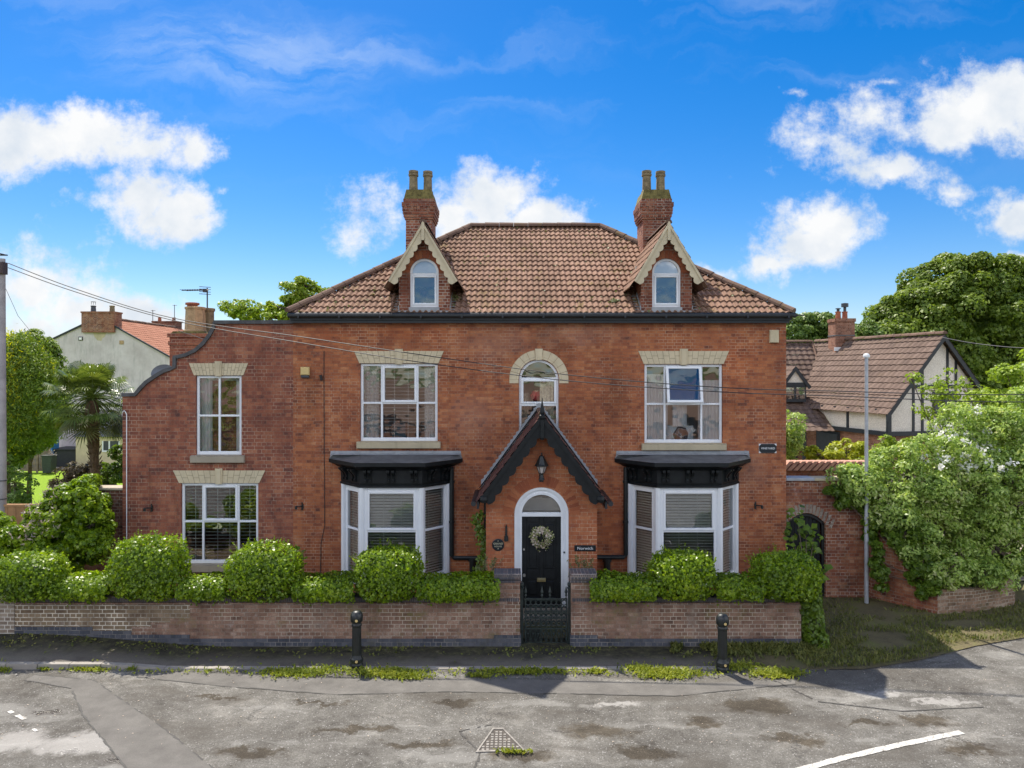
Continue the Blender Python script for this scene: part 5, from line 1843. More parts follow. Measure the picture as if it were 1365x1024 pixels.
def front_wall(name, label, xa, xb, pillar_side, pillar_w, lseg=None):
    t = thing(name, label, 'wall', ((xa + xb) / 2, -2.8, 0))
    b = MB()
    n = max(2, int((xb - xa) / .4))
    zp0 = lambda x: wall_rise(x) + .155      # top of the blue plinth, stepping with the ground
    xs_ = [xa + (xb - xa) * i / n for i in range(n + 1)]
    for i in range(n):
        zz = round(zp0((xs_[i] + xs_[i + 1]) / 2) / .082) * .082
        zs_ = zz + (.083 * (2 + (i % 3)) if -8.3 < xs_[i] < -6.9 else 0)
        if xs_[i] < -6.9:
            b.box(xs_[i], xs_[i + 1], WY0, WY1, zs_, ZTOP, 2, 'yYzZ')
            b.box(xs_[i], xs_[i + 1], WY0, WY1, zz, zs_, 0, 'yY')
        else:
            b.box(xs_[i], xs_[i + 1], WY0, WY1, zz, ZTOP, 0, 'yYzZ')
        b.box(xs_[i], xs_[i + 1], WY0 - .02, WY1 + .02, -.15, zz, 1, 'yYzZxX')
    b.box(xa, xb, WY0 - .0, WY1, ZTOP - .005, ZTOP, 0, 'Z')
    b.poly([(xa, WY0, 0), (xa, WY1, 0), (xa, WY1, ZTOP), (xa, WY0, ZTOP)])
    b.poly([(xb, WY0, 0), (xb, WY1, 0), (xb, WY1, ZTOP), (xb, WY0, ZTOP)])
    b.build('masonry', ['garden_brick', 'blue_brick', 'yellow_brick'], t)
    b = MB()
    b.box(xa, xb, WY0 - .022, WY1 + .022, ZTOP, ZTOP + .03)
    b.build('tile_course', 'garden_brick', t)
    b = MB()
    b.bbox(xa, xb, WY0 - .005, WY1 + .005, ZTOP + .03, ZTOP + .14, .02)
    b.build('coping', 'edge_brick', t)
    if pillar_side:
        pa, pb = (xb - pillar_w, xb + .0) if pillar_side > 0 else (xa, xa + pillar_w)
        b = MB()
        b.box(pa - .004, pb + .004, WY0 - .004, WY1 + .06, .24, 1.335)
        b.box(pa - .024, pb + .024, WY0 - .026, WY1 + .085, -.1, .237, 1)
        p = b.build('pillar', ['garden_brick', 'blue_brick'], t)
        b = MB()
        b.box(pa - .03, pb + .03, WY0 - .03, WY1 + .09, 1.335, 1.37)
        b.bbox(pa - .02, pb + .02, WY0 - .02, WY1 + .08, 1.37, 1.52, .03)
        b.build('pillar_cap', 'edge_brick', p)
    return t


front_wall('boundary_wall', 'long red brick front wall with blue brick plinth left of the iron gate', X(20, 15), X(693, 15), 1, .52)
front_wall('boundary_wall', 'shorter red brick front wall with mossy stains right of the iron gate', X(761.5, 15), X(1068, 15), -1, .52)
b = MB()
xa, xb = -13.6, X(19.6, 15)
for i in range(8):
    x0_, x1_ = xa + (xb - xa) * i / 8, xa + (xb - xa) * (i + 1) / 8
    b.box(x0_, x1_, WY0 - .01, WY1, wall_rise(x0_) - .2, ZTOP + .06, 0, 'yYZ')
b.poly([(xb, WY0 - .01, 0), (xb, WY1, 0), (xb, WY1, ZTOP + .06), (xb, WY0 - .01, ZTOP + .06)])
tag(b.build('pale_wall', 'pale_brick', base=(-12, -2.8, 0)), 'whitish weathered wall end at the left edge of the photo', 'wall')

# repointed pale courses on the left wall
t = thing('iron_gate', 'black ornate iron front gate between the brick pillars', 'gate', ((X(693, 15.1) + X(762, 15.1)) / 2, -2.8, 0))
gy = -2.80
gd = gy - CAM_Y
gz = lambda py: Z(py, gd)
gx = lambda px: X(px, gd)
g0, g1 = gx(696), gx(758.5)
for xx, top in ((gx(695.3), gz(781)), (gx(759.3), gz(781))):
    b = MB()
    b.box(xx - .035, xx + .035, gy - .035, gy + .035, .0, top - .06)
    b.lathe([(.05, -.06), (.055, -.03), (.03, -.02), (.05, .02), (.045, .06), (.012, .10)], (xx, gy, top), 10)
    b.box(xx - .055, xx + .055, gy - .055, gy + .055, 0, .05)
    b.build('post', 'gate_iron', t)
b = MB()
for zz in (gz(798.5), gz(816), gz(824), gz(838), gz(857)):
    b.box(g0 + .04, g1 - .04, gy - .014, gy + .014, zz - .014, zz + .014)
for xx in (g0 + .07, g1 - .05):
    b.box(xx - .016, xx + .016, gy - .016, gy + .016, gz(859), gz(798))
b.build('rail', 'gate_iron', t)
b = MB()
nb = 9
for i in range(nb):
    xx = g0 + .07 + (g1 - g0 - .12) * i / (nb - 1)
    b.tube([(xx, gy, gz(858)), (xx, gy, gz(798))], .010, 6)
b.build('bars', 'gate_iron', t)
for px in (700.6, 722.5, 733.0, 754.6):
    b = MB()
    b.lathe([(.013, 0), (.013, .05), (.030, .07), (.016, .095), (.034, .14), (.016, .21), (.003, .26)], (gx(px), gy, gz(798)), 8)
    b.build('spear_finial', 'galv' if px < 740 and False else 'gate_iron', t)
b = MB()
def ringy(b, cx, cz, r, w=.009, n=12, y=gy, sx=1.0):
    b.tube([(cx + sx * r * math.cos(2 * math.pi * i / n), y, cz + r * math.sin(2 * math.pi * i / n)) for i in range(n + 1)], w, 5, cap=False)
for i in range(nb - 1):
    xx = g0 + .07 + (g1 - g0 - .12) * (i + .5) / (nb - 1)
    ringy(b, xx, gz(803.5), .052, .012)
    ringy(b, xx, gz(811.5), .048, .012)
    ringy(b, xx, gz(820), .036, .012)
    ringy(b, xx, gz(831), .05, .013, sx=.8)
    b.tube([(xx - .05, gy, gz(856)), (xx, gy, gz(845)), (xx + .05, gy, gz(856))], .012, 5)
    b.tube([(xx - .05, gy, gz(839)), (xx, gy, gz(847)), (xx + .05, gy, gz(839))], .012, 5)
    b.lathe([(.004, -.03), (.022, 0), (.004, .03)], (xx, gy, gz(845)), 6)
b.build('scrollwork', 'gate_iron', t)
b = MB()
b.box(gx(701.5), gx(719.5), gy + .018, gy + .024, gz(856), gz(838))
b.build('solid_panel', 'black_iron', t)
b = MB()
b.box(gx(692.5), gx(762), -3.0, -2.5, -.06, .025)
b.box(gx(692.5), gx(762), -2.5, PY - .3, -.06, .03)
structure(b.build('path', 'pavement'))

# ------------------------------------------------------------------ bollards
b0 = None
for (px, py, lab) in ((475.5, 889, 'black cast iron bollard on the kerb in front of the left bay window'), (963, 894, 'black cast iron bollard in front of the right wall beside the grass tuft')):
    gx_, gy_ = G(px, py)
    t = thing('bollard', lab, 'bollard', (gx_, gy_, 0), 'bollards along the kerb')
    if b0 is None:
        b = MB()
        b.lathe([(.125, -.05), (.125, .06), (.115, .09), (.125, .12), (.125, .17), (.105, .20), (.092, .24), (.088, .78), (.10, .80), (.10, .83), (.088, .85), (.088, .875)], (gx_, gy_, 0), 14)
        b.build('shaft', 'black_iron', t, smooth=False)
        b = MB()
        b.lathe([(.088, .87), (.118, .89), (.122, .97), (.112, 1.03), (.08, 1.075), (.03, 1.09)], (gx_, gy_, 0), 16)
        b.build('cap', 'black_iron', t, smooth=True)
        for zz in (.93, .145):
            b = MB()
            b.tube([(gx_ + .02, gy_ - .118, zz), (gx_ + .02, gy_ - .130, zz)], .026, 12)
            b.build('reflector', 'yellow_box', t)
        b0 = t
    else:
        for ch in [c for c in b0.children]:
            c_ = ch.copy()
            COL.objects.link(c_)
            c_.parent = t

# triangular cover in the road
gx_, gy_ = G(668, 990)
t = thing('drain_cover', 'triangular worn iron access cover set in the road', 'drain cover', (gx_, gy_, 0))
tri = [G(634, 1003.5), G(700, 1001), G(671, 971), G(657, 971)]
b = MB()
cxm, cym = sum(p[0] for p in tri) / 4, sum(p[1] for p in tri) / 4
inn = [(cxm + (p[0] - cxm) * .88, cym + (p[1] - cym) * .88) for p in tri]
for i in range(4):
    j = (i + 1) % 4
    b.prism([tri[i], tri[j], inn[j], inn[i]], -.03, .012, 'z')
b.build('cover_frame', 'cover_iron', t)
b = MB()
b.prism(inn, -.03, .003, 'z')
def inside(p, poly):
    s = None
    for i in range(len(poly)):
        (xa, ya), (xb, yb) = poly[i], poly[(i + 1) % len(poly)]
        cr = (xb - xa) * (p[1] - ya) - (yb - ya) * (p[0] - xa)
        if s is None: s = cr > 0
        elif (cr > 0) != s: return False
    return True
for iy in range(12):
    for ix in range(16):
        px_, py_ = cxm - .5 + ix * .065, cym - .45 + iy * .075
        if all(inside((px_ + dx, py_ + dy), inn) for dx in (-.02, .02) for dy in (-.025, .025)):
            b.box(px_ - .02, px_ + .02, py_ - .022, py_ + .022, .0, .010, 1)
b.build('cover_plate', ['cover_pit', 'cover_iron'], t)

# ------------------------------------------------------------------ garden walls left and right of the house
b = MB()
xa, xb = X(121, 18.4), WX0 - .005
b.box(xa, xb, .1, .42, 0, Z(652, 18.2))
t = tag(b.build('side_wall', 'dark_brick', base=(xa, .25, 0)), 'dark brick side wall joining the left end of the wing', 'wall')
b = MB()
b.bbox(xa - .04, xb, .04, .47, Z(652, 18.2), Z(648.5, 18.2), .012)
ob = b.build('coping', stone('pale_coping', (.42, .36, .28)), t)
b = MB()
for i in range(14):
    x0_ = -14.6 + i * .21
    b.box(x0_, x0_ + .20, .52, .545, 0, Z(676, 18.4))
for zz in (.5, 1.7):
    b.box(-14.6, -11.65, .55, .59, zz, zz + .08)
b.box(-14.62, -11.64, .50, .60, Z(676, 18.4), Z(673, 18.4))
tag(b.build('board_fence', 'fence_wood', base=(-13, .55, 0)), 'low tan board fence beside the grey utility pole', 'fence')

# right hand garden wall with an arched gateway
dw_ = 18.0
yw_ = Y(dw_)
xr0, xr1 = HX1 + .005, X(1160, dw_)
zt_ = Z(641, dw_)
gxa, gxb = HX1 + .03, X(1100.5, dw_)
gcx, gr_ = (gxa + gxb) / 2, .62
gtop = Z(684, dw_)
gt = lambda x: gtop - .26 * ((x - gcx) / (.5 * (gxb - gxa))) ** 2
b = MB()
strip_wall(b, xr0, xr1, -.1, lambda x: zt_, [(gxa, gxb, 0.0, gt)], yw_, .3, extra=[gxa + (gxb - gxa) * i / 14 for i in range(15)])
b.poly([(xr0, yw_ + .33, 0), (xr1, yw_ + .33, 0), (xr1, yw_ + .33, zt_), (xr0, yw_ + .33, zt_)])
# raked wing of the wall coming forward to the low wall
pA, pB = (xr1, yw_), (X(1250, 16.84), Y(16.84))
nseg = 14
dv = Vector((pB[0] - pA[0], pB[1] - pA[1])).normalized()
pn_ = Vector((dv.y, -dv.x))
def rake(t): return 3.0 - 2.35 * min(1, max(0, (t - .12) / .88)) ** .9 if t > .12 else 3.0
for i in range(nseg):
    t0, t1 = i / nseg, (i + 1) / nseg
    qa = (pA[0] + (pB[0] - pA[0]) * t0, pA[1] + (pB[1] - pA[1]) * t0)
    qb = (pA[0] + (pB[0] - pA[0]) * t1, pA[1] + (pB[1] - pA[1]) * t1)
    za, zb = min(zt_, rake(t0)), min(zt_, rake(t1))
    Lr = math.hypot(pB[0] - pA[0], pB[1] - pA[1])
    uvq = [(Lr * t0, -.1), (Lr * t1, -.1), (Lr * t1, zb), (Lr * t0, za)]
    b.poly([(*qa, -.1), (*qb, -.1), (*qb, zb), (*qa, za)], 1, uvq)
    ra = (qa[0] - pn_.x * -.25 * -1, qa[1] - pn_.y * .25)
    ra = (qa[0] - pn_.x * .25, qa[1] - pn_.y * .25)
    rb = (qb[0] - pn_.x * .25, qb[1] - pn_.y * .25)
    b.poly([(*qa, za), (*qb, zb), (*rb, zb), (*ra, za)], 1, uvq)
    b.poly([(*ra, -.1), (*rb, -.1), (*rb, zb), (*ra, za)], 1, uvq)
M['high_brick_uv'] = brick('weathered_wall_brick_raked', [(0.0, (.13, .052, .036)), (.4, (.24, .085, .050)), (.75, (.32, .125, .066)), (1.0, (.42, .22, .13))], (.42, .33, .26), 0.23, 0.080, 0.007, 0.4, uvlayer=True, seed=2.9, white=.45)
t = tag(b.build('garden_wall', ['high_brick', 'high_brick_uv'], base=(8.0, yw_, 0)), 'high brick garden wall with arched gateway at the right side of the house', 'wall')
b = MB()
n = 15
for i in range(n):
    x0_, x1_ = gxa - .1 + (gxb - gxa + .25) * (i + .06) / n, gxa - .1 + (gxb - gxa + .25) * (i + .94) / n
    xm_ = (x0_ + x1_) / 2
    zz = gtop - .26 * ((xm_ - gcx) / (.5 * (gxb - gxa))) ** 2 + .01
    sp = (xm_ - gcx) * .16
    if x0_ < xr0 + .0 : continue
    b.prism([(x0_, zz), (x1_, zz), (x1_ + sp, zz + .22), (x0_ + sp, zz + .22)], yw_ - .008, yw_ + .03, 'y')
b.build('brick_arch', 'pale_brick', t)
b = MB()
b.bbox(xr0, X(1085, dw_), yw_ - .05, yw_ + .40, zt_, zt_ + .07, .01)
b.build('lead_capping', 'lead', t)
b = MB()
b.bbox(X(1085, dw_) + .003, xr1, yw_ - .05, yw_ + .40, zt_, zt_ + .065, .01)
b.build('coping', 'sill_stone', t)
t = thing('garden_gate', 'black metal gate in the arched gateway of the garden wall', 'gate', (gcx, yw_ + .1, 0))
b = MB()
for xx in (gxa + .03, gxb - .03):
    b.box(xx - .03, xx + .03, yw_ + .08, yw_ + .14, 0, gtop - .28)
for i in range(14):
    xa, xb = gxa + .02 + (gxb - gxa - .04) * i / 14, gxa + .02 + (gxb - gxa - .04) * (i + 1) / 14
    b.prism([(xa, gt(xa) - .09), (xb, gt(xb) - .09), (xb, gt(xb) - .02), (xa, gt(xa) - .02)], yw_ + .08, yw_ + .14, 'y')
b.build('gate_frame', 'black_iron', t)
b = MB()
for i in range(9):
    xa, xb = gxa + .07 + (gxb - gxa - .14) * i / 9, gxa + .06 + (gxb - gxa - .14) * (i + 1) / 9
    b.prism([(xa, .03), (xb, .03), (xb, min(gt(xb), gt(xa)) - .08), (xa, min(gt(xa), gt(xb)) - .08)], yw_ + .15, yw_ + .17, 'y')
b.build('gate_boards', 'black_paint', t)

# low retaining wall on the right
b = MB()
pC = (X(1353, 17.5), Y(17.5))
b_pts = [pB, (X(1300, 17.0), Y(17.0)), pC, (pC[0] + .5, pC[1] + .9)]
hts = [.62, .60, .66, .66]
run = 0
for i in range(3):
    (xa, ya), (xb, yb) = b_pts[i], b_pts[i + 1]
    L = math.hypot(xb - xa, yb - ya)
    uvq = [(run, -.1), (run + L, -.1), (run + L, hts[i + 1]), (run, hts[i])]
    run += L
    d_ = Vector((xb - xa, yb - ya)).normalized()
    nn_ = Vector((-d_.y, d_.x)) * .24
    b.poly([(xa, ya, -.1), (xb, yb, -.1), (xb, yb, hts[i + 1]), (xa, ya, hts[i])], 0, uvq)
    b.poly([(xa, ya, hts[i]), (xb, yb, hts[i + 1]), (xb + nn_.x, yb + nn_.y, hts[i + 1]), (xa + nn_.x, ya + nn_.y, hts[i])], 0, uvq)
    b.poly([(xa + nn_.x, ya + nn_.y, -.1), (xb + nn_.x, yb + nn_.y, -.1), (xb + nn_.x, yb + nn_.y, hts[i + 1]), (xa + nn_.x, ya + nn_.y, hts[i])], 0, uvq)
M['low_brick_uv'] = brick('low_wall_brick', [(0.0, (.14, .095, .06)), (.4, (.24, .155, .10)), (.75, (.32, .20, .13)), (1.0, (.42, .33, .25))], (.42, .36, .28), 0.23, 0.080, 0.008, 0.4, uvlayer=True, seed=.9, moss=((.14, .14, .06), .5), white=.55)
tag(b.build('retaining_wall', 'low_brick_uv', base=(11, -.7, 0)), 'low whitened brick retaining wall under the big flowering shrub', 'wall')
b = MB()
sp_ = [(pA[0] + .4, pA[1] + .3), pB, b_pts[1], pC, (pC[0] + .4, pC[1] + .8), (14.5, 2.5), (9.4, 2.0)]
b.prism([(p[0] + .1, p[1] + .16) for p in sp_], -.02, .5, 'z')
structure(b.build('raised_bed', 'soil'))

# rear garden wall with sloping clay tile capping
t = thing('rear_wall', 'sunlit brick wall with slanting clay tile capping behind the garden gate', 'wall', (9, Y(22), 0))
b = MB()
xa, xb = X(1040, 22), X(1165, 22)
b.box(xa, xb, Y(22), Y(22) + .3, 0, 2.72)
b.build('masonry', 'high_brick', t)
b = MB()
i = 0
xx = xa
while xx < xb:
    b.prism([(xx, 2.72), (xx + .13, 2.72), (xx + .40, 3.0), (xx + .27, 3.0)], Y(22) - .06, Y(22) + .30, 'y')
    xx += .19
    i += 1
b.build('tile_capping', plain('salmon_clay_tile', (.52, .28, .20), .85, .25, 8), t)
b = MB()
b.box(xa, xb, Y(22) - .02, Y(22) + .28, 2.70, 2.90)
b.build('capping_bed', 'dark_brick', t)

# galvanised post and utility pole
gp = (X(1155, 17.6), Y(17.6))
t = thing('metal_post', 'tall thin galvanised post standing in the verge by the garden wall', 'post', (gp[0], gp[1], 0))
b = MB()
b.tube([(*gp, -.1), (*gp, 2.2)], .050, 12)
b.tube([(*gp, 2.2), (*gp, 2.25), (*gp, Z(476, 17.6))], [.050, .044, .040], 12)
b.build('shaft', 'galv', t)
b = MB()
b.lathe([(.045, 0), (.075, .01), (.078, .06), (.05, .10), (.01, .11)], (*gp, Z(476, 17.6) - .02), 12)
b.build('cap', 'sign_white', t)
dp_ = 18.5
pp = (X(3.0, dp_), Y(dp_))
t = thing('utility_pole', 'grey wooden utility pole at the left edge carrying two black cables', 'utility pole', (pp[0], pp[1], 0))
b = MB()
b.tube([(*pp, -.3), (*pp, Z(345, dp_))], [.112, .070], 14)
b.build('shaft', 'pole', t)
b = MB()
zp = Z(341, dp_)
b.box(pp[0] - .13, pp[0] + .13, pp[1] - .02, pp[1] + .02, zp - .0, zp + .03)
b.box(pp[0] - .02, pp[0] + .02, pp[1] - .13, pp[1] + .13, zp + .03, zp + .05)
b.build('pole_cap', 'steel_dark', t)
b = MB()
b.bbox(pp[0] - .10, pp[0] + .10, pp[1] - .14, pp[1] + .06, Z(366, dp_), Z(350, dp_), .02)
b.build('junction_box', plain('dark_brown_box', (.06, .035, .035), .6), t)
b = MB()
for py in (640.5, 665):
    b.lathe([(.108, -.012), (.108, .012)], (pp[0], pp[1], Z(py, dp_)), 16)
b.build('band', 'steel_dark', t)
b = MB()
b.tube([(pp[0] + .09, pp[1], Z(385, dp_)), (pp[0] + .20, pp[1] + .3, Z(420, dp_)), (pp[0] + .42, pp[1] + 1.2, Z(470, dp_))], .006, 4)
b.build('stay_wire', 'cable', t)


def cable(name, label, pts, r):
    b = MB()
    P = [Vector(p) for p in pts]
    path = []
    for i in range(len(P) - 1):       # Catmull-Rom through the measured points
        p0, p1, p2, p3 = P[max(i - 1, 0)], P[i], P[i + 1], P[min(i + 2, len(P) - 1)]
        for k in range(8):
            t = k / 8
            path.append(.5 * ((2 * p1) + (p2 - p0) * t + (2 * p0 - 5 * p1 + 4 * p2 - p3) * t * t + (3 * p1 - p0 - 3 * p2 + p3) * t ** 3))
    path.append(P[-1])
    b.tube([tuple(p) for p in path], r, 5)
    return tag(b.build(name, 'cable', base=tuple(path[0])), label, 'cable')


def C(px, py, d): return (X(px, d), Y(d), Z(py, d))


cable('overhead_cable', 'upper of two black cables crossing the house front from the pole', [C(11, 351, 18.5), C(100, 385, 18.1), C(230, 424, 17.5), C(400, 449, 16.9), C(560, 473, 16.55), C(750, 499, 16.2), C(950, 516, 15.85), C(1114, 521.5, 15.55), C(1365, 526, 15.1), C(1700, 510, 14.6)], .011)
cable('overhead_cable', 'lower of two black cables crossing the house front from the pole', [C(11, 357, 18.4), C(100, 389, 18.0), C(230, 427, 17.4), C(400, 457, 16.8), C(560, 483, 16.45), C(750, 507, 16.1), C(950, 522, 15.75), C(1114, 528, 15.45), C(1365, 536, 15.0), C(1700, 524, 14.5)], .011)
cable('service_cable', 'thin cable from the gable of the tile roofed neighbour house to the right edge', [C(1256, 450, 29.6), C(1300, 458, 27), C(1365, 464, 24.5), C(1450, 462, 22)], .016)
cable('drop_cable', 'thin black cable from the wing chimney over the swept parapet to the plum brick', [C(238, 441, 21.3), C(262, 449, 19.8), C(287, 458, 17.92)], .008)


# ------------------------------------------------------------------ planting
def superq(n, c, r, p=2.6, bump=.07, seed=1, zmin=-1.0, sc=1.3):
    d = sphere_dirs(int(n * 1.3))
    d = d[d[:, 2] > zmin][:n]
    r = np.array(r, float)
    rr = (np.abs(d) ** p).sum(1) ** (-1 / p)
    q = d * rr[:, None]
    Nn = unit(np.sign(d) * np.abs(q) ** (p - 1) / r)
    P = np.array(c) + q * r
    k = 1 + bump * vnoise(P, sc * 2.2, seed) + bump * .7 * vnoise(P, sc * 6, seed + 50)
    P = np.array(c) + q * r * k[:, None]
    return P, Nn


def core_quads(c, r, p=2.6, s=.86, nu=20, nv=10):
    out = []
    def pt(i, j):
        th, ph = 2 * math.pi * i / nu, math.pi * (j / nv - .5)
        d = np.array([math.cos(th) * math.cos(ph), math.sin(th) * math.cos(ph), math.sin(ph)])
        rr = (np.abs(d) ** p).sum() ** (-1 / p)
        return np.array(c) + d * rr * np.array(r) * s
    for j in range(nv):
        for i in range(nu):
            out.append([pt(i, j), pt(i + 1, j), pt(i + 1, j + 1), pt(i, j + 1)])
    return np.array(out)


def bush(name, label, cat, c, r, n, size, mats=('ivy', 'ivy_dark'), p=2.8, group=None, seed=1, droop=.7, asp=.85, bump=.10, zmin=-.95, jit=.5, core=.70, sprigs=0):
    P, Nn = superq(n, c, r, p, bump, seed, zmin)
    dep = RNG.uniform(0, 1, len(P)) ** 1.5 * .26
    P = np.array(c) + (P - np.array(c)) * (1 + .03 - dep)[:, None]
    Nn = unit(Nn + np.array([0, -.15, .35]))
    A = leaf_quads(P, Nn, RNG.uniform(.5, 1.35, len(P)) * size, droop, asp, .10, jit)
    if sprigs:
        Ps, Ns = superq(sprigs, c, r, p, bump, seed, .1)
        outs = []
        for q, nq in zip(Ps, Ns):
            d = unit((nq + RNG.normal(0, .35, 3) + np.array([0, 0, .5]))[None])[0]
            L = RNG.uniform(.06, .2)
            k = 5
            pp_ = q + d[None] * (np.linspace(.1, 1, k) * L)[:, None]
            outs.append(leaf_quads(pp_, np.tile(nq, (k, 1)), RNG.uniform(.6, 1.0, k) * size, .2, asp, .1, .8))
        A = np.concatenate([A] + outs)
    base = (c[0], c[1], c[2] - r[2])
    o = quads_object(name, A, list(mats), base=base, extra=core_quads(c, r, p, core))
    if label:
        tag(o, label, cat, group)
    return o


HY = -2.86
HD = HY - CAM_Y - .12
domes = [(34, 50, 737, 'domed clipped ivy bush cut by the left edge of the photo'), (196, 53, 716, 'tall domed ivy bush below the left edge of the lower wing window'), (350, 53, 724, 'domed ivy bush between the lower wing window and the left bay'),
         (516, 47, 730, 'sunlit domed ivy bush in front of the left bay window'), (912, 47, 735, 'sunlit domed ivy bush in front of the right bay window'), (1050, 46, 735, 'domed ivy bush at the right end of the front wall')]
for k, (px, hw, ty, lab) in enumerate(domes):
    z1 = Z(ty, HD) - .05
    cz_ = (z1 + .97) / 2
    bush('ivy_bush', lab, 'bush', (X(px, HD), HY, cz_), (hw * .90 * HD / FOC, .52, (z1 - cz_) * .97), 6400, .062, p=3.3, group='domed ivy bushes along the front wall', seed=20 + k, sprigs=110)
runs = [(78, 150, 'low ivy hedge between the two leftmost domed bushes'), (242, 305, 'low ivy hedge under the lower wing window sill'), (394, 474, 'low ivy hedge left of the left bay bush'), (558, 666, 'low ivy hedge from the left bay to the gate pillar'),
        (786, 872, 'low ivy hedge from the gate pillar to the right bay bush'), (952, 1012, 'low ivy hedge between the right bay bush and the end bush')]
for k, (xa, xb, lab) in enumerate(runs):
    x0_, x1_ = X(xa, HD), X(xb, HD)
    L = x1_ - x0_
    n = int(2500 * L)
    a = RNG.uniform(-.75, math.pi * .95, n)
    u = RNG.uniform(0, 1, n)
    h0, h1 = .98, 1.44
    ry, rz = .50, (h1 - h0) / 2
    pw = 3.2
    ca, sa = np.cos(a), np.sin(a)
    rr = (np.abs(ca) ** pw + np.abs(sa) ** pw) ** (-1 / pw)
    P = np.stack([x0_ + u * L, HY + .05 - ry * ca * rr, (h0 + h1) / 2 + rz * sa * rr], 1)
    k_ = 1 + .16 * vnoise(P, 3.0, 70 + k) + .1 * vnoise(P, 8.0, 71 + k)
    P[:, 1] = HY + .05 + (P[:, 1] - HY - .05) * k_
    P[:, 2] = (h0 + h1) / 2 + (P[:, 2] - (h0 + h1) / 2) * k_
    Nn = np.stack([RNG.normal(0, .15, n), -ca, sa + .3], 1)
    P -= Nn * (RNG.uniform(0, 1, (n, 1)) ** 1.5 * .15)
    # a few strands hanging over the coping
    m_ = int(9 * L)
    H = []
    for _ in range(m_):
        q = np.array([RNG.uniform(x0_, x1_), WY0 - .045, 1.02])
        ln = RNG.uniform(.03, .17)
        kk = max(2, int(ln / .035))
        H.append(q[None] + np.stack([RNG.normal(0, .03, kk), RNG.normal(0, .012, kk), -np.linspace(0, ln, kk)], 1))
    H = np.concatenate(H)
    A = np.concatenate([leaf_quads(P, Nn, RNG.uniform(.6, 1.3, n) * .064, .7, .85, .1, .5), leaf_quads(H, np.tile(np.array([0, -1., .2]), (len(H), 1)), RNG.uniform(.6, 1.1, len(H)) * .062, .8, .85, .1, .35)])
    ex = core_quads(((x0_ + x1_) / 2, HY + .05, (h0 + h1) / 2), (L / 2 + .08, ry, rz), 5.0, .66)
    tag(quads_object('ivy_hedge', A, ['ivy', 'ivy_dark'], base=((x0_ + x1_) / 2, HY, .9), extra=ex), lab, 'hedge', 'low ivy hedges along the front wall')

# ivy falling over the right-hand end of the wall
P_, N_ = [], []
for (cx, cy, cz, rx, ry, rz, n) in ((X(1080, 15), -2.80, .95, .24, .28, .42, 800), (X(1084, 15), -2.86, .48, .21, .25, .46, 700), (X(1090, 14.9), -2.95, .12, .22, .30, .20, 350), (X(1074, 15.1), -2.75, 1.25, .24, .3, .26, 420)):
    p_, n_ = superq(n, (cx, cy, cz), (rx, ry, rz), 2.4, .15, int(cx * 10))
    P_.append(p_); N_.append(n_)
P_, N_ = np.concatenate(P_), np.concatenate(N_)
tag(quads_object('hanging_ivy', leaf_quads(P_, N_ + np.array([0, -.2, .2]), RNG.uniform(.7, 1.2, len(P_)) * .085, .8, .85, .1, .5), ['ivy_dark'], base=(6.3, -2.8, .2)), 'dark ivy hanging down over the right end of the front wall', 'ivy')

# young big-leaved plant in front of the arched garden gate
t = thing('climbing_plant', 'young pale green big-leaved plant in front of the arched garden gate', 'plant', (X(1070, 17), Y(17), 0))
b = MB()
stems = []
for (px, py) in ((1062, 692), (1074, 706), (1056, 714), (1082, 716), (1072, 732), (1086, 760), (1080, 738)):
    e = (X(px, 17.2), Y(17.2) + RNG.uniform(-.2, .2), Z(py, 17.2))
    b.tube([(X(1072, 17), Y(17), .0), (X(1073, 17) + (e[0] - X(1073, 17)) * .4, Y(17), e[2] * .6), e], [.018, .012, .005], 5)
    stems.append(e)
b.build('stem', 'bark', t)
P_ = np.concatenate([np.array(e) + RNG.normal(0, .11, (17, 3)) for e in stems])
quads_object('foliage', leaf_quads(P_, np.tile(np.array([0, -.6, .8]), (len(P_), 1)), RNG.uniform(.11, .20, len(P_)), .6, .95, .12, .4), 'ivy_dark', t)

# small grey-green shrubs each side of the porch
for (px, py, lab) in ((652, 752, 'wispy grey-green shrub behind the left gate pillar'), (775, 752, 'wispy grey-green shrub behind the right gate pillar')):
    d_ = 16.15
    c_ = np.array([X(px, d_), Y(d_), .9])
    t = thing('wispy_shrub', lab, 'shrub', (c_[0], c_[1], .05), 'wispy shrubs beside the porch')
    b = MB()
    A = []
    for i in range(34):
        w = RNG.uniform(0, 6.28)
        sp = RNG.uniform(.05, .36)
        e = c_ + np.array([sp * math.cos(w), sp * .8 * math.sin(w) - .05, RNG.uniform(.2, .78) - sp * .35])
        m_ = c_ * .5 + e * .5 + np.array([0, 0, .08])
        b.tube([(c_[0], c_[1], .05), tuple(m_), tuple(e)], [.008, .005, .003], 4)
        k = 16
        s_ = np.linspace(.25, 1.05, k)[:, None]
        A.append(m_ + (e - m_) * s_ + RNG.normal(0, .022, (k, 3)))
    b.build('stem', 'stick', t)
    A = np.concatenate(A)
    quads_object('foliage', leaf_quads(A, RNG.normal(0, 1, (len(A), 3)), RNG.uniform(.05, .10, len(A)), -.2, .28, .05, .6), 'olive_leaf', t)
# climber on the left side of the porch
n = 420
P_ = np.stack([X(643, 16.9) + RNG.normal(-.02, .07, n), -.75 + RNG.uniform(-.5, .3, n), RNG.uniform(.9, 2.35, n)], 1)
P_[:, 0] += .10 * np.sin(P_[:, 2] * 5)
tag(quads_object('porch_climber', leaf_quads(P_, np.tile(np.array([-.4, -1., .3]), (n, 1)), RNG.uniform(.06, .11, n), .7, .7, .1, .5), 'ivy_dark', base=(X(643, 16.9), -.8, .9)), 'thin green climber on the left side of the porch', 'climber')

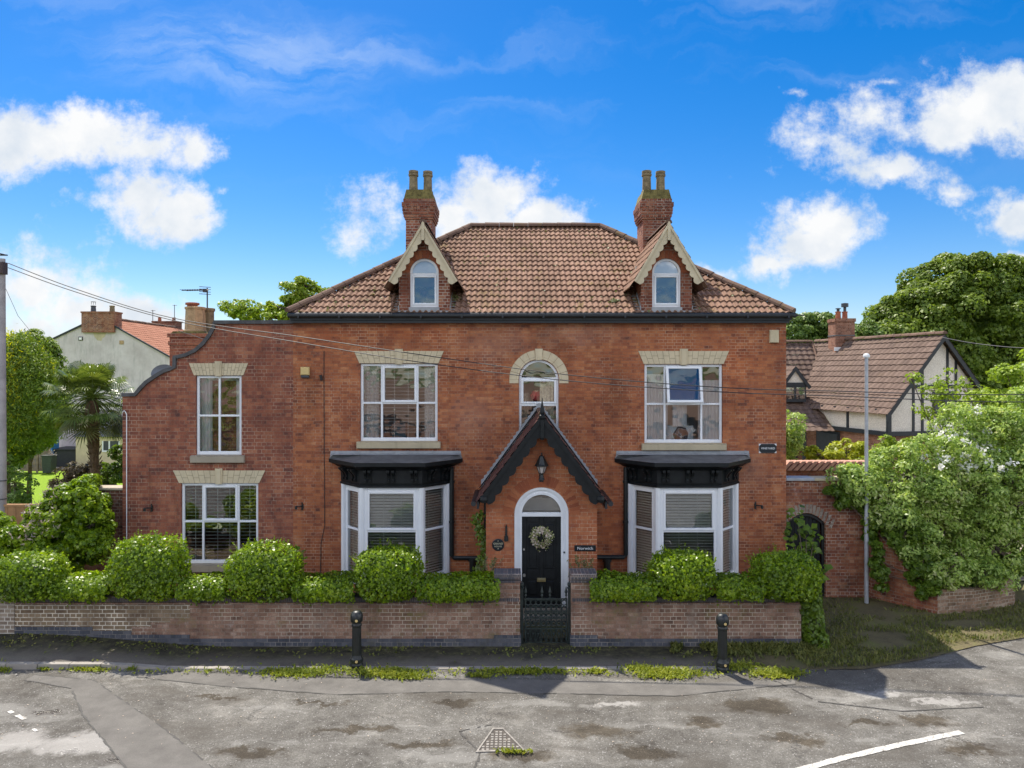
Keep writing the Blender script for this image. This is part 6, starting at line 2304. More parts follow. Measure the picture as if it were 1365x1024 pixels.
# ---- trees and shrubs made of leaf clumps on branches
def clump_plant(name, label, cat, base, blobs, leaf, per, mat, trunk_r=0.1, branch_mat='bark', clump=.45, droop=.4, asp=.6, nclump=30, seed=1, group=None, flowers=None, shell=.55, up=.5, dry=0):
    """blobs: (centre, radii); leaves sit in many small clumps around each blob, reached by limbs from the trunk"""
    global RNG
    keep = RNG
    RNG = np.random.default_rng(seed)
    t = thing(name, label, cat, base, group)
    allP, allN, cl = [], [], []
    for (c_, r_) in blobs:
        c_, r_ = np.array(c_), np.array(r_)
        vol = max(.2, (r_[0] * r_[1] * r_[2]) ** (1 / 3))
        nc = max(4, int(nclump * vol ** 1.4))
        d = sphere_dirs(nc)
        rad = RNG.uniform(shell, 1.0, nc) ** .6
        cc = c_ + d * rad[:, None] * r_
        for q, dd in zip(cc, d):
            cr = clump * RNG.uniform(.6, 1.25)
            k = int(per * RNG.uniform(.7, 1.3))
            dl = unit(RNG.normal(0, 1, (k, 3)) + dd * .6 + np.array([0, 0, .35]))
            rr = RNG.uniform(.35, 1.0, k) ** .5
            P = q + dl * (rr * cr)[:, None] * np.array([1, 1, .72])
            allP.append(P)
            allN.append(dl + np.array([0, 0, up]))
        cl.append((c_, cc))
    P, Nn = np.concatenate(allP), np.concatenate(allN)
    A = leaf_quads(P, Nn, RNG.uniform(.65, 1.3, len(P)) * leaf, droop, asp, .08, .55)
    quads_object('crown', A, mat, t)
    b = MB()
    base = np.array(base, float)
    main = np.mean([c_ for c_, _ in cl], axis=0)
    fork = base + (main - base) * .45 * np.array([.4, .4, 1])
    b.tube([tuple(base - np.array([0, 0, .2])), tuple(base * .6 + fork * .4 + RNG.normal(0, trunk_r * .3, 3)), tuple(fork)], [trunk_r * 1.2, trunk_r, trunk_r * .8], 9)
    for c_, cc in cl:
        mid = fork * .5 + c_ * .5 + RNG.normal(0, .1, 3)
        b.tube([tuple(fork), tuple(mid), tuple(c_)], [trunk_r * .65, trunk_r * .42, trunk_r * .28], 6)
        for q in cc[:: max(1, len(cc) // 14)]:
            b.tube([tuple(c_), tuple(c_ * .45 + q * .55 + RNG.normal(0, .05, 3)), tuple(q)], [trunk_r * .26, trunk_r * .16, trunk_r * .06], 5)
    b.build('trunk', branch_mat, t)
    if flowers:
        nf, fs, box = flowers
        top = P[(P[:, 2] > box[2]) & (P[:, 0] > box[0]) & (P[:, 0] < box[1]) & (P[:, 1] < box[3])]
        if len(top):
            cs = top[RNG.choice(len(top), min(nf, len(top)), replace=False)]
            F = np.concatenate([q + RNG.normal(0, .055, (14, 3)) + np.array([0, -.06, .07]) for q in cs])
            quads_object('flowers', leaf_quads(F, RNG.normal(0, 1, F.shape) + np.array([0, -.5, .8]), RNG.uniform(.6, 1.2, len(F)) * fs, 0, .9, .05, .4), 'flower_white', t)
    if dry:
        sel = P[(P[:, 2] > Z(715, 17.2)) & (P[:, 0] < X(112, 17.4)) & (P[:, 0] > X(14, 17.2))]
        sel = sel[np.sin(sel[:, 0] * 4.3 + sel[:, 2] * 2.1) > -.3]
        D_ = sel[RNG.choice(len(sel), min(dry, len(sel)), replace=False)] + RNG.normal(0, .05, (min(dry, len(sel)), 3)) + np.array([0, -.06, .06])
        dq = quads_object('dry_flowers', leaf_quads(D_, RNG.normal(0, 1, D_.shape), RNG.uniform(.06, .15, len(D_)), -.3, .35, .05, .6), 'dry_flower', t)
        dq['kind'] = 'stuff'
    RNG = keep
    return t


def B(px, py, d_, r, ry=None, rz=None):
    return ((X(px, d_), Y(d_), Z(py, d_)), (r, ry or r * .8, rz or r))


clump_plant('left_shrub', 'large untidy ivy shrub with dry flower heads over the left garden wall', 'shrub', (X(60, 17.2), Y(17.2), 0),
            [B(98, 672, 17.4, .62, .5, .50), B(118, 700, 17.3, .45, .45, .6), B(70, 700, 17.1, .62, .5, .48), B(35, 722, 16.8, .6, .5, .42), B(115, 650, 18.0, .30, .3, .25), B(100, 735, 17.0, .7, .45, .5), B(60, 745, 16.8, .7, .5, .5), B(10, 735, 16.6, .7, .5, .45), B(-25, 720, 16.8, .8, .6, .6), B(128, 672, 17.8, .25, .25, .28)],
            .095, 105, 'ivy', .06, clump=.20, nclump=130, seed=61, asp=.85, droop=.6, shell=.5, dry=900)
clump_plant('flowering_shrub', 'huge silvery green shrub with white blossom above the low right wall', 'shrub', (X(1300, 18.6), Y(18.6), .3),
            [B(1165, 655, 18.0, .75, .5, .55), B(1212, 632, 18.3, .9, .6, .75), B(1262, 625, 18.4, 1.1, .8, .95), B(1318, 605, 18.8, 1.3, .9, 1.2), B(1372, 590, 19.0, 1.3, 1, 1.3), B(1240, 692, 18.1, .75, .6, .65), B(1300, 690, 18.3, 1.0, .8, .9), B(1356, 672, 18.7, 1.1, .9, 1.0), B(1290, 575, 18.9, .8, .6, .6), B(1420, 620, 19.2, 1.4, 1.1, 1.5), B(1300, 652, 17.8, .75, .5, .6), B(1345, 640, 18.0, .8, .5, .7), B(1255, 660, 17.8, .6, .4, .5), B(1192, 685, 17.6, .5, .3, .4), B(1222, 725, 17.3, .4, .25, .4), B(1262, 762, 17.0, .45, .25, .35), B(1310, 770, 17.2, .5, .25, .25), B(1145, 640, 17.8, .45, .3, .3), B(1330, 735, 18.0, .75, .5, .5), B(1275, 748, 17.7, .6, .4, .5)],
            .10, 160, 'shrub', .11, clump=.36, nclump=54, seed=3, asp=.5, flowers=(55, .09, (X(1215, 18.4), X(1320, 18.4), Z(622, 18.6), .6)))
clump_plant('lime_shrub', 'yellow-green leafy shrub rising behind the white blossom at the right edge', 'shrub', (X(1350, 21), Y(21), 0),
            [B(1352, 525, 20.8, .85, .7, .75), B(1385, 510, 21, 1.1, .9, 1.1), B(1335, 555, 20.6, .7, .6, .7), B(1300, 545, 20.9, .45, .4, .45)], .13, 95, 'lime', .09, clump=.34, nclump=30, seed=4, asp=.6)
clump_plant('sapling', 'sparse sapling with thin branches in front of the timbered gable', 'tree', (X(1262, 22), Y(22), 0),
            [B(1255, 520, 22, .55, .5, .40), B(1245, 545, 22, .45, .4, .35), B(1290, 525, 22.2, .40, .4, .45), B(1262, 505, 22, .3, .3, .25), B(1215, 505, 22, .12, .1, .06)], .12, 26, 'lime', .05, clump=.26, nclump=34, seed=5, asp=.6)
clump_plant('dark_ivy', 'dark ivy growing down the sloping end of the garden wall', 'ivy', (X(1240, 17.3), Y(17.2), 0),
            [B(1140, 668, 17.75, .55, .14, .26), B(1190, 690, 17.55, .38, .14, .40), B(1215, 735, 17.2, .34, .16, .45), B(1238, 780, 16.95, .30, .16, .36), B(1168, 745, 17.4, .07, .05, .55), B(1180, 700, 17.5, .3, .12, .3), B(1176, 765, 17.4, .05, .05, .35), B(1205, 712, 17.3, .35, .1, .35), B(1228, 760, 17.0, .3, .1, .4), B(1115, 655, 17.8, .3, .1, .12), B(1160, 700, 17.7, .2, .08, .35)], .10, 90, 'ivy_dark', .03, clump=.14, nclump=120, seed=6, asp=.8, shell=.2)
clump_plant('bed_shrub', 'dark green undergrowth between the sloping wall and the big flowering shrub', 'shrub', (X(1290, 18.2), Y(18.0), .4),
            [B(1265, 775, 17.5, .5, .35, .40), B(1310, 760, 17.8, .6, .4, .42), B(1345, 745, 18.0, .5, .4, .40), B(1240, 740, 17.8, .4, .3, .45)], .10, 80, 'ivy_dark', .04, clump=.2, nclump=60, seed=16, asp=.7)
clump_plant('golden_shrub', 'bright golden-green shrub behind the tile capped wall', 'shrub', (X(1120, 24), Y(24), 0),
            [B(1100, 608, 24, .62, .5, .36), B(1128, 605, 24, .60, .5, .42), B(1148, 613, 24.2, .4, .4, .30)], .14, 85, 'gold', .06, clump=.22, nclump=60, seed=7, asp=.45, up=.9)
clump_plant('small_tree', 'small pale green tree close behind the right corner of the brick house', 'tree', (X(1054, 24.5), Y(24.5), 0),
            [B(1052, 570, 24.5, .6, .6, .55), B(1056, 597, 24.5, .5, .5, .6), B(1045, 590, 24.5, .6, .6, .8)], .12, 70, 'shrub', .07, clump=.28, nclump=40, seed=8, asp=.5)
clump_plant('rose_bush', 'thin light green bush beside the galvanised post in front of the neighbour house', 'shrub', (X(1185, 23), Y(23), 0),
            [B(1180, 605, 23, .5, .4, .5), B(1200, 598, 23, .4, .4, .5), B(1165, 622, 22.8, .4, .4, .3)], .12, 55, 'lime', .05, clump=.26, nclump=36, seed=9, asp=.55)

# large trees on the right, far behind
clump_plant('broadleaf_tree', 'very large domed green tree behind the timbered house at the right', 'tree', (X(1290, 58), Y(58), 0),
            [B(1278, 425, 58, 5.4, 5, 4.4), B(1225, 440, 57, 3.6, 3.4, 3.6), B(1335, 420, 58, 4.6, 4, 4.6), B(1200, 470, 56, 2.6, 2.6, 2.6), B(1275, 385, 58, 3.8, 3.4, 2.5), B(1375, 450, 58, 4.5, 4, 4.5), B(1290, 490, 57, 5, 4, 3), B(1345, 375, 59, 2.4, 2.4, 1.6)],
            .30, 300, 'tree', .55, clump=1.1, nclump=13, seed=31, asp=.7, shell=.6)
clump_plant('background_tree', 'dark green trees showing between the roof corner and the neighbour chimney', 'tree', (X(1085, 52), Y(52), 0),
            [B(1062, 445, 52, 1.9, 1.8, 1.3), B(1088, 440, 52, 1.6, 1.6, 1.2), B(1105, 455, 52, 1.6, 1.6, 1.4), B(1148, 450, 53, 1.5, 1.5, 1.2), B(1130, 460, 53, 2, 2, 1.4)], .22, 150, 'tree_dark', .2, clump=.55, nclump=26, seed=32, asp=.6)
clump_plant('tree_behind_wing', 'pale green tree rising behind the parapet of the side wing', 'tree', (X(370, 29), Y(29), 0),
            [B(396, 393, 29, .75, .7, .55), B(405, 380, 29, .4, .4, .3), B(388, 412, 29, .9, .8, .55), B(330, 414, 29.2, .75, .7, .35), B(312, 410, 29.2, .4, .4, .22), B(360, 424, 29, 1.2, 1, .4), B(425, 410, 29.5, .8, .8, .8)], .17, 60, 'lime', .14, clump=.26, nclump=44, seed=33, asp=.5)

# golden conifer at the left
t = thing('golden_conifer', 'tall golden conifer behind the utility pole at the left edge', 'tree', (X(5, 27), Y(27), 0))
keep, RNG = RNG, np.random.default_rng(77)
A, A2 = [], []
for k in range(2600):
    z = .40 + .60 * RNG.uniform(0, 1) ** .9
    top = Z(455, 27)
    w = RNG.uniform(0, 2 * math.pi)
    prof_r = (1.8 * (1 - z ** 2.8) ** .7 + .15) * min(1, .6 + (z - .4) * 3)
    c_ = np.array([X(8, 27) + prof_r * math.cos(w) * RNG.uniform(.8, 1.08), Y(27) + prof_r * math.sin(w) * .9, .3 + z * (top - .3)])
    out = np.array([math.cos(w), math.sin(w), .55])
    n = 22
    s_ = RNG.uniform(0, 1, n)[:, None]
    P = c_ + out * s_ * .45 + RNG.normal(0, .13, (n, 3))
    q = leaf_quads(P, RNG.normal(0, 1, (n, 3)) + out, RNG.uniform(.09, .19, n), -.6, .26, .04, .6)
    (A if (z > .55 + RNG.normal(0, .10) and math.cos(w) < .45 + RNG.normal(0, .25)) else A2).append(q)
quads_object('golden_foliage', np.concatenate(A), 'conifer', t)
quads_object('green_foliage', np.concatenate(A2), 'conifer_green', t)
b = MB()
b.tube([(X(8, 27), Y(27), -.2), (X(8, 27), Y(27), 3), (X(8, 27), Y(27), 6.5)], [.16, .13, .06], 9)
b.build('trunk', 'palm_bark', t)
RNG = keep
clump_plant('dark_conifer', 'dark green conifer joined to the golden one in front of the rendered house', 'tree', (X(40, 30), Y(30), 0),
            [B(55, 505, 30, 1.0, 1, 1.2), B(60, 545, 29.5, .8, .9, 1.2), B(45, 470, 30, .7, .8, .8), B(25, 575, 28, .9, .9, .7), B(48, 588, 30, .55, .5, .35), B(15, 600, 28, .6, .6, .5)], .20, 130, 'conifer_green', .09, branch_mat='palm_bark', clump=.34, nclump=48, seed=35, asp=.32, droop=-.3)

# palm
t = thing('palm_tree', 'fan palm with a dark fibrous trunk in front of the rendered house', 'palm', (X(130, 24), Y(24), 0))
keep, RNG = RNG, np.random.default_rng(5)
hub = np.array([X(122, 24), Y(24), Z(530, 24)])
b = MB()
rs = []
path = []
for i in range(14):
    f_ = i / 13
    path.append((X(131 - 9 * f_, 24), Y(24), hub[2] * f_ - .1))
    rs.append(.15 + .03 * math.sin(i * 2.3) + .05 * (f_ > .7))
b.tube(path, rs, 10)
for i in range(160):
    f_ = RNG.uniform(.25, .98)
    w = RNG.uniform(0, 6.28)
    c_ = np.array([X(131 - 9 * f_, 24), Y(24), hub[2] * f_]) + .16 * np.array([math.cos(w), math.sin(w), 0])
    b.tube([tuple(c_), tuple(c_ + np.array([.07 * math.cos(w), .07 * math.sin(w), .12]))], [.02, .006], 4)
b.build('trunk', 'palm_bark', t)
L1, L2 = [], []
stalk = MB()
for k in range(125):
    el = RNG.uniform(-1.0, 1.3)
    w = RNG.uniform(0, 6.28)
    d = np.array([math.cos(w) * math.cos(el), math.sin(w) * math.cos(el), math.sin(el)])
    ln = RNG.uniform(.7, 1.25)
    tip = hub + d * ln + np.array([0, 0, -.12 * ln])
    stalk.tube([tuple(hub), tuple(hub + d * ln * .5 + np.array([0, 0, .04])), tuple(tip)], [.016, .012, .010], 4)
    side = np.cross(d, np.array([0, 0, 1.0]))
    side /= max(1e-6, np.linalg.norm(side))
    upv = np.cross(side, d)
    fan = RNG.uniform(.42, .66)
    nl = 22
    for j in range(nl):
        a_ = R(-115 + 230 * j / (nl - 1))
        dir_ = d * math.cos(a_) + side * math.sin(a_) + upv * .1
        mid_ = tip + dir_ * fan * .6 + np.array([0, 0, -.03])
        end_ = tip + dir_ * fan + np.array([0, 0, -.10 - .16 * RNG.uniform()]) - d * .05
        wv = np.cross(dir_, upv)
        wv = wv / max(1e-6, np.linalg.norm(wv)) * .020
        (L1 if el > -.45 else L2).append([tip, mid_ + wv, end_, mid_ - wv])
quads_object('fronds', np.array(L1), 'palm', t)
quads_object('dead_fronds', np.array(L2), 'palm_dead', t)
stalk.build('leaf_stalks', 'palm', t)
RNG = keep
clump_plant('garden_shrub', 'green garden shrub right of the palm trunk', 'shrub', (X(152, 25), Y(25), 0), [B(150, 632, 25, .40, .4, .45), B(158, 612, 25, .25, .3, .35), B(145, 640, 24.5, .35, .3, .3)], .13, 70, 'ivy_dark', .04, clump=.2, nclump=60, seed=41)
clump_plant('bronze_shrub', 'spiky bronze shrub left of the palm trunk at the lawn edge', 'shrub', (X(92, 24), Y(24), 0), [B(96, 638, 24, .42, .4, .32), B(107, 628, 24.5, .40, .4, .25), B(86, 648, 23.5, .28, .3, .18)], .20, 40, 'purple_leaf', .04, clump=.22, nclump=50, seed=42, asp=.25, droop=-.2)
clump_plant('hedge_shrub', 'dark shrubs along the fence at the left of the lawn', 'shrub', (X(25, 31), Y(31), 0), [B(20, 645, 26, .42, .5, .9), B(10, 640, 30, .5, .5, .6), B(14, 662, 28.5, .5, .4, .4), B(8, 615, 31, .6, .6, .7)], .14, 70, 'tree_dark', .05, clump=.3, nclump=40, seed=43)

# ------------------------------------------------------------------ neighbours on the left
t = thing('rendered_house', 'weathered grey rendered gable house with orange pantile roof at the left', 'house', (X(132, 46), Y(46), 0))
dg = 46.0
ax, az = X(132, dg), Z(424, dg)
hl, hr = 5.2, 5.2
el_, er_ = az - hl * .47, az - hr * .55
y0, y1 = Y(dg), Y(dg) + 11.2
b = MB()
b.poly([(ax - hl, y0, 0), (ax + hr, y0, 0), (ax + hr, y0, er_), (ax, y0, az), (ax - hl, y0, el_)])
b.poly([(ax + hr, y0, 0), (ax + hr, y1, 0), (ax + hr, y1, er_), (ax + hr, y0, er_)])
b.poly([(ax - hl, y0, 0), (ax - hl, y1, 0), (ax - hl, y1, el_), (ax - hl, y0, el_)])
b.poly([(ax - hl, y1, 0), (ax + hr, y1, 0), (ax + hr, y1, er_), (ax, y1, az), (ax - hl, y1, el_)])
b.build('wall', 'render', t)
b = MB()
roof_plane(b, (ax + hr + .15, y0 - .08, er_ - .07), (0, 1, 0), (-(hr + .15), 0, az - er_ + .09), math.hypot(hr + .15, az - er_ + .09), lambda v: 0, lambda v: 11.4, roll=.24, gauge=.33, seg=4, amp=.03)
roof_plane(b, (ax - hl - .15, y0 - .08, el_ - .07), (0, 1, 0), (hl + .15, 0, az - el_ + .09), math.hypot(hl + .15, az - el_ + .09), lambda v: 0, lambda v: 11.4, roll=.24, gauge=.33, seg=4, amp=.03)
rf = b.build('roof', 'red_tile', t)
b = MB()
ridge_run(b, (ax, y0 - .05, az + .06), (ax, y1, az + .06), .13, .45)
b.build('ridge_tiles', 'ridge_tile', rf)
b = MB()
b.prism([(ax - hl - .2, el_ - .12), (ax, az + .0), (ax, az + .10), (ax - hl - .2, el_ - .02)], y0 - .12, y0 - .0, 'y')
b.prism([(ax + hr + .2, er_ - .14), (ax, az + .0), (ax, az + .10), (ax + hr + .2, er_ - .04)], y0 - .12, y0 - .0, 'y')
b.build('verge_board', 'dark_timber', t)
b = MB()
xa, xb = X(110.5, dg), X(154, dg)
b.box(xa, xb, y0 - .16, y0 + .75, Z(443.5, dg), Z(417.5, dg))
b.box(xa - .04, xb + .04, y0 - .20, y0 + .79, Z(417.5, dg), Z(415.5, dg))
c1 = b.build('chimney', 'chimney_brick', t)
for px in (120.3, 145.5):
    b = MB()
    b.lathe([(.16, 0), (.14, .35), (.16, .37), (.16, .42), (.12, .43)], (X(px, dg), y0 + .35, Z(415.8, dg)), 12)
    b.build('chimney_pot', 'pot_mossy' if px > 130 else 'steel_dark', c1)
b = MB()
for k in range(6):
    w = k * math.pi / 3
    b.tube([(X(120.3, dg) + .13 * math.cos(w), y0 + .35 + .13 * math.sin(w), Z(405.5, dg)), (X(120.3, dg) + .13 * math.cos(w), y0 + .35 + .13 * math.sin(w), Z(402, dg))], .014, 4)
b.lathe([(.15, 0), (.15, .02)], (X(120.3, dg), y0 + .35, Z(402, dg)), 12)
b.build('cowl', 'steel_dark', c1)
d2 = dg + 10.6
b = MB()
xa, xb = X(203, d2), X(237, d2)
b.box(xa, xb, Y(d2), Y(d2) + .7, 5, Z(430, d2))
b.box(xa - .05, xb + .05, Y(d2) - .05, Y(d2) + .75, Z(430, d2), Z(428, d2))
c2 = b.build('chimney', 'dark_brick', t)
for px in (210, 229):
    b = MB()
    b.lathe([(.14, 0), (.12, .25), (.14, .27), (.14, .30)], (X(px, d2), Y(d2) + .35, Z(428, d2)), 10)
    b.build('chimney_pot', 'pot_red', c2)
for px, ty in ((202, 413), (231, 406)):
    b = MB()
    b.tube([(X(px, d2), Y(d2) + .2, Z(432, d2)), (X(px, d2), Y(d2) + .2, Z(ty, d2))], .025, 5)
    b.tube([(X(px, d2) - .15, Y(d2) + .2, Z(ty, d2) - .05), (X(px, d2) + .2, Y(d2) + .2, Z(ty, d2) - .05)], .02, 5)
    b.build('aerial_mast', 'steel_dark', c2)
b = MB()
b.box(X(105, dg), X(110.5, dg), y0 - .04, y0 - .003, Z(454, dg), Z(449, dg))
b.build('air_vent', 'dark_timber', t)
b = MB()
b.box(X(106, dg), X(109.5, dg), y0 - .06, y0 - .041, Z(453, dg), Z(450, dg))
b.build('air_vent', 'curtain', t)
b = MB()
b.box(X(159.5, dg), X(165, dg), y0 - .04, y0 - .003, Z(459, dg), Z(454, dg))
b.build('air_vent', 'pot_buff', t)
b = MB()
b.box(X(64, dg), X(69.5, dg), y0 - .03, y0 - .003, Z(472, dg), Z(464.5, dg))
b.build('small_window', 'steel_dark', t)
b = MB()      # stained patch where render has fallen off under the stack
b.prism([(X(124, dg), Z(443.4, dg)), (X(141.5, dg), Z(443.4, dg)), (X(140, dg), Z(449, dg)), (X(136.5, dg), Z(451, dg)), (X(135.5, dg), Z(454.5, dg)), (X(130, dg), Z(454), ) if False else (X(130, dg), Z(454, dg)), (X(126, dg), Z(449, dg))], y0 - .006, y0 - .001, 'y')
b.build('bare_patch', 'sill_stone', t)

t = thing('outbuilding', 'low cream rendered outbuilding with white window behind the palm', 'outbuilding', (X(140, 43), Y(43), 0))
do = 43.0
b = MB()
b.box(X(101, do), X(225, do), Y(do), Y(do) + 2.2, 0, Z(582, do))
b.build('wall', 'cream_wall', t)
b = MB()
b.prism([(Y(do) - .2, Z(582, do)), (Y(do) + 2.4, Z(582, do)), (Y(do) + 2.4, Z(560, do)), ], X(99, do), X(227, do), 'x')
b.build('roof', 'dark_lead', t)
b = MB()
xa, xb, za, zb = X(136.5, do), X(160, do), Z(602.5, do), Z(588, do)
b.box(xa, xb, Y(do) - .05, Y(do) - .003, za, za + .09)
b.box(xa, xa + .07, Y(do) - .04, Y(do) - .003, za + .09, zb)
b.box(xb - .07, xb, Y(do) - .04, Y(do) - .003, za + .09, zb)
b.box(X(146, do) - .04, X(146, do) + .04, Y(do) - .04, Y(do) - .003, za + .09, zb)
wn2 = b.build('window', 'white_upvc', t)
b = MB()
b.poly([(xa + .07, Y(do) - .012, za + .09), (xb - .07, Y(do) - .012, za + .09), (xb - .07, Y(do) - .012, zb), (xa + .07, Y(do) - .012, zb)])
b.build('pane', 'steel_dark', wn2)
b = MB()
b.box(X(114, do), X(124, do), Y(do) - .03, Y(do) - .002, 0, .28)
b.build('door_grille', 'dark_timber', t)
b = MB()
b.box(X(67, 43.2), X(101, 43.2) - .02, Y(43.2), Y(43.2) + 1.5, .0, Z(600, 43.2))
b.box(X(66, 43.2), X(101, 43.2) - .02, Y(43.2) - .1, Y(43.2) + 1.6, Z(600, 43.2), Z(598.5, 43.2))
tag(b.build('dark_shed', 'dark_timber', base=(X(84, 43.2), Y(43.2), 0)), 'dark slate coloured shed between the blue hut and the cream outbuilding', 'shed')
t = thing('blue_hut', 'bright blue wooden hut beside the golden conifer', 'hut', (X(52, 43), Y(43), 0))
b = MB()
n = 14
xa, xb = X(28, 43.0), X(69, 43.0)
for i in range(n):
    b.bbox(xa + (xb - xa) * i / n + .006, xa + (xb - xa) * (i + 1) / n - .006, Y(43.0), Y(43.0) + .08, 0, Z(572, 43.0), .012)
b.box(xa, xb, Y(43.0) + .085, Y(43.0) + .7, 0, Z(572, 43.0))
b.build('wall', 'blue_paint', t)
b = MB()
b.box(xa - .1, xb + .05, Y(43.0) - .15, Y(43.0) + .8, Z(572, 43.0), Z(569.5, 43.0))
b.build('roof', 'dark_lead', t)
t = thing('picket_fence', 'brown picket fence at the back of the lawn below the blue hut', 'fence', (X(45, 41), Y(41), 0))
b = MB()
for i in range(26):
    px = 20 + i * 1.85
    x_ = X(px, 41.0)
    b.prism([(x_ - .03, .1), (x_ + .03, .1), (x_ + .03, 1.5), (x_, 1.58), (x_ - .03, 1.5)], Y(41.0), Y(41.0) + .02, 'y')
b.build('pickets', 'grey_wood', t)
b = MB()
for zz in (.45, 1.15):
    b.box(X(20, 41.0), X(67, 41.0), Y(41.0) + .022, Y(41.0) + .06, zz, zz + .09)
b.build('rail', 'grey_wood', t)
for px in (20, 50, 66.5):
    b = MB()
    b.box(X(px, 41.0) - .05, X(px, 41.0) + .05, Y(41.0) - .05, Y(41.0) - .003, 0, 1.6)
    b.build('post', 'grey_wood', t)
t = thing('garden_bin', 'dark wheeled bin with orange flowers on top at the end of the picket fence', 'bin', (X(62, 40.4), Y(40.4), 0))
b = MB()
x_, y_ = X(62, 40.4), Y(40.4)
b.prism([(x_ - .22, .08), (x_ + .22, .08), (x_ + .28, 1.0), (x_ - .28, 1.0)], y_, y_ + .5, 'y')
b.box(x_ - .31, x_ + .31, y_ - .04, y_ + .55, 1.0, 1.06)
b.build('body', 'gate_iron', t)
b = MB()
for s in (-1, 1):
    b.tube([(x_ + s * .2, y_ + .45, .1), (x_ + s * .27, y_ + .45, .1)], .10, 10)
b.build('wheel', 'steel_dark', t)
P_ = np.array([x_ + .15, y_ + .2, 1.15]) + RNG.normal(0, .09, (50, 3))
quads_object('flowers', leaf_quads(P_, RNG.normal(0, 1, P_.shape), RNG.uniform(.05, .1, 50), 0, .8), 'dry_flower', t)

# ------------------------------------------------------------------ mock-Tudor neighbour on the right
t = thing('timbered_house', 'mock timber-framed house with brown tile roof and cream gable at the right', 'house', (16.5, 12.5, 0))
dirb = Vector((-.253, 1.0, 0)).normalized()        # the way the ridge runs back
acr = Vector((dirb.y, -dirb.x, 0))                  # along the gable, to the right
apex = Vector((X(1254.5, 30), Y(30), Z(446.5, 30)))
HWT, EVZ = 2.72, Z(548, 29.35)
slope_t = (apex.z - EVZ) / HWT
LEN = 7.9


def TP(a, l, z):
    """a across the gable from the ridge line, l back along the ridge, z height"""
    p = apex + acr * a + dirb * l
    return (p.x, p.y, z)


def tbox(b, a0, a1, l0, l1, z0, z1, mi=0):
    s = len(b.v)
    b.box(a0, a1, l0, l1, z0, z1, mi)
    for i in range(s, len(b.v)):
        b.v[i] = TP(*b.v[i])


def tprism(b, pts, l0, l1, mi=0):
    s = len(b.v)
    b.prism(pts, l0, l1, 'y', mi)
    for i in range(s, len(b.v)):
        b.v[i] = TP(*b.v[i])


JZ = Z(577.5, 29.3)
RGT = HWT + .9
b = MB()
gz_ = lambda a: apex.z - .14 - abs(a) * slope_t
b.poly([TP(-HWT + .18, .10, JZ), TP(RGT - .18, .10, JZ), TP(RGT - .18, .10, gz_(RGT - .18)), TP(0, .10, gz_(0)), TP(-HWT + .18, .10, gz_(-HWT + .18))])
b.poly([TP(-HWT + .18, .10, JZ), TP(-HWT + .18, LEN, JZ), TP(-HWT + .18, LEN, EVZ), TP(-HWT + .18, .10, EVZ)])
b.poly([TP(RGT - .18, .10, 0), TP(RGT - .18, LEN, 0), TP(RGT - .18, LEN, gz_(RGT - .18)), TP(RGT - .18, .10, gz_(RGT - .18))])
b.build('upper_wall', 'pebbledash', t)
b = MB()
b.poly([TP(-HWT + .3, .2, 0), TP(RGT - .3, .2, 0), TP(RGT - .3, .2, JZ), TP(-HWT + .3, .2, JZ)])
b.poly([TP(-HWT + .3, .2, 0), TP(-HWT + .3, LEN, 0), TP(-HWT + .3, LEN, JZ), TP(-HWT + .3, .2, JZ)])
b.build('lower_wall', 'neighbour_brick', t)
b = MB()
a0 = -HWT + .18
tbox(b, a0 - .06, RGT - .1, .03, .22, JZ - .14, JZ + .04)
tbox(b, a0 - .06, a0 + .2, .22, LEN, JZ - .14, JZ + .04)
tbox(b, a0 - .03, a0 + .14, .06, .18, JZ, EVZ + .02)
for px in (1217.5, 1231.5, 1271, 1284.5):
    a_ = (X(px, 29.8) - apex.x) / acr.x
    tbox(b, a_ - .055, a_ + .055, .065, .105, JZ, gz_(a_) + .05)
zb_ = Z(515.5, 29.8)
wid = (apex.z - zb_) / slope_t
tbox(b, -wid + .1, wid - .1, .05, .105, zb_ - .07, zb_ + .07)
for l_ in (2.45, 5.2):
    tbox(b, a0 - .035, a0 + .03, l_ - .07, l_ + .07, JZ, EVZ)
for i in range(9):
    tbox(b, a0 - .20, a0 + .02, .5 + i * .85, .60 + i * .85, EVZ - .02, EVZ + .07)
b.build('timber_frame', 'dark_timber', t)
b = MB()
hyp = math.hypot(1, slope_t)
for s, ext in ((-1, HWT + .12), (1, RGT + .1)):
    O = Vector(TP(s * ext, -.22, apex.z - ext * slope_t))
    roof_plane(b, O, dirb, Vector((-acr.x * s, -acr.y * s, slope_t)), ext * hyp, lambda v: 0, lambda v: LEN + .3, roll=.30, gauge=.335, seg=6, amp=.022, thick=.035, seed=50 + s)
rf = b.build('roof', 'brown_tile', t)
b = MB()
ridge_run(b, TP(0, -.22, apex.z + .07), TP(0, LEN + .1, apex.z + .07), .12, .45)
b.build('ridge_tiles', 'ridge_tile', rf)
b = MB()
for s, ext in ((-1, HWT + .14), (1, RGT + .12)):
    tprism(b, [(0, apex.z + .02), (s * ext, apex.z + .02 - ext * slope_t), (s * ext, apex.z - .26 - ext * slope_t), (0, apex.z - .24)], -.20, -.15)
b.build('bargeboard', 'dark_timber', t)
b = MB()
a_, w_ = (X(1278, 29.6) - apex.x) / acr.x - .55, .9
tbox(b, -.35, .75, .055, .102, Z(556, 29.8), Z(522, 29.8))
g = b.build('window', 'dark_timber', t)
b = MB()
tbox(b, -.27, .13, .04, .054, Z(553, 29.8), Z(525, 29.8))
tbox(b, .22, .67, .04, .054, Z(553, 29.8), Z(525, 29.8))
b.build('pane', 'steel_dark', g)
b = MB()
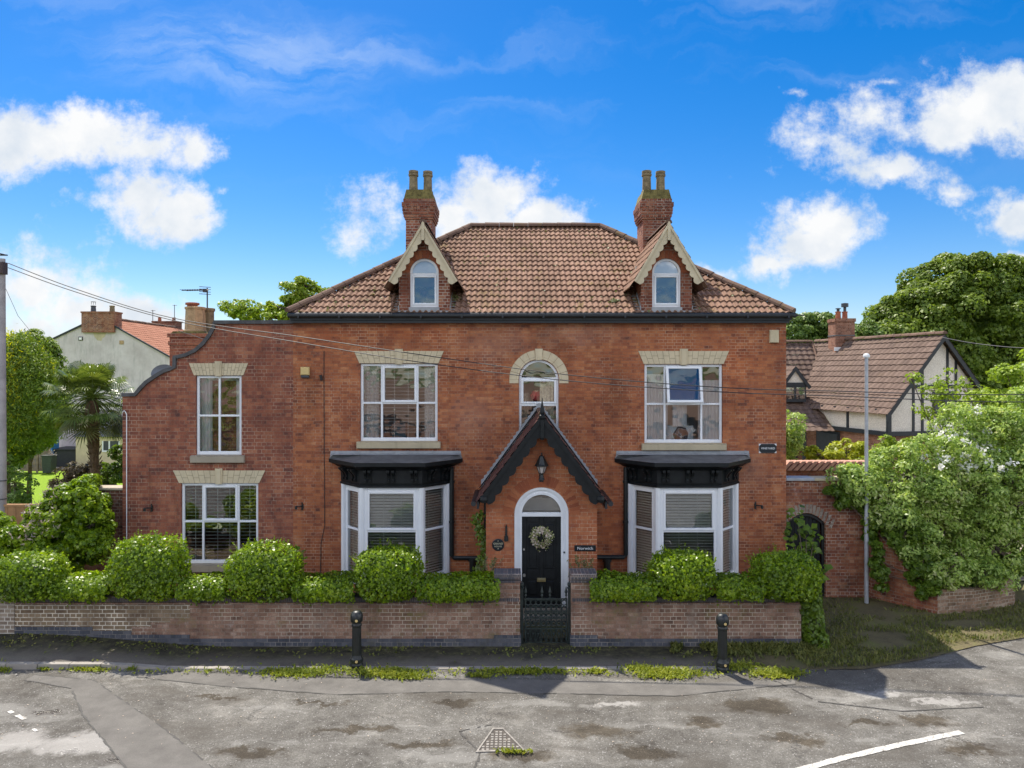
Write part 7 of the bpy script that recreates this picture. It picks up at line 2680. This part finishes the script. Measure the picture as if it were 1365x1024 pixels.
tbox(b, a0 + .08, a0 + .118, 3.1, 4.7, JZ - 1.25, JZ - .22)
g = b.build('window', 'dark_timber', t)
b = MB()
tbox(b, a0 + .03, a0 + .078, 3.2, 4.6, JZ - 1.15, JZ - .32)
b.build('pane', 'steel_dark', g)
dc = 35.5
cx, cy = X(1126.5, dc), Y(dc)
b = MB()
b.box(cx - .48, cx + .48, cy, cy + .8, 5.5, Z(429, dc))
b.box(cx - .52, cx + .52, cy - .04, cy + .84, Z(429, dc), Z(424.5, dc))
b.box(cx - .50, cx + .50, cy - .02, cy + .82, Z(448, dc), Z(446.5, dc), 1)
cm = b.build('chimney', ['neighbour_brick', 'dark_lead'], t)
b = MB()
b.box(cx - .56, cx + .3, cy - .07, cy - .045, Z(468, dc), Z(463, dc))
b.prism([(cx + .3, Z(468, dc)), (cx + .42, Z(466, dc)), (cx + .62, Z(455, dc)), (cx + .5, Z(455, dc))], cy - .03, cy + .6, 'y')
b.build('lead_flashing', 'sign_white', cm)
for px, tall in ((1121.5, 0), (1130.5, 1)):
    b = MB()
    b.lathe([(.13, 0), (.12, .30), (.14, .32), (.14, .36)], (X(px, dc), cy + .35, Z(424.5, dc)), 10)
    b.lathe([(.07, .36), (.07, .48 + .1 * tall), (.13 + .04 * tall, .49 + .1 * tall), (.13 + .04 * tall, .52 + .25 * tall), (.05, .54 + .25 * tall)], (X(px, dc), cy + .35, Z(424.5, dc)), 10, 1)
    b.build('chimney_pot', ['pot_red', 'steel_dark'], cm)
# cross wing with dormer
dx_ = 37.4
zr = Z(457, dx_)
b = MB()
dd = 34.6
ze_ = Z(541, dd)
x0_, x1_ = X(1025, 36), X(1089, 36.2)
Ls = math.hypot(dx_ - dd, zr - ze_)
roof_plane(b, (x0_, Y(dd), ze_), (1, 0, 0), (0, dx_ - dd, zr - ze_), Ls, lambda v: 0, lambda v: x1_ - x0_ + .25 * (v / Ls), roll=.30, gauge=.335, seg=6, amp=.022, thick=.045, seed=60)
b.build('cross_roof', 'brown_tile', t)
b = MB()
b.box(x0_, x1_ + .1, Y(dd) + .3, Y(dd) + .4, 0, ze_ + .05)
b.build('cross_wall', 'neighbour_brick', t)
b = MB()
ridge_run(b, (x0_, Y(dx_), zr + .06), (x1_ + .25, Y(dx_), zr + .06), .12, .45)
b.tube([(x1_ + .02, Y(dd) - .04, ze_ + .05), (x1_ + .25, Y(dx_), zr + .05)], .06, 6)
b.build('verge_tiles', 'ridge_tile', t)
d3 = 33.9
cx = X(1059.5, d3)
za_ = Z(491, d3)
b = MB()
hw_, sl_ = .52, 1.35
zz0 = Z(536, d3)
b.poly([(cx - hw_, Y(d3), zz0), (cx + hw_, Y(d3), zz0), (cx + hw_, Y(d3), za_ - hw_ * sl_), (cx, Y(d3), za_), (cx - hw_, Y(d3), za_ - hw_ * sl_)])
b.box(cx - hw_, cx + hw_, Y(d3) + .002, Y(d3) + 2.4, zz0, za_ - hw_ * sl_)
dm = b.build('dormer', 'pebbledash', t)
b = MB()
bargeboard(b, cx, Y(d3) - .12, Y(d3) - .06, za_ + .1, hw_ + .22, sl_, .14, 4, plain_=True, trim=0)
b.box(cx - hw_ - .02, cx + hw_ + .02, Y(d3) - .05, Y(d3) - .003, za_ - hw_ * sl_ - .12, za_ - hw_ * sl_ + .03)
b.box(cx - hw_, cx + hw_, Y(d3) - .03, Y(d3) - .003, zz0, za_ - hw_ * sl_ - .12)
b.build('bargeboard', 'dark_timber', dm)
b = MB()
for s in (-1, 1):
    O = (cx + s * (hw_ + .22), Y(d3) - .12, za_ + .1 - (hw_ + .22) * sl_)
    roof_plane(b, O, (0, 1, 0), (-s, 0, sl_), (hw_ + .22) * math.hypot(1, sl_), lambda v: 0, lambda v: 2.6, roll=.3, gauge=.335, seg=4, seed=70 + s)
b.build('dormer_roof', 'brown_tile', dm)
b = MB()
for s in (-1, 1):
    b.box(cx + s * .25 - .20, cx + s * .25 + .20, Y(d3) - .045, Y(d3) - .031, zz0 + .15, za_ - hw_ * sl_ - .2)
b.build('pane', 'glass', dm)
b = MB()
roof_plane(b, (X(1040, 33), Y(32.2), Z(575, 32.2)), (1, 0, 0), (0, 2.2, 1.35), 2.5, lambda v: 0, lambda v: X(1102, 33) - X(1040, 33), roll=.3, gauge=.335, seg=4, seed=75)
b.build('porch_roof', 'brown_tile', t)
b = MB()
b.box(X(1071, 32.6), X(1075, 32.6), Y(32.6), Y(32.6) + .12, 0, Z(575, 32.6))
b.box(X(1060, 33), X(1070, 33), Y(33.6), Y(33.6) + .05, 0, 2.1)
b.build('porch_post', 'dark_timber', t)

# railing at the right edge
t = thing('iron_railing', 'black iron railing on the sunlit drive at the far right edge', 'railing', (13.5, Y(19.5), 0))
b = MB()
for i in range(22):
    x_ = X(1338, 20) + i * .11
    b.tube([(x_, Y(20), .05), (x_, Y(20), 1.15)], .011, 5)
b.build('bars', 'black_iron', t)
b = MB()
for zz in (.15, 1.08):
    b.box(X(1338, 20) - .05, X(1338, 20) + 2.4, Y(20) - .015, Y(20) + .015, zz, zz + .03)
b.build('rail', 'black_iron', t)
b = MB()
b.box(12.8, 22, Y(27), Y(27) + .3, 0, 1.9)
tag(b.build('yard_wall', 'pale_brick', base=(15, Y(27), 0)), 'pale sunlit brick wall beyond the railing at the right edge', 'wall')

# ------------------------------------------------------------------ grass, weeds and litter (uncountable)
def blades(n, pts, h, lean=.5, w=.012):
    P = pts
    hh = RNG.uniform(.5, 1.2, n) * h
    a = RNG.uniform(0, 6.28, n)
    d = np.stack([np.cos(a), np.sin(a), np.zeros(n)], 1)
    s = np.stack([-np.sin(a), np.cos(a), np.zeros(n)], 1)
    ww = (RNG.uniform(.6, 1.4, n) * w)[:, None]
    le = (RNG.uniform(.1, 1, n) * lean * hh)[:, None]
    mid = P + np.array([0, 0, .6]) * hh[:, None] + d * le * .35
    tip = P + np.array([0, 0, 1.0]) * hh[:, None] * .92 + d * le
    return np.stack([P - s * ww * .5, mid + s * ww * .7, tip, mid - s * ww * .7], 1)


patches = [((515, 898), 48, 6, 800), ((395, 898), 46, 6, 600), ((120, 893), 32, 4, 180), ((540, 903), 34, 4, 350), ((700, 896), 70, 4, 500), ((890, 899), 42, 7, 900), ((795, 896), 12, 3, 120), ((850, 892), 22, 4, 220), ((1035, 899), 34, 6, 700), ((5, 893), 10, 4, 80), ((640, 902), 20, 3, 120), ((175, 892), 6, 3, 50), ((60, 893), 10, 2, 40), ((985, 890), 30, 6, 300), ((300, 896), 160, 4, 120), ((760, 898), 220, 5, 200), ((685, 1004), 20, 2, 90), ((440, 893), 30, 5, 160)]
A = []
for (c_, rx, ry, n) in patches:
    pts = []
    for _ in range(n):
        px, py = c_[0] + RNG.normal(0, rx * .5), c_[1] + RNG.normal(0, ry * .5)
        gx_, gy_ = G(px, max(870, py))
        pts.append((gx_, gy_, pav_z(gx_, gy_) if -3.98 < gy_ < -2.9 else 0))
    A.append(blades(n, np.array(pts), .075, 1.3, .018))
    m_ = int(n * .75)
    q = np.array(pts)[:m_] + np.array([0, 0, .03])
    A.append(leaf_quads(q, np.tile(np.array([0, -.2, 1.]), (m_, 1)), RNG.uniform(.025, .085, m_), 0, .6, .12, .7))
o = quads_object('kerb_grass', np.concatenate(A), 'grass')
stuff(o, 'yellow-green grass and weeds growing along the kerb', 'grass')
n = 15000
px = RNG.uniform(1060, 1420, n)
py = RNG.uniform(800, 895, n)
lim = np.interp(px, [1060, 1078, 1150, 1230, 1300, 1400, 1440], [880, 893, 892, 880, 862, 846, 842])
ok = (py < lim)
px, py = px[ok], py[ok]
dd_ = FOC * CAM_Z / (py - 497)
P_ = np.stack([(px - 682.5) * dd_ / FOC, dd_ + CAM_Y, np.full(len(px), .03)], 1)
vn = vnoise(P_, 1.6, 9)
P_ = P_[(vn > -.25) & ((P_[:, 1] < -.2) | (P_[:, 0] < 9.6))]
o = quads_object('verge_grass', blades(len(P_), P_, .10, 1.0, .014), 'verge')
stuff(o, 'rough dark grass and leaf litter on the verge at the right', 'grass')
# weeds along the foot of the right-hand wall
n = 2600
P_ = np.stack([RNG.uniform(3.1, 6.3, n), -2.98 - np.abs(RNG.normal(0, .28, n)), np.full(n, .01)], 1)
P_ = P_[(P_[:, 1] > -4.0) & (vnoise(P_, 2.2, 4) + (P_[:, 0] - 4.2) * .35 > -.1)]
A = np.concatenate([blades(len(P_), P_, .14, .9, .016), leaf_quads(P_ + np.array([0, 0, .06]), np.tile(np.array([0, -.3, 1.]), (len(P_), 1)), RNG.uniform(.03, .08, len(P_)), 0, .7, .1, .5)])
stuff(quads_object('wall_foot_weeds', A, 'verge'), 'dark weeds at the foot of the front wall near its right end', 'weeds')
n = 1300
P_ = np.stack([RNG.uniform(-10.5, 5.8, n), -2.98 - np.abs(RNG.normal(0, .30, n)), np.zeros(n)], 1)
P_ = P_[(vnoise(P_, 2.4, 14) > -.15) & (P_[:, 1] > -3.95)]
n = len(P_)
P_[:, 2] = [pav_z(a_, b_) for a_, b_ in P_[:, :2]]
stuff(quads_object('wall_moss', leaf_quads(P_ + np.array([0, 0, .02]), np.tile(np.array([0, -.3, 1.]), (n, 1)), RNG.uniform(.02, .075, n), 0, .8, .1, .6), 'verge'), 'small dark moss and weeds in the shade at the wall foot', 'moss')
n = 420
P_ = np.stack([RNG.uniform(-9, 10, n), RNG.uniform(-6.9, -3.9, n), np.full(n, .006)], 1)
stuff(quads_object('fallen_leaves', leaf_quads(P_, np.tile(np.array([0, 0, 1.]), (n, 1)), RNG.uniform(.012, .045, n) , 0, .5, .15, .15), 'dry_flower'), 'small dry leaves and twigs scattered on the road', 'leaves')
# moss clumps on the main roof
n = 320
P_ = []
for _ in range(n):
    v_ = RNG.uniform(0, 1) ** 1.8 * RL
    u_ = RNG.uniform(fr(v_), W_ - fr(v_))
    P_.append((EX0 + u_, EY0 + v_ / RL * RS, EZ + v_ / RL * RISE + .05))
P_ = np.array(P_)
P_ = np.concatenate([P_, np.array([[-1.42 + RNG.normal(0, .06), .25 + RNG.normal(0, .08), 7.62 + RNG.normal(0, .05)] for _ in range(50)]), np.array([[2.55 + RNG.normal(0, .07), .15 + RNG.normal(0, .05), 7.50 + RNG.normal(0, .03)] for _ in range(50)])])
o = quads_object('roof_moss', leaf_quads(P_, np.tile(np.array([0, -.5, .8]), (len(P_), 1)), RNG.uniform(.03, .09, len(P_)), 0, .9, .25, .7), 'olive_leaf', house)
o['kind'] = 'stuff'

# ------------------------------------------------------------------ across the road: what the windows mirror
t = thing('bungalow', 'brick bungalow with dark tiled roof across the road, mirrored in the windows', 'house', (-9, -36, 0))
b = MB()
yo = -33.0
strip_wall(b, -34, 34, 0, lambda x: 2.5, [(-30, -28, .9, lambda x: 2.2), (-24, -22, .9, lambda x: 2.2), (-12, -10, .9, lambda x: 2.2), (-4, -2, .9, lambda x: 2.2), (3, 5, .9, lambda x: 2.2), (11, 13, .9, lambda x: 2.2), (19, 21, .9, lambda x: 2.2)], yo, -.1)
b.poly([(-34, yo, 0), (-34, yo - 8, 0), (-34, yo - 8, 2.5), (-34, yo - 4, 5.0), (-34, yo, 2.5)])
b.poly([(34, yo, 0), (34, yo - 8, 0), (34, yo - 8, 2.5), (34, yo - 4, 5.0), (34, yo, 2.5)])
b.poly([(-34, yo - 8, 0), (34, yo - 8, 0), (34, yo - 8, 2.5), (-34, yo - 8, 2.5)])
b.build('wall', 'neighbour_brick', t)
b = MB()
b.poly([(-34.3, yo + .4, 2.3), (34.3, yo + .4, 2.3), (34.3, yo - 4, 5.05), (-34.3, yo - 4, 5.05)])
b.poly([(-34.3, yo - 8.4, 2.3), (34.3, yo - 8.4, 2.3), (34.3, yo - 4, 5.05), (-34.3, yo - 4, 5.05)])
b.build('roof', 'ridge_tile', t)
for xa in (-30, -24, -12, -4, 3, 11, 19):
    b = MB()
    frame_bars(b, xa, xa + 2, .9, 2.2, 0, .07, [xa + .7, xa + 1.3], [], .07)
    b.v = [(x_, yo - y_, z_) for x_, y_, z_ in b.v]
    w_ = b.build('window', 'white_upvc', t)
    b = MB()
    b.poly([(xa, yo - .06, .9), (xa + 2, yo - .06, .9), (xa + 2, yo - .06, 2.2), (xa, yo - .06, 2.2)])
    b.build('pane', 'steel_dark', w_)
clump_plant('street_tree', 'bushy green tree across the road, mirrored in the lower wing window', 'tree', (-17, -28, 0), [((-17, -28, 2.6), (3.2, 2.2, 2.2)), ((-13, -28.5, 2.0), (2.2, 1.6, 1.7)), ((-21, -28, 2), (2.5, 2, 1.8))], .25, 60, 'tree', .18, clump=.6, nclump=12, seed=91)
clump_plant('street_tree', 'green tree across the road, mirrored in the bay windows', 'tree', (3.5, -29, 0), [((3.5, -29, 1.0), (1.4, 1.2, 1.0)), ((5.5, -29, .8), (1.3, 1.2, .8))], .25, 60, 'tree', .15, clump=.6, nclump=12, seed=92)

# ------------------------------------------------------------------ far woodland closing the horizon behind the houses
keep, RNG = RNG, np.random.default_rng(123)
n = 9000
xx = RNG.uniform(-260, 260, n)
yy = 130 + 22 * np.sin(xx * .02) + RNG.uniform(-12, 12, n)
hh = 6.0 + 1.6 * np.sin(xx * .11) + 1.2 * np.sin(xx * .37 + 1)
P_ = np.stack([xx, yy, RNG.uniform(0, 1, n) ** .7 * hh], 1)
stuff(quads_object('far_woodland', leaf_quads(P_, RNG.normal(0, 1, P_.shape) + np.array([0, -.6, .6]), RNG.uniform(1.2, 2.6, n), .1, .8, .1, .5), 'tree_dark'), 'distant green woodland along the horizon behind the houses', 'woodland')
RNG = keep
